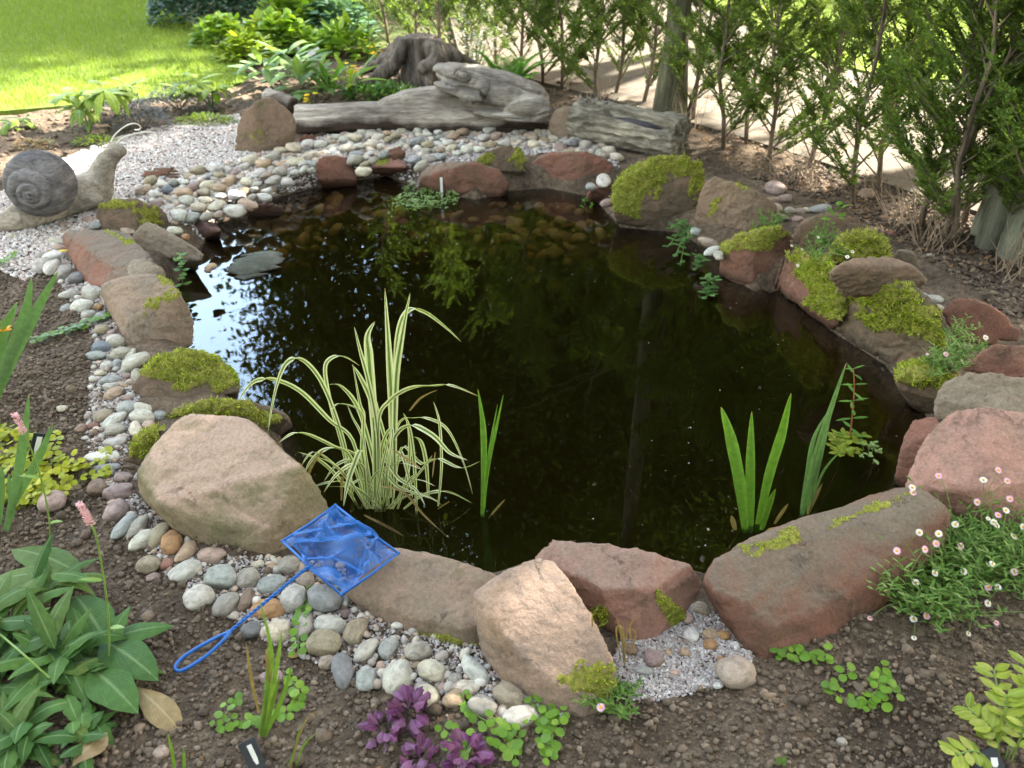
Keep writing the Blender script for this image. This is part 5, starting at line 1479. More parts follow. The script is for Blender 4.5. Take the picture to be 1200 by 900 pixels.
def gaponly(L):
    ok = np.ones(len(L), bool); sv = np.array(SUNV)
    for c, r in GAPS:                                          # gaps between the boughs that let the sun reach the bank
        w = L - np.array(c); t = w @ sv
        ok &= np.linalg.norm(w - t[:, None] * sv, axis=1) > r * (1 + .3 * np.sin(L[:, 2] * 5.0))
    return ok
GAPS = [(at(572, 735, .05), .06), (at(612, 725, .14), .05), (at(642, 768, .10), .08), (at(668, 752, .1), .05), (at(690, 805, .03), .05), (at(275, 232, .03), .13), (at(60, 195, .02), .2), (at(470, 125, .2), .2), (at(560, 815, 0), .08), (at(20, 112, .05), .75), (at(110, 100, .05), .75), (at(60, 95, .05), .5), (at(200, 92, .05), .6), (at(262, 95, .05), .45), (at(150, 70, .05), .35), (at(215, 55, .05), .3), (at(40, 60, .05), .3), (at(90, 118, .3), .3)]
def tree(label, base, h, r0, centers, radii, n, size, mat_t, keep=None, seed=1, name='tree', group=None, flare=1.3, matc=None):
    g = np.random.default_rng(seed); gg = random.Random(seed)
    root = thing(name, label, 'tree', base, group)
    b = Vector(base); mb = MB()
    top = Vector(centers[0]) + Vector((0, 0, radii[0][2] * 0.5))
    pts = [b + Vector((0, 0, -0.15)), b + Vector((0, 0, 0.1)), b + Vector((0, 0, 0.5)), b.lerp(Vector((b.x, b.y, top.z)), .35), b.lerp(top, .65), top]
    mb.tube(pts, [r0 * flare * 1.15, r0 * flare, r0, r0 * .9, r0 * .6, r0 * .12], 14)
    for k in range(14):
        c = centers[k % len(centers)]; r = radii[k % len(centers)]
        zz = max(c[2] - r[2] * gg.uniform(0.1, .9), b.z + h * .25)
        t = (zz - b.z) / max(.1, top.z - b.z)
        s = b.lerp(Vector((b.x, b.y, top.z)), min(.85, max(.1, t - .08)))
        e = Vector(c) + Vector((gg.uniform(-.85, .85) * r[0], gg.uniform(-.85, .85) * r[1], gg.uniform(-.3, .8) * r[2]))
        mb.tube([s, s.lerp(e, .4) + Vector((0, 0, .1)), e], [r0 * .35, r0 * .2, r0 * .04], 6)
    mb.build('trunk', mat_t, root)
    me = leafcloud('crown', centers, radii, n, size, matc or m_crown, g, keep)
    V = vget(me); vset(me, V - np.array(base, np.float32))
    link('crown', me, matc or m_crown, root)
    return root
def qr(q, r, z): return (q * SQ[0] - r * SQ[1], q * SQ[1] + r * SQ[0], z)
G = 'tall trees beyond the hedge'
pb = at(784, 140)
tree('greenish brown tree trunk rising through the hedge behind the bark covered log', tuple(pb), 7, 0.075, [tuple(pb + Vector((0, .3, 5.2))), tuple(pb + Vector((-.4, .2, 6.6)))], [(1.5, 1.5, 1.6), (1.5, 1.4, 1.4)], 9000, 0.10, m_trunk, sunpath, 5, flare=1.5)
# pale trunk with a lobed foot at the right edge
pr = at(1200, 288)
tr_ = tree('broad pale grey tree trunk with a lobed foot at the right edge', tuple(pr), 8, 0.165, [tuple(pr + Vector((.4, .3, 5.6))), tuple(pr + Vector((.1, -.3, 7.2)))], [(2.0, 2.0, 1.6), (2.0, 2.0, 1.6)], 14000, 0.11, m_smooth, sunpath, 6, flare=1.02)
mb = MB()
for k in range(9):
    a = 2 * math.pi * k / 9 + 2.55
    q = Vector((math.cos(a), math.sin(a), 0))
    b = Vector(pr)
    mb.tube([b + q * .175 + Vector((0, 0, -.12)), b + q * .172 + Vector((0, 0, .04)), b + q * .145 + Vector((0, 0, .30)), b + q * .115 + Vector((0, 0, .8)), b + q * .10 + Vector((0, 0, 1.5))], [.062, .062, .064, .06, .04], 12)
mb.build('buttress', m_smooth, tr_)
tree('tall tree casting its shade on the right bank', qr(10.6, -.6, 0), 10, .16, [qr(9.4, -.8, 7.3), qr(9.0, -1.6, 6.4), qr(9.0, .8, 6.8)], [(3.0, 2.7, 2.9), (2.4, 2.2, 2.0), (2.3, 1.8, 2.0)], 32000, .125, m_trunk, sunpath, 11, group=G)
tree('tall tree shading the middle of the pond', qr(10.8, 2.6, 0), 10, .17, [qr(9.5, 2.5, 7.4), qr(9.8, 3.6, 8.4)], [(3.0, 2.7, 2.9), (2.6, 2.4, 2.2)], 26000, .125, m_trunk, sunpath, 12, group=G)
tree('tall tree shading the log and the stump', qr(10.8, 5.6, 0), 10, .16, [qr(9.5, 4.7, 7.4)], [(2.5, 1.9, 2.9)], 15000, .125, m_trunk, sunpath, 13, group=G)
tree('tall dark tree standing far behind the stump', (-.3, 15.5, 0), 13, .2, [(-.2, 15.5, 7.5), (.8, 15, 10.5), (-.9, 15.6, 4.2), (-1.4, 15.6, 7.6), (-3.0, 15.5, 9.6)], [(2.9, 2.4, 5.5), (2.4, 2.2, 3.0), (2.4, 2.2, 2.6), (1.9, 2.0, 3.4), (1.7, 1.9, 3.6)], 74000, .15, m_trunk, gaponly, 14, group=G)
tree('tall dark tree standing behind the far end of the bed', (-3.9, 15.9, 0), 13, .18, [(-3.9, 15.8, 8.6), (-3.7, 15.8, 5.0), (-3.2, 15.6, 11)], [(1.5, 1.9, 4.2), (1.4, 1.9, 2.4), (1.7, 1.8, 3)], 46000, .14, m_trunk, gaponly, 24, group=G)
tree('great dark tree at the very back of the garden', (0.5, 22, 0), 16, .3, [(0.5, 22, 8.5), (3.0, 22, 11), (0.8, 22, 18.5), (5.5, 22, 18)], [(4.6, 2.6, 8), (3.5, 2.4, 5), (4.2, 2.4, 6.5), (4, 2.4, 6)], 76000, .22, m_trunk, None, 25, group=G)
tree('great dark tree at the very back on the right', (9.5, 22, 0), 16, .3, [(9.0, 22, 8.5), (12, 21, 8)], [(4.8, 2.6, 8), (4, 2.4, 6)], 42000, .22, m_trunk, None, 26, group=G)
tree('tall dark tree standing far behind the bark covered log', (4.6, 16.5, 0), 13, .2, [(4.5, 16.5, 7), (5.2, 16, 10.5)], [(3.5, 2.6, 6), (2.8, 2.4, 3)], 40000, .17, m_trunk, None, 15, group=G)
tree('tall dark tree standing far back on the right', (14.0, 17.5, 0), 13, .2, [(14, 17.5, 6.2)], [(4.6, 3.2, 5.0)], 26000, .2, m_trunk, None, 16, group=G)
tree('bushy tree at the far end of the lawn', (-4.6, 18, 0), 6, .15, [(-4.6, 18, 3.3), (-6.2, 18.2, 2.6), (-3.2, 18.3, 3.4)], [(2.6, 2.2, 3.0), (2.2, 2, 2.4), (2, 2, 2.8)], 24000, .15, m_trunk, None, 17, group=G)
tree('bushy tree at the far left corner of the lawn', (-10.5, 17, 0), 6, .15, [(-10.5, 17, 3.0), (-13, 16.5, 2.8)], [(2.9, 2.4, 2.8), (2.6, 2.2, 2.6)], 13000, .15, m_trunk, None, 18, group=G)
tree('small tree dappling the lower edge of the lawn', qr(9.6, 9.4, 0), 8, .13, [qr(8.8, 10.3, 6.6), qr(9.4, 12.2, 6.4)], [(2.6, 1.5, 1.4), (2.4, 1.8, 1.6)], 5000, .13, m_trunk, gaponly, 19, group=G)
# unseen hedge added behind the viewer to block low sky light from the front
root = thing('sky_blocking_hedge', 'tall unseen hedge added behind the viewer to block low sky light', 'hedge', (0, -3.2, 0))
gH = np.random.default_rng(77)
nH = 36000
Ph = np.stack([gH.uniform(-9, 9, nH), gH.uniform(-3.9, -2.6, nH), gH.uniform(0, 5.2, nH)], 1)
me = flakes('foliage', Ph, gH.uniform(.12, .24, nH), gH, 1.2); V = vget(me); vset(me, V - np.array([0, -3.2, 0], np.float32))
link('foliage', me, m_crown, root)
mb = MB()
for k in range(14): mb.tube([Vector((-8.6 + 1.3 * k, -3.3, -.1)), Vector((-8.6 + 1.3 * k, -3.25, 1.6)), Vector((-8.5 + 1.3 * k, -3.2, 4.6))], [.05, .04, .015], 7)
mb.build('stems', m_trunk, root)
# overhanging bough above the near bank
tree('large tree leaning over the right hand bed beside the pond', (5.6, 1.6, 0), 9, .2, [(4.8, 1.8, 6.2), (4.2, 3.2, 6.8), (5.6, 0.2, 6.6)], [(2.4, 2.0, 1.7), (2.2, 2.0, 1.6), (2.4, 2.2, 1.8)], 22000, .12, m_trunk, sunpath, 20, group=G)

# ------------------------------------------------------------------ hedge of young conifers
m_yew = leaf_mat('conifer_spray', [(0.085, 0.14, 0.028), (0.125, 0.185, 0.034), (0.17, 0.23, 0.036), (0.08, 0.135, 0.045), (0.06, 0.10, 0.026)], 0.42, 0.5)
def hedge_meshes(seed, H=1.9, bare=0.22, spread=0.30, dens=1.0, nstems=1):
    g = random.Random(seed); gn = np.random.default_rng(seed)
    mb = MB(); twigs = []
    for sidx in range(nstems):
        lean = Vector((g.uniform(-.10, .10), g.uniform(-.08, .08), 1))
        stem = []
        for k in range(9):
            z = H * k / 8
            stem.append(Vector((lean.x * z + .02 * math.sin(k * 1.7 + seed) + (sidx * .05), lean.y * z + .02 * math.cos(k * 2.1 + seed), z - .05)))
        mb.tube(stem, [0.0145 * (1 - .8 * k / 8) for k in range(9)], 7)
        nb = int(48 * dens)
        for k in range(nb):
            t = bare / H * 0.6 + (0.97 - bare / H * 0.6) * (k + g.random()) / nb
            z = t * 8; i = min(7, int(z)); s = stem[i].lerp(stem[i + 1], z - i)
            az = g.uniform(0, 2 * math.pi)
            L = g.uniform(.6, 1.1) * (spread * 1.55 * (1 - .55 * t) + .05)
            up = g.uniform(.7, 1.5)
            d = Vector((math.cos(az), math.sin(az), up)).normalized()
            pts = [s + d * L * u + Vector((0, 0, .12 * L * u * u)) for u in (0, .35, .7, 1)]
            low = s.z < bare
            mb.tube(pts, [.0055, .004, .0028, .0012], 4, False)
            if low and g.random() < .45: continue
            for j in range(int(16 * L / .4) + 4):
                u = g.uniform(.12, 1.0); q = pts[0].lerp(pts[3], u)
                a2 = az + g.choice((-1, 1)) * g.uniform(.3, 1.1)
                d2 = Vector((math.cos(a2), math.sin(a2), g.uniform(.3, 1.3))).normalized()
                l2 = g.uniform(.07, .17)
                twigs.append((q, d2, l2))
                if g.random() < .5: mb.tube([q, q + d2 * l2 * .7], [.002, .001], 3, False)
            twigs.append((pts[2], d, L * .35))
    # needles: two ranks along every twig
    B, Dv, Sv, Ln = [], [], [], []
    for q, d, l in twigs:
        n = int(l / .0048)
        side = d.cross(Vector((0, 0, 1)))
        if side.length < .1: side = Vector((1, 0, 0))
        side.normalize()
        side = (side * math.cos(g.uniform(-.6, .6)) + d.cross(side) * math.sin(g.uniform(-.6, .6))).normalized()
        for k in range(n):
            u = k / n; sgn = 1 if k % 2 else -1
            B.append(q + d * l * u); Dv.append(d * .75 + side * sgn * g.uniform(.5, .9) + Vector((0, 0, g.uniform(-.25, .2)))); Ln.append(g.uniform(.024, .038) * (1 - .4 * u)); Sv.append(d)
    B = np.array(B); Dv = np.array(Dv); Sv = np.array(Sv); Ln = np.array(Ln)[:, None]
    Dv /= np.linalg.norm(Dv, axis=1)[:, None]
    nn = gn.normal(0, .5, B.shape); nn[:, 2] += .8
    sd = np.cross(Dv, nn); sd /= np.linalg.norm(sd, axis=1)[:, None] + 1e-9
    w = Ln * .17
    V = np.stack([B, B + Dv * Ln * .5 + sd * w, B + Dv * Ln, B + Dv * Ln * .5 - sd * w], 1).reshape(-1, 3)
    fm = npmesh('foliage', V, np.arange(len(V)).reshape(-1, 4), False); fm.materials.append(m_yew)
    tm = mb.mesh('stem'); tm.materials.append(m_stem)
    return tm, fm
HV = [hedge_meshes(3, bare=.14), hedge_meshes(8, spread=.32, bare=.18, dens=.9), hedge_meshes(15, bare=.06, spread=.26, dens=1.0), hedge_meshes(23, nstems=2, bare=.2, dens=.62), hedge_meshes(31, spread=.32, dens=1.05, bare=.05)]
HP = [(455,50,4),(486,58,2),(516,62,0),(548,72,2),(580,80,4),(612,92,0),(636,99,1),(662,104,2),(698,118,1),(722,112,0),(756,122,1),(806,142,3),(846,176,1),(872,166,4),(905,186,2),(950,194,4),(996,241,1),(1030,222,0),(1080,268,2),(1110,292,3),(1160,262,4),(1196,320,1),(1176,296,2),(1128,262,1)]
HL = ['bushy young conifer far left in the hedge, behind the leafy bed','young conifer in the hedge left of the stump top','young conifer in the hedge directly behind the stump','young conifer behind the white flowered plant','young conifer behind the left half of the fern',
      'young conifer behind the right half of the fern','slim conifer between the fern and the bark covered log','thin conifer stem behind the frog rump','bare stemmed conifer just behind the bark covered log','young conifer set back behind the bark covered log',
      'slim conifer just left of the greenish brown trunk','twin stemmed conifer just right of the greenish brown trunk','leaning pale stemmed conifer behind the large green mossy boulder','dense low conifer behind the triangular brown rock','dark bushy conifer behind the mauve round cobble',
      'thick low branching conifer in the middle of the right hedge','slender leaning grey stemmed conifer rising from bark chips','conifer set back between two leaning grey stems','forked dark conifer behind the pale squared stone','twin stemmed leaning conifer with dead twigs at its foot',
      'bushy conifer in front of the pale lobed trunk','conifer at the right edge below the pale trunk','upright conifer hiding the left half of the pale lobed trunk','loose conifer just left of the pale lobed trunk']
for (px, py, k), lb in zip(HP, HL):
    b = at(px, py); b.z = gz(b) if b.y < 7.9 else 0.0
    root = thing('young_conifer', lb, 'conifer', tuple(b), 'young conifers in the hedge', random.Random(px).uniform(0, 6.28))
    root.scale = (1, 1, random.Random(px + 1).uniform(.9, 1.12))
    link('stem', HV[k][0], None, root); link('foliage', HV[k][1], None, root)
# dead twigs at the hedge foot
m_dead = plain('dead_twig', (0.24, 0.18, 0.13), 0.8, 0.2, 0.35, 60)
for px, py, n, hh, lb in ((1100, 292, 34, .30, 'fan of dry bare twigs at the foot of the leaning twin stem conifer'), (1062, 262, 26, .26, 'clump of dry bare twigs below the forked conifer'), (935, 215, 30, .24, 'tangle of dry twigs under the low branching conifer'), (1190, 322, 26, .30, 'dry bare twigs at the right edge below the pale trunk'), (700, 125, 20, .22, 'dry twigs sprouting behind the bark covered log'), (800, 150, 20, .25, 'dry twigs right of the greenish brown trunk')):
    g = random.Random(px); b = on(px, py); mb = MB()
    for k in range(n):
        s = b + Vector((g.uniform(-.09, .09), g.uniform(-.07, .07), -.01)); a = g.uniform(0, 6.28); l = hh * g.uniform(.5, 1.2); sp = g.uniform(.2, .9)
        d = Vector((math.cos(a) * sp, math.sin(a) * sp, 1)).normalized()
        mb.tube([s, s + d * l * .5 + Vector((g.uniform(-.02, .02), g.uniform(-.02, .02), 0)), s + d * l + Vector((g.uniform(-.04, .04), g.uniform(-.04, .04), 0))], [.0028, .002, .0008], 4, False)
    o = mb.build('dry_twigs', m_dead, None, tuple(b)); tag(o, lb, 'twigs')

# ------------------------------------------------------------------ pond plants
def crom(P, n=5):
    Q = []
    for i in range(len(P) - 1):
        p0 = P[max(0, i - 1)]; p1 = P[i]; p2 = P[i + 1]; p3 = P[min(len(P) - 1, i + 2)]
        for k in range(n):
            u = k / n
            Q.append(0.5 * ((2 * p1) + (p2 - p0) * u + (2 * p0 - 5 * p1 + 4 * p2 - p3) * u * u + (3 * p1 - p0 - 3 * p2 + p3) * u ** 3))
    Q.append(P[-1])
    return Q
def blade_at(mb, pts, Y, dY, w, prof='iris', fold=.18, side=None):
    """a blade through points seen at (px, py), growing from y=Y and leaning by dY along its length"""
    n = len(pts)
    P = crom([aty(px, py, Y + dY * (i / (n - 1)) ** 1.3) for i, (px, py) in enumerate(pts)])
    s = depth(P[0]) / F
    m = len(P)
    ws = []
    for i in range(m):
        u = i / (m - 1)
        k = (.55 + .45 * min(1, u * 3)) * min(1, (1.0 - u) * 2.6 + .02) ** .8
        ws.append(w * s * k)
    mb.blade(P, ws, side or Vector((1, 0, 0)), fold)
m_varieg = leaf_mat('variegated_blade', [(0.10, 0.17, 0.045), (0.13, 0.20, 0.05), (0.16, 0.21, 0.06)], 0.25, 0.5, stripe=(0.62, 0.62, 0.40), tip=(0.36, 0.27, 0.11))
m_iris = leaf_mat('iris_blade', [(0.09, 0.19, 0.025), (0.12, 0.23, 0.03), (0.07, 0.16, 0.03)], 0.30, 0.5, tip=(0.30, 0.22, 0.07))
m_irisblue = leaf_mat('iris_blade_grey', [(0.10, 0.18, 0.07), (0.12, 0.21, 0.08), (0.085, 0.16, 0.055)], 0.25, 0.5, tip=(0.30, 0.24, 0.10))
m_straw = leaf_mat('straw_blade', [(0.32, 0.24, 0.10), (0.24, 0.16, 0.06), (0.36, 0.29, 0.15)], 0.2, 0.6)

def zv(*uv): return [(280 + u / 3, 330 + v / 3) for u, v in uv]
YV = at(470, 596, WATER).y
root = thing('variegated_sweet_flag', 'cream and green striped arching blades standing in the pond by the big pink boulder', 'water plant', (at(470, 596, WATER).x, YV, WATER))
mb = MB(); dead = MB(); g = random.Random(4)
VB = [([(540,760),(540,560),(535,400),(525,220),(513,22)],26,.05),([(550,720),(546,540),(553,330),(575,180),(602,40)],22,-.02),([(545,640),(548,320),(562,165),(600,97),(655,106),(725,158),(782,212)],17,.06),
 ([(478,760),(478,560),(466,390),(456,260),(452,190),(478,140)],30,.03),([(490,760),(485,520),(452,340),(425,240),(406,160)],15,.0),([(492,790),(490,600),(470,440),(428,340),(397,292)],20,-.03),
 ([(400,760),(365,590),(322,430),(302,310),(325,268),(370,262),(425,296)],14,.04),([(400,740),(370,570),(312,400),(262,312),(208,272),(160,295),(124,400),(102,532)],17,-.05),
 ([(440,740),(400,560),(320,490),(222,392),(140,350),(70,345),(30,372),(-2,420)],18,-.02),([(440,760),(390,615),(330,580),(245,540),(188,535),(140,566)],17,-.06),
 ([(440,760),(425,630),(362,590),(300,592),(252,632),(228,682)],15,-.08),([(450,780),(440,660),(400,642),(340,682),(298,742)],15,-.10),([(450,780),(432,600),(402,650),(380,720),(368,790)],18,-.10),
 ([(505,760),(490,500),(530,420),(600,376),(682,368),(752,366),(842,403)],16,-.03),([(510,760),(540,565),(602,507),(682,540),(742,602),(802,628)],18,-.08),([(530,760),(555,515),(622,480),(692,490),(742,532),(792,642),(822,748)],10,-.06),
 ([(540,780),(572,585),(642,640),(702,624),(782,656),(847,632)],12,-.10),([(490,780),(500,620),(562,692),(622,732),(654,786)],13,-.12),([(490,790),(482,650),(562,722),(642,752),(702,772)],12,-.12),
 ([(700,790),(712,650),(705,500),(683,420)],10,.02),([(625,820),(616,640),(600,520),(578,462)],13,-.02),([(666,752),(658,640),(640,565),(612,545)],15,-.03),([(490,810),(482,620),(480,470)],16,-.04),
 ([(450,800),(432,620),(438,480),(425,430),(400,290)],14,-.02),([(500,800),(470,620),(420,450),(360,370),(315,362)],16,-.05),([(470,790),(440,560),(430,460),(350,430),(322,462)],10,-.06),
 ([(520,790),(520,600),(490,470),(470,400),(445,392)],14,.03),([(480,800),(455,660),(430,540),(400,480),(380,430)],9,.02),([(455,800),(470,690),(560,640),(640,660)],11,-.1),([(540,800),(590,690),(600,560),(585,470)],12,.02),
 ([(500,800),(440,700),(380,720),(300,720)],11,-.1),([(470,800),(400,720),(330,640),(260,600),(215,655)],11,-.08),([(510,810),(560,700),(640,700),(690,720)],9,-.1),([(530,800),(500,600),(540,520),(520,700)],12,-.1),
 ([(460,800),(420,640),(350,640),(300,700)],12,-.05),([(520,800),(580,740),(660,640),(680,610)],9,-.05),([(500,810),(540,640),(570,600),(600,700),(610,760)],13,-.1),([(480,810),(500,680),(480,520),(500,440)],13,.02)]
for pts, w, dY in VB: blade_at(mb, zv(*pts), YV + g.uniform(-.03, .03), dY, w / 3 * 0.95)
for k in range(9):
    bx = g.uniform(420, 600); a = g.uniform(-1.2, 1.2); L = g.uniform(130, 330)
    pts = [(bx, 800)] + [(bx + L * math.sin(a) * u * (1 + .4 * u), 800 - L * math.cos(a) * u + 160 * u ** 3 * abs(a)) for u in (.35, .7, 1)]
    blade_at(mb, zv(*pts), YV + g.uniform(-.05, .06), g.uniform(-.1, .1), g.uniform(8, 15) / 3)
mb.build('blades', m_varieg, root)
for pts, w in (([(500,720),(580,740),(650,820),(740,905)],9),([(360,770),(362,700),(380,660)],10),([(240,690),(260,640),(300,590)],12),([(540,590),(600,630),(650,665)],7),([(440,820),(520,860),(580,895)],10),([(600,455),(640,410),(700,380)],9),([(690,600),(680,690)],4),([(700,800),(742,772)],8)):
    dead = MB(); blade_at(dead, zv(*pts), YV - .05, -.04, w / 3); dead.build('dead_blade', m_straw, root)

def iris(label, base, blades, mat, extra=None, name='iris'):
    Y = at(*base, WATER).y
    root = thing(name, label, 'water plant', tuple(at(*base, WATER)))
    for k, (pts, w, dY) in enumerate(blades):
        mb = MB(); blade_at(mb, pts, Y + .012 * (k % 3 - 1), dY, w * .78, fold=.3); mb.build('leaf_blade', mat, root)
    if extra:
        for pts, w in extra:
            mb = MB(); blade_at(mb, pts, Y - .01, -.01, w); mb.build('dead_blade', m_straw, root)
    return root
iris('slim pair of upright green shoots in the water right of the striped clump', (566, 600), [([(565,606),(567,550),(566,500),(560,456)],9,.03),([(566,606),(572,550),(582,500),(590,462)],4.5,-.02),([(567,606),(572,540),(583,474)],4,.04)], m_iris, [([(572,608),(592,585)],3)])
iris('fan of broad bright green iris blades near the long red block', (880, 618), [([(874,625),(868,570),(857,515),(845,477)],17,.02),([(880,625),(880,560),(881,482)],14,.05),([(887,625),(902,560),(917,510),(927,461)],15,-.03),([(893,622),(900,598),(909,573)],11,-.04)], m_iris, [([(862,622),(857,604)],6),([(908,614),(924,590)],5)])
iris('narrow upright iris blades leaning right beside the leafy pond stem', (942, 600), [([(940,606),(952,555),(968,500),(992,425)],11,.03),([(946,606),(958,550),(975,480)],9,-.02),([(938,606),(946,560),(954,515),(972,480)],7,.05),([(948,602),(962,560),(975,540),(992,523)],4,-.05)], m_irisblue, [([(946,604),(964,566)],5)])

m_leafb = leaf_mat('pond_leaf', [(0.075, 0.17, 0.025), (0.10, 0.21, 0.035), (0.06, 0.13, 0.025)], 0.3, 0.45, uvvein=True, vein=(0.14, 0.24, 0.07))
m_redstem = plain('red_stem', (0.30, 0.10, 0.045), 0.5, 0.3, 0.2)
m_greenstem = plain('green_stem', (0.13, 0.21, 0.045), 0.5, 0.3, 0.2)
m_round = leaf_mat('fresh_leaf', [(0.09, 0.19, 0.025), (0.13, 0.24, 0.03), (0.07, 0.15, 0.025)], 0.3, 0.45)
def stemplant(label, base, pxs, z0, npairs, L, W, mat, matstem, cat='plant', seed=1, name='leafy_plant', up=.25, round_=.45, r=.002, lean=0.0):
    g = random.Random(seed)
    b = at(*base, z0) if z0 is not None else on(*base)
    root = thing(name, label, cat, tuple(b))
    P = crom([aty(px, py, b.y + lean * i / max(1, len(pxs) - 1)) for i, (px, py) in enumerate(pxs)], 6)
    mb = MB(); mb.tube(P, [r * (1 - .5 * i / len(P)) for i in range(len(P))], 5); mb.build('stem', matstem, root)
    lv = MB()
    for k in range(npairs):
        u = (k + .6) / npairs; p = P[min(len(P) - 1, int(u * len(P)))]
        a = k * math.pi / 2 + g.uniform(-.3, .3)
        sc = 1 - .35 * u if k < npairs - 1 else .6
        for q in (0, math.pi):
            d = Vector((math.cos(a + q), math.sin(a + q), up + g.uniform(-.1, .25)))
            lv.leaf(p, d, (0, 0, 1), L * sc * g.uniform(.85, 1.1), W * sc, g.uniform(.1, .5), .15, 6, round_)
    lv.build('leaves', mat, root)
    return root
r_ = stemplant('leafy upright pond stem with red base and paired pointed leaves', (997, 512), [(996,514),(999,485),(1001,455),(1000,432)], WATER, 9, .062, .015, m_leafb, m_redstem, 'water plant', 3, r=.0028, up=.15)
def floaters(label, poly, n, L, mat, zr=(0.0, 0.03), seed=1, name='floating_plant', pm=None):
    g = random.Random(seed); W_ = wpoly(poly, WATER)
    x, y = fill_px(W_, n, np.random.default_rng(seed))
    c = at(sum(p[0] for p in poly) / len(poly), sum(p[1] for p in poly) / len(poly), WATER)
    root = thing(name, label, 'water plant', tuple(c))
    lv = MB(); stm = MB()
    for xi, yi in zip(x, y):
        h = g.uniform(*zr)
        p = Vector((xi, yi, WATER + .003))
        q = p + Vector((g.uniform(-.01, .01), g.uniform(-.01, .01), h))
        if h > .012: stm.tube([p, q], [.0012, .0008], 4, False)
        for k in range(4):
            a = g.uniform(0, 6.28)
            lv.leaf(q - Vector((0, 0, h * .2 * (k // 2))), (math.cos(a), math.sin(a), g.uniform(-.1, .5)), (0, 0, 1), L * g.uniform(.6, 1.2), L * g.uniform(.5, .75), .3, .1, 4, .5)
    lv.build('leaves', mat, root)
    if stm.v: stm.build('stems', m_greenstem, root)
    return root
m_pale = leaf_mat('floating_leaf', [(0.16, 0.24, 0.075), (0.20, 0.27, 0.10), (0.12, 0.20, 0.05), (0.24, 0.30, 0.13)], 0.25, 0.5)
floaters('pale green floating plant round the white stake in the far water', [(460,240),(470,230),(490,222),(515,216),(530,228),(540,236),(530,245),(495,250),(468,247)], 230, .016, m_pale, (0.0, .05), 5)
floaters('sunken yellowish leaves round the foot of the leafy pond stem', [(968,520),(985,508),(1010,508),(1022,520),(1000,532),(975,530)], 26, .03, leaf_mat('yellow_water_leaf', [(0.13, 0.17, 0.015), (0.17, 0.20, 0.02), (0.09, 0.12, 0.012)], .2), (0, .004), 8)
floaters('little green sprig floating between the leafy stem and the dark upright stone', [(1010,530),(1020,523),(1030,530),(1022,545),(1012,540)], 12, .018, m_pale, (0.005, .03), 9)
floaters('tiny green sprig in the shallows below the flat topped far rock', [(680,238),(690,236),(694,246),(684,248)], 10, .015, m_round, (0, .03), 10)
def mint(label, base, tips, z0, seed, L=.03):
    g = random.Random(seed); b = at(*base, z0); root = thing('water_mint', label, 'water plant', tuple(b), 'water mint on the right of the pond')
    stm = MB(); lv = MB()
    for tx, ty, zt in tips:
        t = at(tx, ty, zt); P = [b, b.lerp(t, .5) + Vector((0, 0, .02)), t]
        P = crom(P, 5); stm.tube(P, [.0018] * len(P), 5)
        for k in range(3, len(P), 2):
            for q in (0, math.pi):
                a = k * .8 + q + g.uniform(-.3, .3)
                lv.leaf(P[k], (math.cos(a), math.sin(a), g.uniform(.1, .5)), (0, 0, 1), L * g.uniform(.8, 1.2), L * .62, .4, .12, 5, .5)
    lv.build('leaves', m_leafm, root); stm.build('stems', m_greenstem, root)
m_leafm = leaf_mat('mint_leaf', [(0.055, 0.12, 0.03), (0.075, 0.155, 0.04), (0.05, 0.10, 0.03)], .25, .5, uvvein=True, vein=(.1, .17, .06))
mint('water mint tumbling into the pond in front of the triangular brown rock', (806, 268), [(785,268,.0),(795,262,.03),(800,285,-.03),(792,300,-.06),(797,312,-.09),(782,290,-.05),(806,280,0)], -.05, 3, .04)
mint('small sprig of water mint in the water left of the squared red block', (820, 312), [(818,300,-.04),(825,306,-.05),(815,315,-.08)], WATER, 4, .034)
mint('lowest sprig of water mint afloat below the squared red block', (832, 345), [(826,325,-.04),(838,325,-.03),(832,338,-.07),(828,348,-.095)], WATER, 5, .04)
stemplant('upright sprig of round leaves between the long grey stone and the big tan slab', (214, 332), [(214,334),(213,318),(211,305),(213,296)], -.08, 7, .045, .036, m_round, m_greenstem, 'plant', 6, round_=.5, up=.1)

# a white stake in the far water
m_white = plain('white_plastic', (0.62, 0.62, 0.60), .4, .4, .08)
m_black = plain('black_plastic', (0.018, 0.02, 0.028), .35, .5, .1)
def slab_tag(name, label, cat, p0, p1, w, th, mat, parent=None, face=(0, -1, 0)):
    p0 = Vector(p0); p1 = Vector(p1); ax = (p1 - p0).normalized(); sd = ax.cross(Vector(face)).normalized(); nn = sd.cross(ax)
    vs = []
    for p, ww in ((p0, w * .55), (p0.lerp(p1, .25), w), (p1, w)):
        for a, b in ((-1, -1), (1, -1), (1, 1), (-1, 1)): vs.append(p + sd * a * ww * .5 + nn * b * th * .5)
    fs = [(3, 2, 1, 0), (8, 9, 10, 11)]
    for k in range(2):
        for i in range(4): fs.append((k * 4 + i, k * 4 + (i + 1) % 4, k * 4 + 4 + (i + 1) % 4, k * 4 + 4 + i))
    mb = MB(); mb.add(vs, fs)
    o = mb.build(name, mat, parent, None if parent else tuple(p0), smooth=False)
    if parent is None: tag(o, label, cat)
    return o
yb = at(517, 232, WATER).y
slab_tag('plant_label', 'thin white stake standing in the floating plant', 'plant label', aty(518, 234, yb), aty(517, 208, yb), .014, .004, m_white)
for px, py, h, lb in ((287, 40, .12, 'small white plant label in front of the dark shrub at the lawn edge'), (349, 66, .11, 'white plant label among the bright green leaves'), (467, 112, .06, 'little white label below the stump roots')):
    b = at(px, py); slab_tag('plant_label', lb, 'plant label', b, b + Vector((.01, .02, h)), .03, .003, m_white)
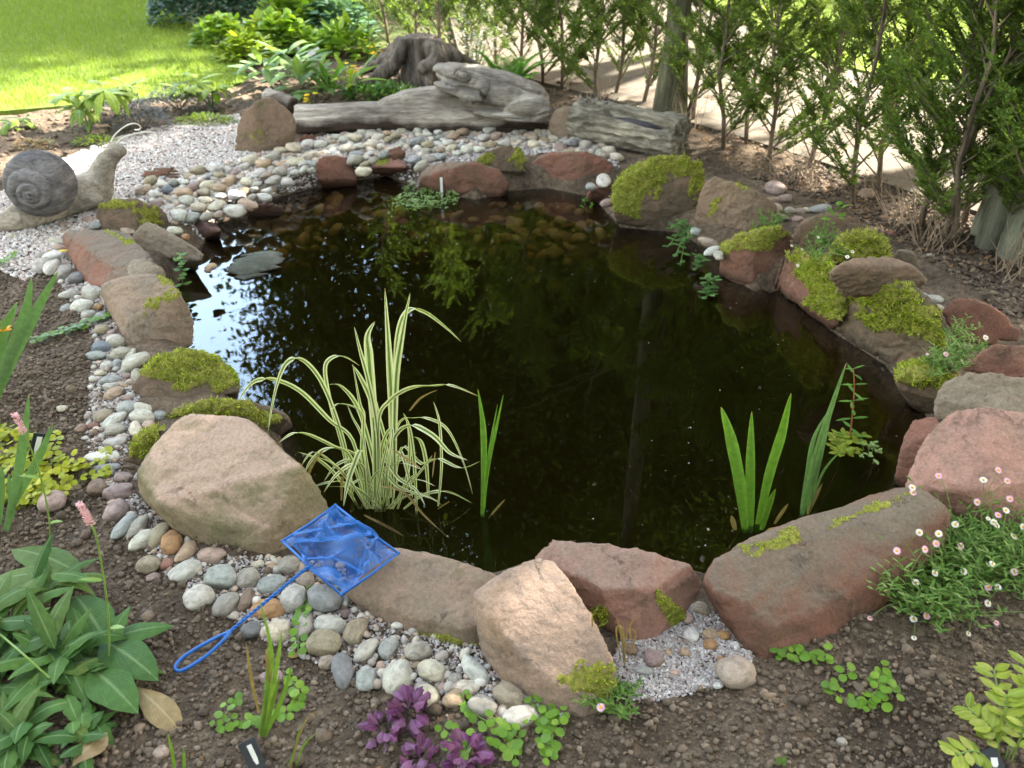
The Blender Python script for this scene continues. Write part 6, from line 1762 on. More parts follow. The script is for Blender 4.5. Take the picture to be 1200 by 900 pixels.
b = at(367, 72); slab_tag('plant_label', 'tilted white plant label lying among grey green leaves', 'plant label', b + Vector((-.05, 0, .04)), b + Vector((.06, 0, .10)), .035, .003, m_white)
b = on(306, 906); tgt = aty(288, 868, b.y + .03)
tl = slab_tag('plant_label', 'black plant label with a white strip at the near edge below the sedge', 'plant label', b, tgt, .034, .004, m_black, face=(.3, -1, .5))
dd = (tgt - b); slab_tag('strip', None, None, b + dd * .30 + Vector((.004, -.004, .004)), b + dd * .88 + Vector((.004, -.004, .004)), .009, .0015, m_white, tl, face=(.3, -1, .5))
b = on(1168, 912); tgt = aty(1150, 880, b.y + .04)
tl = slab_tag('plant_label', 'dark plant label with a white mark under the yellow green shrub', 'plant label', b, tgt, .055, .004, m_black, face=(.1, -1, .8))
dd = (tgt - b); slab_tag('strip', None, None, b + dd * .40 + Vector((.006, -.004, .006)), b + dd * .75 + Vector((.014, -.004, .006)), .014, .0015, m_white, tl, face=(.1, -1, .8))
b = on(38, 545); tgt = aty(47, 508, b.y + .02)
tl = slab_tag('plant_label', 'dark plant label with a pale face standing in the golden creeping plant', 'plant label', b, tgt, .034, .004, m_black, face=(.6, -1, .2))
dd = (tgt - b); slab_tag('strip', None, None, b + dd * .35 + Vector((.004, -.004, .002)), b + dd * .9 + Vector((.004, -.004, .002)), .014, .0015, m_white, tl, face=(.6, -1, .2))

# ------------------------------------------------------------------ pond net
m_blue = plain('blue_plastic', (0.002, 0.075, 0.30), .42, .45, .1)
m_net, t, o = newmat('blue_netting')
p = N(t, 'ShaderNodeBsdfPrincipled'); p.inputs['Base Color'].default_value = (0.002, 0.095, 0.36, 1); p.inputs['Roughness'].default_value = .5
tcn = N(t, 'ShaderNodeTexCoord'); tr = N(t, 'ShaderNodeBsdfTransparent')
nz_ = noise_node(t, tcn.outputs['UV'], 5.0, 5, .6, 1.2)
rr = ramp_node(t, [(.40, .52), (.58, .76), (.68, .93)]); t.links.new(nz_.outputs['Fac'], rr.inputs['Fac'])
ms = N(t, 'ShaderNodeMixShader'); t.links.new(rr.outputs['Color'], ms.inputs[0]); t.links.new(tr.outputs[0], ms.inputs[1]); t.links.new(p.outputs[0], ms.inputs[2])
t.links.new(ms.outputs[0], o.inputs['Surface'])
K = [at(331, 634, .135), at(400, 697, .095), at(467, 648, .125), at(393, 592, .165)]
joint = K[0].lerp(K[1], .47)
net = thing('pond_net', 'blue hand net with twisted handle lying across the stones', 'net', tuple(joint))
mb = MB()
ring_ = K + [K[0]]
for a, b in zip(ring_[:-1], ring_[1:]): mb.tube([a, a.lerp(b, .5) + Vector((0, 0, -.004)), b], [.0036] * 3, 8)
for a in K: mb.ell(a, (.0042, .0042, .0042))
mb.build('frame', m_blue, net)
mb = MB(); n = 30; vs = []; fs = []; uv = []
g = random.Random(2)
for i in range(n + 1):
    for j in range(n + 1):
        u, w = i / n, j / n
        p = (K[0].lerp(K[1], u)).lerp(K[3].lerp(K[2], u), w)
        e = 16 * u * (1 - u) * w * (1 - w)
        p = p + Vector((.012 * math.sin(u * 9 + w * 3), 0, -0.012 * e + (.020 * math.sin(w * 11 + 2.6 * u + 1.3 * math.sin(u * 5)) + .013 * math.sin(u * 17 + w * 9 + 1.6 * math.sin(w * 7)) + .009 * math.sin(w * 29 - u * 15)) * e ** .5))
        p = p + Vector((.012, .010, .034)) * e ** .7 * max(0, w - .25) * (1 + .5 * math.sin(u * 8 + w * 5))
        vs.append(p); uv.append((u, w))
for i in range(n):
    for j in range(n):
        a = i * (n + 1) + j; fs.append((a, a + 1, a + n + 2, a + n + 1))
mb.add(vs, fs, uv)
bag = mb.build('net_bag', m_net, net)
# the gathered end of the bag folded back over itself: bands of doubled netting
mb = MB()
for k, (a, b, c_, w) in enumerate((((.10,.12),(.5,.38),(.96,.62),.020),((.16,.05),(.55,.22),(.98,.42),.014),((.2,.55),(.55,.60),(.97,.72),.012),((.35,.95),(.65,.80),(.98,.70),.010),((.02,.40),(.3,.60),(.42,.97),.008))):
    P = [];
    for u, ww in (a, b, c_):
        P.append((K[0].lerp(K[1], ww)).lerp(K[3].lerp(K[2], ww), u) + Vector((0, 0, .006 + .004 * (k % 2))))
    P = crom(P, 8); mb.blade(P, [w * (.6 + .5 * math.sin(i * .9 + k) ** 2) for i in range(len(P))], (0.6, .8, 0), .2)
mb.build('net_folds', m_net, bag)
mb = MB()
h0 = joint; h1 = at(262, 746, .055)
axh = (h1 - h0); Lh = axh.length; axn = axh.normalized(); e1 = axn.orthogonal().normalized(); e2 = axn.cross(e1)
for q in (0, math.pi):
    mb.tube([h0 + axh * (k / 90) + (e1 * math.cos(k * .75 + q) + e2 * math.sin(k * .75 + q)) * .0022 for k in range(91)], [.0026] * 91, 6)
lp = crom([h1 + (h0 - h1) * .06, at(258, 745, .055), at(235, 757, .05), at(216, 769, .04), at(207, 778, .035), at(206, 784, .033), at(212, 786, .032), at(226, 779, .036), at(246, 765, .042), at(264, 748, .055), h1 + (h0 - h1) * .08], 5)
mb.tube(lp, [.0042] * len(lp), 9)
mb.build('handle', m_blue, net)

# ------------------------------------------------------------------ bed plants
def leafclump(label, name, cat, base, n, L, W, mat, spread=.05, h=(.0, .08), el=(.1, 1.1), droop=(.3, 1.2), shape=.45, seed=1, fold=.15, group=None, stalk=.0, wave=0.0, parts=None, z=None, face=None):
    g = random.Random(seed); b = on(*base) if z is None else at(base[0], base[1], z)
    if b.y > 8: b.z = 0
    root = thing(name, label, cat, tuple(b), group)
    lv = MB()
    for k in range(n):
        a = 2 * math.pi * (k * .381966) + g.uniform(-.3, .3)
        e = g.uniform(*el); r = spread * math.sqrt(g.random())
        p = b + Vector((math.cos(a) * r, math.sin(a) * r, g.uniform(*h)))
        l = g.uniform(*L)
        lv.leaf(p, (math.cos(a) * math.cos(e), math.sin(a) * math.cos(e), math.sin(e)), (0, 0, 1), l, g.uniform(*W), g.uniform(*droop), fold, 7, shape, wave, stalk)
    lv.build('leaves', mat, root)
    return root
m_bist = leaf_mat('bistort_leaf', [(0.032, 0.085, 0.018), (0.045, 0.105, 0.022), (0.065, 0.135, 0.026), (0.038, 0.09, 0.022), (0.085, 0.135, 0.03)], .2, .62, uvvein=True, vein=(.13, .20, .08))
m_spike = leaf_mat('pink_spike', [(0.62, 0.38, 0.44), (0.70, 0.50, 0.54), (0.55, 0.28, 0.36)], .3, .6)
root = thing('bistort', 'leafy plant with broad dark green leaves and pink flower spikes at the lower left', 'plant', tuple(on(70, 800)))
lv = MB(); g = random.Random(12)
for (bx, by, n, L0, L1, W0, W1, hh) in ((15, 760, 24, .10, .16, .034, .048, .11), (75, 790, 26, .09, .16, .032, .05, .10), (118, 795, 16, .09, .14, .032, .045, .06), (30, 880, 28, .06, .13, .028, .044, .07), (95, 870, 20, .05, .10, .026, .04, .05), (60, 720, 16, .09, .15, .03, .045, .11), (0, 820, 16, .09, .15, .03, .045, .1)):
    b = on(bx, by)
    for k in range(n):
        a = k * 2.399 + g.uniform(-.3, .3); e = g.uniform(.05, 1.0)
        p = b + Vector((g.uniform(-.03, .03), g.uniform(-.03, .03), g.uniform(.015, hh)))
        lv.leaf(p, (math.cos(a) * math.cos(e), math.sin(a) * math.cos(e), math.sin(e)), (0, 0, 1), g.uniform(L0, L1), g.uniform(W0, W1), g.uniform(.3, 1.5), g.uniform(.08, .3), 9, .38, .09, 0.0)
PIN = [((128,770),(206,755),30),((126,768),(188,812),46),((112,800),(165,850),46),((70,760),(2,752),34),((60,745),(-8,790),36),((100,690),(20,655),40),((85,690),(-10,700),36),((95,715),(135,775),46),((60,800),(10,860),34),((90,820),(60,780),30)]
for (bx, by), (tx, ty), w in PIN:
    b = on(bx, by, .05); t = on(tx, ty, .045); d = t - b; s = depth(b) / F
    lv.leaf(b, d + Vector((0, 0, .055)), (0, 0, 1), d.length * 1.06, w * s * 1.05, .55, .12, 8, .42, .04)
lv.build('leaves', m_bist, root)
br_ = MB()
for (bx, by), (tx, ty), w in (((160,812),(212,858),34),((88,905),(128,870),36)):
    b = on(bx, by, .02); t = on(tx, ty, .01); d = t - b; s = depth(b) / F
    br_.leaf(b, d + Vector((0, 0, .05)), (0, 0, 1), d.length * 1.05, w * s, .7, .1, 8, .6)
br_.build('withered_leaf', leaf_mat('withered_leaf', [(0.20, 0.17, 0.07), (0.24, 0.17, 0.09)], .15, .6, uvvein=True, vein=(.3, .25, .14)), root)
for pts, Yb in (([(126,790),(128,735),(122,680),(113,630),(105,612)], on(126, 792).y), ([(58,655),(58,612),(48,560),(34,520),(27,505)], on(58, 662).y)):
    P = crom([aty(px, py, Yb + .004 * i) for i, (px, py) in enumerate(pts)], 6)
    mb = MB(); mb.tube(P, [.0022] * len(P), 5)
    for u in (.25, .5): mb.leaf(P[int(len(P) * u)], (.8 if u < .4 else -.6, -.3, .5), (0, 0, 1), .05, .014, .4, .1, 5, .4)
    st = mb.build('flower_stem', m_greenstem, root)
    sp_ = MB(); top = P[-1]; dr = (P[-1] - P[-5]).normalized()
    for k in range(190):
        u = g.random(); a = g.uniform(0, 6.28); q = top + dr * (u * .052 - .008); r = .0085 * (1 - .5 * u)
        d = Vector((math.cos(a), math.sin(a), .4)); sp_.leaf(q + d * r * .3, d, (0, 0, 1), .0075, .0042, .2, .2, 2, .5)
    sp_.build('flower_spike', m_spike, st)
stalk_ = MB(); P = crom([on(5, 770, .1), on(45, 810, .12), on(72, 828, .09)], 6); stalk_.tube(P, [.0025] * len(P), 5); stalk_.build('runner', m_greenstem, root)

m_gold = leaf_mat('golden_leaf', [(0.24, 0.27, 0.012), (0.30, 0.31, 0.018), (0.19, 0.23, 0.015), (0.34, 0.34, 0.03)], .3, .5)
m_jenny = leaf_mat('creeper_leaf', [(0.10, 0.20, 0.02), (0.14, 0.25, 0.025), (0.085, 0.17, 0.03), (0.17, 0.27, 0.035)], .3, .45)
m_bluegr = leaf_mat('bluish_creeper_leaf', [(0.10, 0.17, 0.075), (0.12, 0.20, 0.08), (0.13, 0.21, 0.05)], .25, .5)
def creeper(label, runners, mat, L, step=.014, seed=1, mats=None, poly=None, npoly=0, name='creeping_plant', hz=(.006, .02), tip=None, cat='creeper'):
    g = random.Random(seed); b = on(*runners[0][0]); root = thing(name, label, cat, tuple(b))
    lv = MB(); stm = MB(); lt_ = MB()
    for run in runners:
        P = crom([on(px, py, g.uniform(*hz)) for px, py in run], 8)
        stm.tube(P, [.0011] * len(P), 4, False)
        tot = sum((P[i + 1] - P[i]).length for i in range(len(P) - 1)); n = max(2, int(tot / step)); acc = 0; i = 0
        for k in range(n):
            p = P[min(len(P) - 1, int(k / (n - 1) * (len(P) - 1)))]; t = (P[min(len(P) - 1, int(k / (n - 1) * (len(P) - 1)) + 1)] - p)
            t = t.normalized() if t.length > 1e-6 else Vector((1, 0, 0))
            sd = Vector((-t.y, t.x, 0)).normalized()
            for q in (-1, 1):
                c = p + sd * q * L * .55 + Vector((g.uniform(-.004, .004), g.uniform(-.004, .004), g.uniform(.001, .012)))
                (lt_ if tip and k > n * .7 else lv).disc(c, (g.uniform(-.35, .35), g.uniform(-.45, .2), 1), L * .5 * g.uniform(.75, 1.2), 8, g.uniform(-.2, .15), g.uniform(.85, 1.1))
    if poly:
        x, y = fill_px(wpoly(poly), npoly, np.random.default_rng(seed)); z = gh(x, y)
        for xi, yi, zi in zip(x, y, z):
            for q in (0, 1):
                lv.disc((xi + g.uniform(-.01, .01), yi + g.uniform(-.01, .01), zi + g.uniform(.008, .045)), (g.uniform(-.5, .5), g.uniform(-.6, .2), 1), L * .5 * g.uniform(.7, 1.2), 8, g.uniform(-.2, .2), g.uniform(.85, 1.1))
    lv.build('leaves', mat, root); stm.build('stems', m_greenstem, root)
    if tip and lt_.v: lt_.build('new_leaves', tip, root)
    return root
creeper('golden creeping plant spreading over the soil at the left edge', [[(40,560),(80,552),(118,545),(126,535)],[(30,575),(75,572),(120,560),(128,558)],[(20,535),(52,540),(68,520),(64,513)],[(30,590),(60,592),(80,582)]], m_gold, .022, .017, 3,
        poly=[(-30,500),(10,505),(45,520),(62,545),(100,548),(105,562),(70,575),(78,590),(40,604),(10,600),(-30,610)], npoly=230, name='golden_creeper')
creeper('thin trailing line of small bluish green leaves on the left soil', [[(38,404),(60,398),(90,388),(115,380),(130,374)],[(50,401),(80,392),(105,385)]], m_bluegr, .020, .013, 5, tip=m_jenny)
creeper('small creeper with green leaves at the top left edge', [[(-10,318),(5,312),(18,300)]], m_jenny, .022, .015, 6)
creeper('bright round leaved creeper among the front cobbles', [[(540,815),(555,838),(580,855),(610,868)],[(528,890),(560,868),(595,880),(605,895)],[(625,825),(640,850),(635,875),(650,888)],[(590,860),(625,845),(650,850),(660,840)],[(520,860),(535,875),(545,890)],[(640,835),(648,860),(640,895)]], m_jenny, .020, .015, 7)
creeper('little round leaved creeper beside the sedge', [[(255,855),(270,838),(278,825)],[(260,858),(285,848),(300,855),(312,842)],[(325,850),(345,835),(352,818),(340,800)],[(350,770),(352,740),(358,715),(362,695)]], m_jenny, .018, .014, 8)
creeper('small bright creeper trailing below the long red block', [[(908,765),(930,772),(955,776),(968,772)],[(910,770),(940,770)]], m_jenny, .020, .013, 9)
creeper('round leaved creeper on the soil in front of the long red block', [[(968,808),(980,820),(1000,828),(1012,833)],[(985,795),(996,792)],[(1014,828),(1030,812),(1048,818)],[(1026,806),(1036,786)],[(1022,822),(1036,828)]], m_jenny, .020, .014, 10)

# sedge and dry grasses
m_sedge = leaf_mat('sedge_blade', [(0.13, 0.22, 0.035), (0.16, 0.25, 0.05)], .3, .45)
def tuft(label, base, blades, mat, w, name='grass_tuft', cat='grass', dead=None):
    b = on(*base); root = thing(name, label, cat, tuple(b)); mb = MB(); dm = MB()
    for pts in blades: blade_at(mb, pts, b.y, -.02, w)
    if mb.v: mb.build('blades', mat, root)
    for pts in dead or []:
        dm = MB(); blade_at(dm, pts, b.y - .01, -.03, w * .8); dm.build('dead_blade', m_straw, root)
tuft('upright green sedge sprouting from the soil beside the net handle', (307, 866), [[(305,868),(312,820),(318,765),(303,700)],[(306,868),(318,815),(326,770),(330,740)],[(308,868),(318,830),(328,790)],[(304,866),(312,810),(314,755)],[(309,866),(330,820),(342,780)]], m_sedge, 5, dead=[[(303,835),(295,800),(288,752)],[(316,800),(312,760)]])
tuft('thin pale grass stems at the near edge right of the black label', (338, 898), [[(336,905),(345,880),(352,848)],[(345,905),(355,875),(372,858)]], m_sedge, 2.5, dead=[[(340,905),(350,865),(362,840),(382,832)]])
tuft('small green shoots at the near edge left of the black label', (204, 905), [[(205,910),(202,885),(196,858)],[(216,910),(215,876)]], m_sedge, 4)
tuft('dry curled grass stems between the leaning slab and the red slab', (732, 775), [], m_straw, 2.5, 'dry_grass', dead=[[(732,778),(728,745),(722,722)],[(730,778),(735,740),(746,722)],[(728,775),(722,740),(728,735),(735,760)],[(735,775),(745,745),(738,738),(742,765)],[(705,768),(696,745),(694,722),(697,718)],[(722,790),(750,788),(776,778),(778,770)],[(733,776),(730,750),(731,728)]])
tuft('tiny grey green shoot in the soil at the near edge', (915, 895), [[(912,902),(913,885)],[(918,902),(919,886)]], m_irisblue, 6)

# left hand iris fans
iris_l = iris('tall grey green iris fan at the left edge above the golden creeper', (8, 470), [], m_irisblue)
iris_l.location = on(-5, 470)
Yl = on(0, 475).y
for k, (pts, w, dY) in enumerate((([( -12,480),(5,430),(28,370),(37,325)], 15, .02), ([(-10,480),(10,430),(42,365),(68,318)], 14, -.02), ([(-20,470),(-5,420),(10,375),(20,354)], 13, .05), ([(-15,440),(-3,400),(4,380),(18,360)], 10, -.05))):
    mb = MB(); blade_at(mb, pts, Yl + .012 * (k - 1), dY, w * .85, fold=.12); mb.build('leaf_blade', m_irisblue, iris_l)
mb = MB()
for k in range(6):
    a = k * 1.05; mb.leaf(aty(4, 388, Yl), (math.cos(a), math.sin(a) * .4, .5), (0, 0, 1), .03, .018, .5, .1, 4, .6)
mb.build('flower', leaf_mat('orange_petal', [(0.75, 0.30, 0.02), (0.8, 0.38, 0.03)], .3), iris_l)
iris_m = iris('grey green iris blades rising through the golden creeper', (12, 615), [], m_iris)
iris_m.location = on(12, 615); Ym = on(12, 618).y
for k, (pts, w, dY) in enumerate((([(6,625),(18,570),(27,515),(34,462)], 11, .02), ([(10,600),(30,565),(48,530),(62,496)], 9, -.02), ([(-4,630),(0,580),(2,545)], 9, .0), ([(14,612),(12,580),(10,555)], 8, .03))):
    mb = MB(); blade_at(mb, pts, Ym + .012 * (k - 1), dY, w, fold=.12); mb.build('leaf_blade', m_irisblue, iris_m)

# purple plants
m_purple = leaf_mat('purple_leaf', [(0.10, 0.028, 0.08), (0.15, 0.045, 0.12), (0.07, 0.018, 0.055), (0.17, 0.075, 0.15)], .2, .4, uvvein=True, vein=(.2, .09, .17))
for px, py, n, l, lb in ((480, 840, 26, .062, 'tallest purple leaved rosette, by the front cobbles'), (450, 862, 18, .052, 'purple leaved rosette left of the tallest one'), (548, 890, 26, .056, 'purple leaved rosette beside the bright round leaved creeper'), (492, 896, 18, .05, 'reddish purple rosette at the very bottom edge')):
    leafclump(lb, 'purple_rosette', 'plant', (px, py), n, (l * .5, l * .9), (l * .32, l * .5), m_purple, .018, (.0, .035), (.2, 1.4), (.2, 1.3), .6, px, .3, 'purple rosettes at the front', .15, .25)

# fleabane daisies
m_flea = leaf_mat('fleabane_leaf', [(0.075, 0.15, 0.025), (0.10, 0.19, 0.03), (0.06, 0.12, 0.025), (0.12, 0.20, 0.045)], .28, .5)
m_petw = leaf_mat('white_petal', [(0.72, 0.72, 0.72), (0.66, 0.64, 0.68)], .3, .6)
m_petp = leaf_mat('pink_petal', [(0.66, 0.34, 0.55), (0.70, 0.46, 0.62)], .3, .6)
m_eye = plain('daisy_centre', (0.60, 0.34, 0.015), .7, .2, .2, 300)
def fleabane(label, poly, n, flowers, leaf=.02, h=.09, seed=1, z=None, cut=1.0):
    g = random.Random(seed)
    x, y = fill_px(wpoly(poly, z or 0.0), n, np.random.default_rng(seed))
    zz = gh(x, y) if z is None else np.full(n, z)
    root = thing('fleabane', label, 'daisies', (float(x.mean()), float(y.mean()), float(zz.min())))
    lv = MB(); stm = MB()
    B = []
    for xi, yi, zi in zip(x, y, zz):
        b = Vector((xi, yi, zi)); a = g.uniform(0, 6.28); l = h * g.uniform(.4, 1.15)
        d = Vector((math.cos(a) * .8, math.sin(a) * .8 - .15, g.uniform(.4, 1.1))).normalized()
        e = b + d * l; stm.tube([b, b.lerp(e, .5) + Vector((0, 0, .008)), e], [.0011, .001, .0006], 4, False); B.append(e)
        for k in range(7):
            u = .25 + .75 * k / 6; p = b.lerp(e, u) + Vector((0, 0, .008 * math.sin(u * 3.1))); a2 = k * 2.4 + g.random()
            lv.leaf(p, d * .7 + Vector((math.cos(a2), math.sin(a2), .15)), (0, 0, 1), leaf * g.uniform(.6, 1.25), leaf * .30, .4, .1, 3, .45)
    for fx, fy, fz, kind, dia in flowers:
        c = at(fx, fy, fz)
        near = min(B, key=lambda e: (e - c).length)
        mid = near.lerp(c, .5) + Vector((0, 0, .012))
        stm.tube(crom([near, mid, c], 4), [.0009] * 9, 4, False)
        nrm = Vector((g.uniform(-.35, .35), -.55 + g.uniform(-.3, .3), 1)).normalized()
        a1 = nrm.orthogonal().normalized(); a2 = nrm.cross(a1); r = dia / 2
        pt = MB()
        for k in range(22):
            a = 2 * math.pi * k / 22; d = a1 * math.cos(a) + a2 * math.sin(a); s_ = a2 * math.cos(a) - a1 * math.sin(a)
            i0 = c + d * r * .30; o1 = c + d * r * .7 + nrm * r * g.uniform(-.03, .08); o2 = c + d * r * g.uniform(.9, 1.05) + nrm * r * g.uniform(-.1, .1)
            pt.add([i0 - s_ * r * .05, i0 + s_ * r * .05, o1 + s_ * r * .13, o2, o1 - s_ * r * .13], [(0, 1, 2, 4), (4, 2, 3)])
        fl = pt.build('flower', m_petp if kind == 'p' else m_petw, root)
        ct = MB(); ct.ell(c + nrm * r * .06, (r * .34, r * .34, r * .2), nrm.to_track_quat('Z', 'Y').to_matrix(), 10, 6); ct.build('flower_centre', m_eye, fl)
    lv.build('leaves', m_flea, root); stm.build('stems', m_greenstem, root)
    return root
def z8(u, v): return (960 + u / 5, 600 + v / 5)
def z7(u, v): return (960 + u / 5, 470 + v / 5)
FL = []
for u, v, k, zz in ((587,120,'w',.21),(700,127,'w',.2),(797,72,'w',.17),(1022,60,'w',.14),(1040,78,'w',.14),(1140,142,'w',.13),(1015,305,'w',.12),(848,348,'w',.11),(678,358,'w',.1),(565,413,'w',.09),(1046,440,'w',.08),(988,535,'w',.05),(552,627,'w',.045),(555,738,'s',.02),(875,713,'s',.025),
    (455,227,'p',.2),(686,185,'p',.19),(620,218,'p',.18),(830,200,'p',.14),(1145,352,'p',.1),(990,440,'p',.08),(630,608,'p',.05),(298,622,'q',.03),(1038,650,'q',.03),(1048,18,'p',.15)):
    FL.append((*z8(u, v), zz, 'p' if k in 'pq' else 'w', .0195 if k in 'wp' else .014))
for u, v, k, zz in ((545,507,'w',.24),(962,462,'w',.26),(1095,640,'w',.2),(990,688,'s',.17),(1195,738,'w',.15),(700,438,'p',.25),(550,537,'p',.22),(1050,405,'p',.28),(1103,468,'p',.26),(1117,573,'p',.22),(926,592,'p',.2)):
    FL.append((*z7(u, v), zz, 'p' if k == 'p' else 'w', .0195 if k in 'wp' else .013))
fleabane('large sprawling clump of white and pink daisies in front of the pink boulder', [(1030,700),(1062,672),(1080,650),(1110,625),(1130,615),(1210,600),(1260,640),(1240,690),(1185,700),(1140,695),(1120,725),(1085,735),(1060,725)], 560, FL, .023, .165, 5)
fleabane('small daisy plant with one pink flower beside the leaning slab', [(690,828),(705,808),(728,798),(742,815),(735,845),(712,852)], 34, [(704,829,.06,'p',.02)], .019, .06, 6)
fleabane('daisies growing in the gap between the mossy rock and the red wedge rock', [(1080,444),(1095,425),(1108,410),(1112,385),(1122,385),(1118,415),(1150,412),(1130,430),(1100,446)], 90, [(1108.5,415,.16,'p',.02),(1155,395.5,.2,'w',.021),(1087,415,.16,'p',.012)], .022, .08, 7, z=.10)
fleabane('tiny white flowered plant by the vivid moss cushion', [(945,300),(955,275),(965,262),(978,275),(985,300),(965,315)], 60, [(959,278,.26,'w',.015),(999,295,.27,'w',.018),(993,301,.26,'w',.018),(935,311,.2,'w',.016),(928,288,.2,'w',.014),(940,292,.2,'w',.012)], .02, .07, 8, z=.16)
fleabane('feathery green weed between the triangular rock and the squared block', [(875,272),(890,262),(905,255),(918,262),(900,272)], 36, [], .018, .07, 9, z=.10)
leafclump('small bright leafy weed behind the vivid moss cushion', 'weed', 'plant', (972, 284), 9, (.03, .05), (.02, .03), m_round, .02, (.1, .16), (.2, .9), (.3, .8), .5, 4, z=.16)

# yellow green shrub at the lower right
m_shrub = leaf_mat('yellow_green_leaf', [(0.22, 0.28, 0.03), (0.27, 0.32, 0.04), (0.17, 0.24, 0.03), (0.30, 0.33, 0.07)], .3, .45, uvvein=True, vein=(.3, .34, .1))
root = thing('yellow_green_shrub', 'yellow green leafy shrub at the lower right corner', 'shrub', tuple(on(1175, 890)))
lv = MB(); stm = MB(); g = random.Random(9)
for bx, by, tx, ty, hh in ((1170,885,1165,785,.10),(1178,890,1205,780,.13),(1165,885,1135,830,.07),(1180,890,1230,820,.12),(1160,890,1120,885,.05),(1172,892,1155,845,.07),(1185,895,1200,850,.10),(1190,880,1215,800,.12),(1168,880,1180,815,.11)):
    b = on(bx, by); t = at(tx, ty, hh); P = crom([b, b.lerp(t, .55) + Vector((0, 0, .02)), t], 6); stm.tube(P, [.0016] * len(P), 5)
    for k in range(4, len(P), 2):
        for q in (-1, 1):
            d = (P[k] - P[k - 1]).normalized(); sd = d.cross(Vector((0, 0, 1))).normalized()
            lv.leaf(P[k], sd * q + d * .5 + Vector((0, 0, g.uniform(.0, .4))), (0, 0, 1), g.uniform(.032, .048), g.uniform(.018, .025), .45, .15, 6, .5)
lv.build('leaves', m_shrub, root); stm.build('stems', m_greenstem, root)

# ------------------------------------------------------------------ the far bed
m_glau = leaf_mat('grey_green_leaf', [(0.11, 0.19, 0.085), (0.14, 0.22, 0.10), (0.09, 0.16, 0.065), (0.16, 0.24, 0.08)], .25, .5, uvvein=True, vein=(.2, .28, .15))
m_lime = leaf_mat('lime_leaf', [(0.15, 0.26, 0.03), (0.19, 0.30, 0.035), (0.11, 0.20, 0.03), (0.23, 0.30, 0.04)], .35, .45)
m_spray = leaf_mat('olive_leaf', [(0.17, 0.25, 0.04), (0.22, 0.28, 0.05), (0.13, 0.20, 0.035)], .35, .45, uvvein=True, vein=(.28, .34, .12))
m_heath = leaf_mat('grey_blue_sprig', [(0.085, 0.095, 0.105), (0.11, 0.125, 0.12), (0.065, 0.07, 0.085), (0.10, 0.085, 0.095)], .15, .6)
m_dkshrub = leaf_mat('blue_green_shrub_leaf', [(0.04, 0.085, 0.055), (0.055, 0.11, 0.07), (0.03, 0.065, 0.04)], .2, .45)
m_blue2 = leaf_mat('blue_green_round_leaf', [(0.10, 0.19, 0.12), (0.13, 0.23, 0.15), (0.08, 0.15, 0.09)], .2, .5)
def whorl(label, base, heads, n, L, W, mat, seed, name='leafy_shrub', cat='plant'):
    """bare stems carrying drooping whorls of leaves"""
    g = random.Random(seed); b = at(*base); root = thing(name, label, cat, tuple(b)); lv = MB(); stm = MB()
    for hx, hy in heads:
        t = aty(hx, hy, b.y + g.uniform(-.08, .08)); P = crom([b, b.lerp(t, .5) + Vector((0, 0, .04)), t], 5); stm.tube(P, [.006] * len(P), 5)
        for k in range(n):
            a = k * 2.4 + g.uniform(-.3, .3); e = g.uniform(-.1, .9)
            lv.leaf(t + Vector((0, 0, g.uniform(-.03, .02))), (math.cos(a) * math.cos(e), math.sin(a) * math.cos(e), math.sin(e)), (0, 0, 1), g.uniform(.7, 1.1) * L, W * g.uniform(.8, 1.1), g.uniform(.8, 1.7), .12, 7, .55)
    lv.build('leaves', mat, root); stm.build('stems', m_greenstem, root)
whorl('leafy plant with drooping yellow green leaves behind the snail', (105, 156), [(82,118),(108,112),(122,106),(96,125)], 10, .22, .06, m_spray, 2)
whorl('leafy plant of small upright whorls right of the drooping yellow green one', (140, 140), [(138,102),(150,106),(128,108)], 8, .17, .045, m_spray, 3)
whorl('sprig of wide pale leaves at the far left above the snail', (45, 152), [(14,146),(22,142)], 6, .17, .05, m_spray, 4)
whorl('drooping leaved plant at the lawn edge above the pale gravel', (250, 128), [(232,100),(250,106),(215,108)], 9, .20, .055, m_spray, 5)
def mound(label, name, cat, base, rx, ry, h, n, L, W, mat, seed, stems=None):
    """a low mound of small leaves"""
    g = random.Random(seed); b = at(*base); root = thing(name, label, cat, tuple(b)); lv = MB()
    for k in range(n):
        a = g.uniform(0, 6.28); r = math.sqrt(g.random()); f = math.sqrt(max(0, 1 - r * r))
        p = b + Vector((math.cos(a) * r * rx, math.sin(a) * r * ry, h * f * g.uniform(.35, 1.08)))
        lv.leaf(p, (math.cos(a) * r + g.uniform(-.6, .6), math.sin(a) * r + g.uniform(-.6, .6), g.uniform(-.1, 1)), (0, 0, 1), L * g.uniform(.6, 1.2), W * g.uniform(.8, 1.2), g.uniform(.2, .9), .12, 4, .5)
    lv.build('leaves', mat, root)
    st = MB()
    for k in range(9):
        a = k * .7; st.tube([b, b + Vector((math.cos(a) * rx * .6, math.sin(a) * ry * .6, h * .7))], [.004, .002], 4, False)
    st.build('stems', m_stem, root)
    return root
mound('grey blue sprigged low shrub behind the snail feelers', 'low_shrub', 'shrub', (168, 152), .17, .15, .15, 900, .03, .008, m_heath, 1)
mound('grey blue sprigged low shrub nearest the lawn', 'low_shrub', 'shrub', (210, 130), .24, .16, .17, 1100, .03, .008, m_heath, 2)
mound('dusky sprigged low shrub behind the drooping leaved plant', 'low_shrub', 'shrub', (150, 132), .16, .12, .12, 600, .03, .008, m_heath, 3)
mound('small yellowish stonecrop cushion by the edge of the gravel', 'stonecrop', 'plant', (240, 145), .20, .08, .06, 420, .025, .014, m_spray, 4)
mound('sparse green stonecrop below the snail feelers', 'stonecrop', 'plant', (112, 168), .13, .07, .04, 200, .025, .014, m_spray, 5)
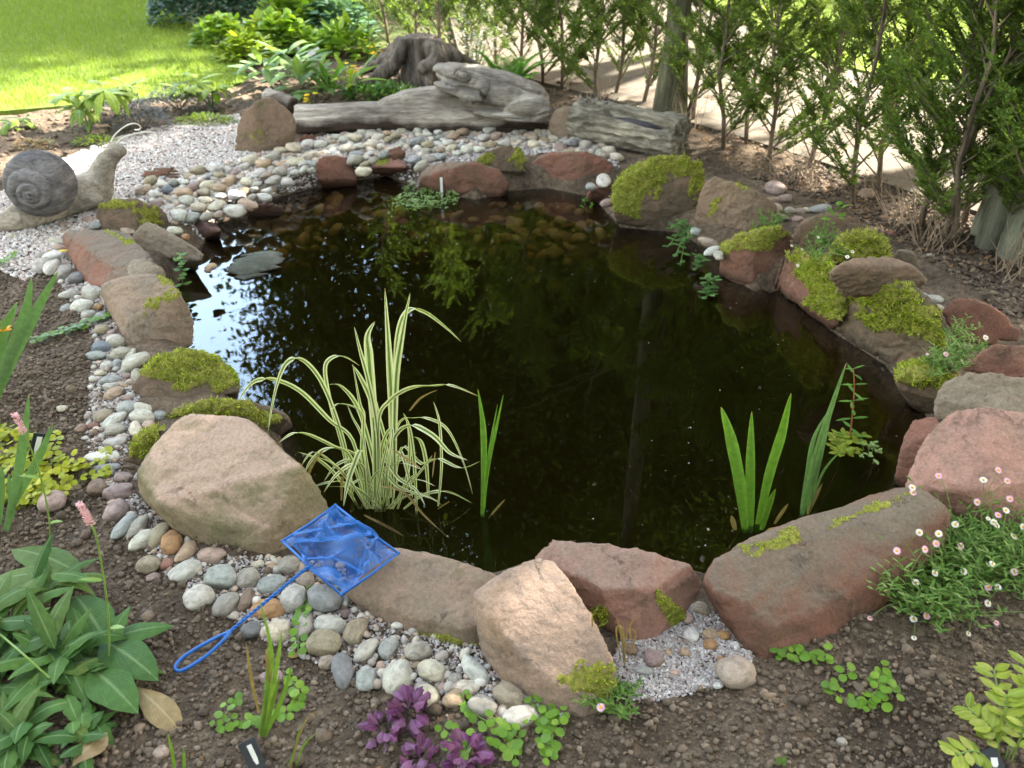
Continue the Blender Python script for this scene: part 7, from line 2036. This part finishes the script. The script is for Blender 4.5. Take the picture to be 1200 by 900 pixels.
mound('reddish green stonecrop on the soil left of the snail feelers', 'stonecrop', 'plant', (42, 172), .13, .08, .04, 200, .025, .014, leaf_mat('reddish_leaf', [(0.22, 0.11, 0.05), (0.15, 0.17, 0.05), (0.25, 0.16, 0.08)], .2), 6)
mound('dark blue green shrub at the top by the lawn corner', 'dark_shrub', 'shrub', (248, 30), .55, .4, .62, 2600, .075, .04, m_dkshrub, 7)
mound('second dark blue green shrub behind the first at the top edge', 'dark_shrub', 'shrub', (300, 8), .5, .4, .6, 1800, .075, .04, m_dkshrub, 17)
mound('lime green lobed leaf clump beside the lawn corner', 'lime_plant', 'plant', (262, 55), .22, .2, .24, 420, .085, .06, m_lime, 8)
mound('yellowish green clump below the lime green one', 'lime_plant', 'plant', (290, 72), .22, .18, .20, 340, .085, .06, leaf_mat('yellow_lime_leaf', [(0.22, 0.30, 0.03), (0.28, 0.33, 0.04), (0.17, 0.25, 0.03)], .35), 9)
mound('bright green broad leaf clump in the middle of the far bed', 'broad_leaf_plant', 'plant', (325, 58), .30, .22, .26, 420, .11, .075, m_lime, 10)
mound('tall bright green clump at the top of the far bed', 'broad_leaf_plant', 'plant', (355, 38), .34, .3, .42, 460, .13, .075, m_lime, 11)
mound('low spreading green clump with yellow tips right of the white label', 'broad_leaf_plant', 'plant', (365, 62), .24, .18, .16, 300, .09, .06, m_lime, 12)
mound('blue green round leaved clump at the top of the far bed', 'blue_leaf_plant', 'plant', (392, 42), .34, .22, .32, 420, .10, .085, m_blue2, 13)
mound('green clump with yellow flowers left of the stump', 'broad_leaf_plant', 'plant', (405, 66), .22, .2, .24, 260, .12, .06, m_lime, 14)
for (px, py), n, L, lb, sd in (((312, 108), 18, .26, 'grey green long leaved rosette behind the upright brown boulder', 1), ((352, 112), 20, .26, 'grey green long leaved rosette above the left end of the long log', 2), ((338, 96), 14, .24, 'smaller grey green rosette behind the two larger ones', 3)):
    leafclump(lb, 'grey_leaved_rosette', 'plant', (px, py), n, (L * .7, L * 1.1), (.055, .075), m_glau, .06, (.05, .22), (.1, 1.1), (.4, 1.3), .5, sd, group='grey green rosettes behind the log')
for (px, py), n, L, lb, sd in (((388, 116), 20, .26, 'long leaved green rosette just behind the long log', 4), ((412, 112), 18, .27, 'light green strappy rosette left of the stump roots', 5), ((370, 104), 14, .22, 'green rosette among yellow flowers', 6)):
    leafclump(lb, 'strappy_rosette', 'plant', (px, py), n, (L * .7, L * 1.1), (.035, .05), m_leafb if sd == 4 else m_lime, .05, (.02, .12), (.3, 1.3), (.4, 1.3), .5, sd, group='strappy rosettes behind the log')
stemplant('tall stem with long bright leaves left of the stump', (433, 72), [(432,74),(433,50),(432,28),(430,10)], 0.0, 8, .17, .04, m_lime, m_greenstem, 'plant', 8, up=.5, r=.005)
mound('small mixed weeds between the log and the stump', 'weeds', 'plant', (440, 116), .22, .10, .09, 260, .06, .02, m_leafb, 15)
mound('small green weeds below the stump roots', 'weeds', 'plant', (468, 116), .16, .08, .08, 180, .05, .016, m_round, 16)
for px, py, n, lb in ((411, 82, 10, 'cluster of yellow flowers left of the stump'), (366, 112, 6, 'few yellow flowers among the rosettes'), (441, 58, 9, 'yellow flower spray on a stem by the stump root')):
    g = random.Random(px); b = at(px, py + 14); root = thing('yellow_flowers', lb, 'flowers', tuple(b)); fl = MB(); stm = MB()
    for k in range(n):
        c = aty(px + g.uniform(-9, 9), py + g.uniform(-8, 8), b.y); stm.tube([b, c], [.002, .001], 4, False)
        for j in range(6): fl.leaf(c, (math.cos(j * 1.05), math.sin(j * 1.05), .3), (0, 0, 1), .022, .018, .3, .1, 3, .6)
    fl.build('petals', leaf_mat('yellow_petal', [(0.75, 0.55, 0.02), (0.8, 0.62, 0.04)], .3), root); stm.build('stems', m_greenstem, root)
# fern
m_fern = leaf_mat('fern_frond', [(0.10, 0.24, 0.025), (0.13, 0.29, 0.03), (0.08, 0.19, 0.025)], .35, .45)
b = at(596, 108); root = thing('fern', 'bright green fern behind the frog', 'fern', tuple(b)); g = random.Random(6)
lv = MB(); stm = MB()
for k in range(20):
    a = k * 2.4 + g.uniform(-.2, .2); L = g.uniform(.28, .46); e = g.uniform(.5, 1.15)
    d = Vector((math.cos(a) * math.cos(e), math.sin(a) * math.cos(e), math.sin(e))); P = []; p = b.copy()
    for i in range(13):
        P.append(p.copy()); dd = (d + Vector((0, 0, -1)) * (i / 12) ** 1.6 * .9).normalized(); p = p + dd * L / 12
    stm.tube(P, [.0025] * 13, 4, False)
    for i in range(2, 13):
        t = (P[i] - P[i - 1]).normalized(); sd = t.cross(Vector((0, 0, 1)))
        sd = sd.normalized() if sd.length > .1 else Vector((1, 0, 0))
        for h in (0, .5):
            q = P[i - 1].lerp(P[i], h); w = .11 * math.sin(math.pi * (.12 + .86 * i / 12)) ** .8
            for s_ in (-1, 1): lv.leaf(q, sd * s_ + t * .45, (0, 0, 1), w, .022, .3, .1, 4, .35)
lv.build('fronds', m_fern, root); stm.build('stems', m_greenstem, root)
# white flowered plant
b = at(556, 92); root = thing('white_flowered_plant', 'airy plant of tiny white flowers between the stump and the fern', 'plant', tuple(b)); fl = MB(); stm = MB(); lv = MB(); g = random.Random(5)
for k in range(34):
    c = aty(g.gauss(562, 17), g.gauss(46, 19), b.y + g.uniform(-.1, .1)); m = b.lerp(c, .6) + Vector((g.uniform(-.03, .03), 0, .03)); stm.tube([b, m, c], [.003, .002, .001], 4, False)
    for j in range(7):
        q = c + Vector((g.uniform(-.045, .045), g.uniform(-.045, .045), g.uniform(-.03, .035)))
        for i in range(5): fl.leaf(q, (math.cos(i * 1.26), math.sin(i * 1.26) , .25), (0, 0, 1), .013, .011, .2, .1, 2, .6)
    for j in range(4):
        q = b.lerp(c, g.uniform(.2, .8)); a = g.uniform(0, 6.28); lv.leaf(q, (math.cos(a), math.sin(a), .3), (0, 0, 1), .05, .02, .5, .1, 4, .5)
fl.build('flowers', m_petw, root); stm.build('stems', m_greenstem, root); lv.build('leaves', m_leafb, root)
# stray fallen leaves
for px, py, L, colr, lb in ((78, 309, .045, (0.55, 0.38, 0.03), 'yellow fallen leaf on the pale cobbles'), (345, 833 - 60, .03, (0.30, 0.17, 0.06), 'brown dead leaf beside the sedge'), (122, 846, .035, (0.32, 0.16, 0.06), 'orange brown dead leaf under the broad leaved plant'), (908, 622, .05, (0.25, 0.2, 0.06), 'pale drowned leaf afloat by the iris fan')):
    mb = MB(); b = on(px, py, .012) if py != 622 else at(px, py, WATER + .004)
    if px == 78: b.z += .05
    mb.leaf(b - Vector((L / 2, 0, 0)), (1, .2, .1), (0, 0, 1), L, L * .5, .3, .15, 5, .5)
    o = mb.build('fallen_leaf', leaf_mat('fallen_leaf', [colr], .2, .6), None, tuple(b)); tag(o, lb, 'fallen leaf')
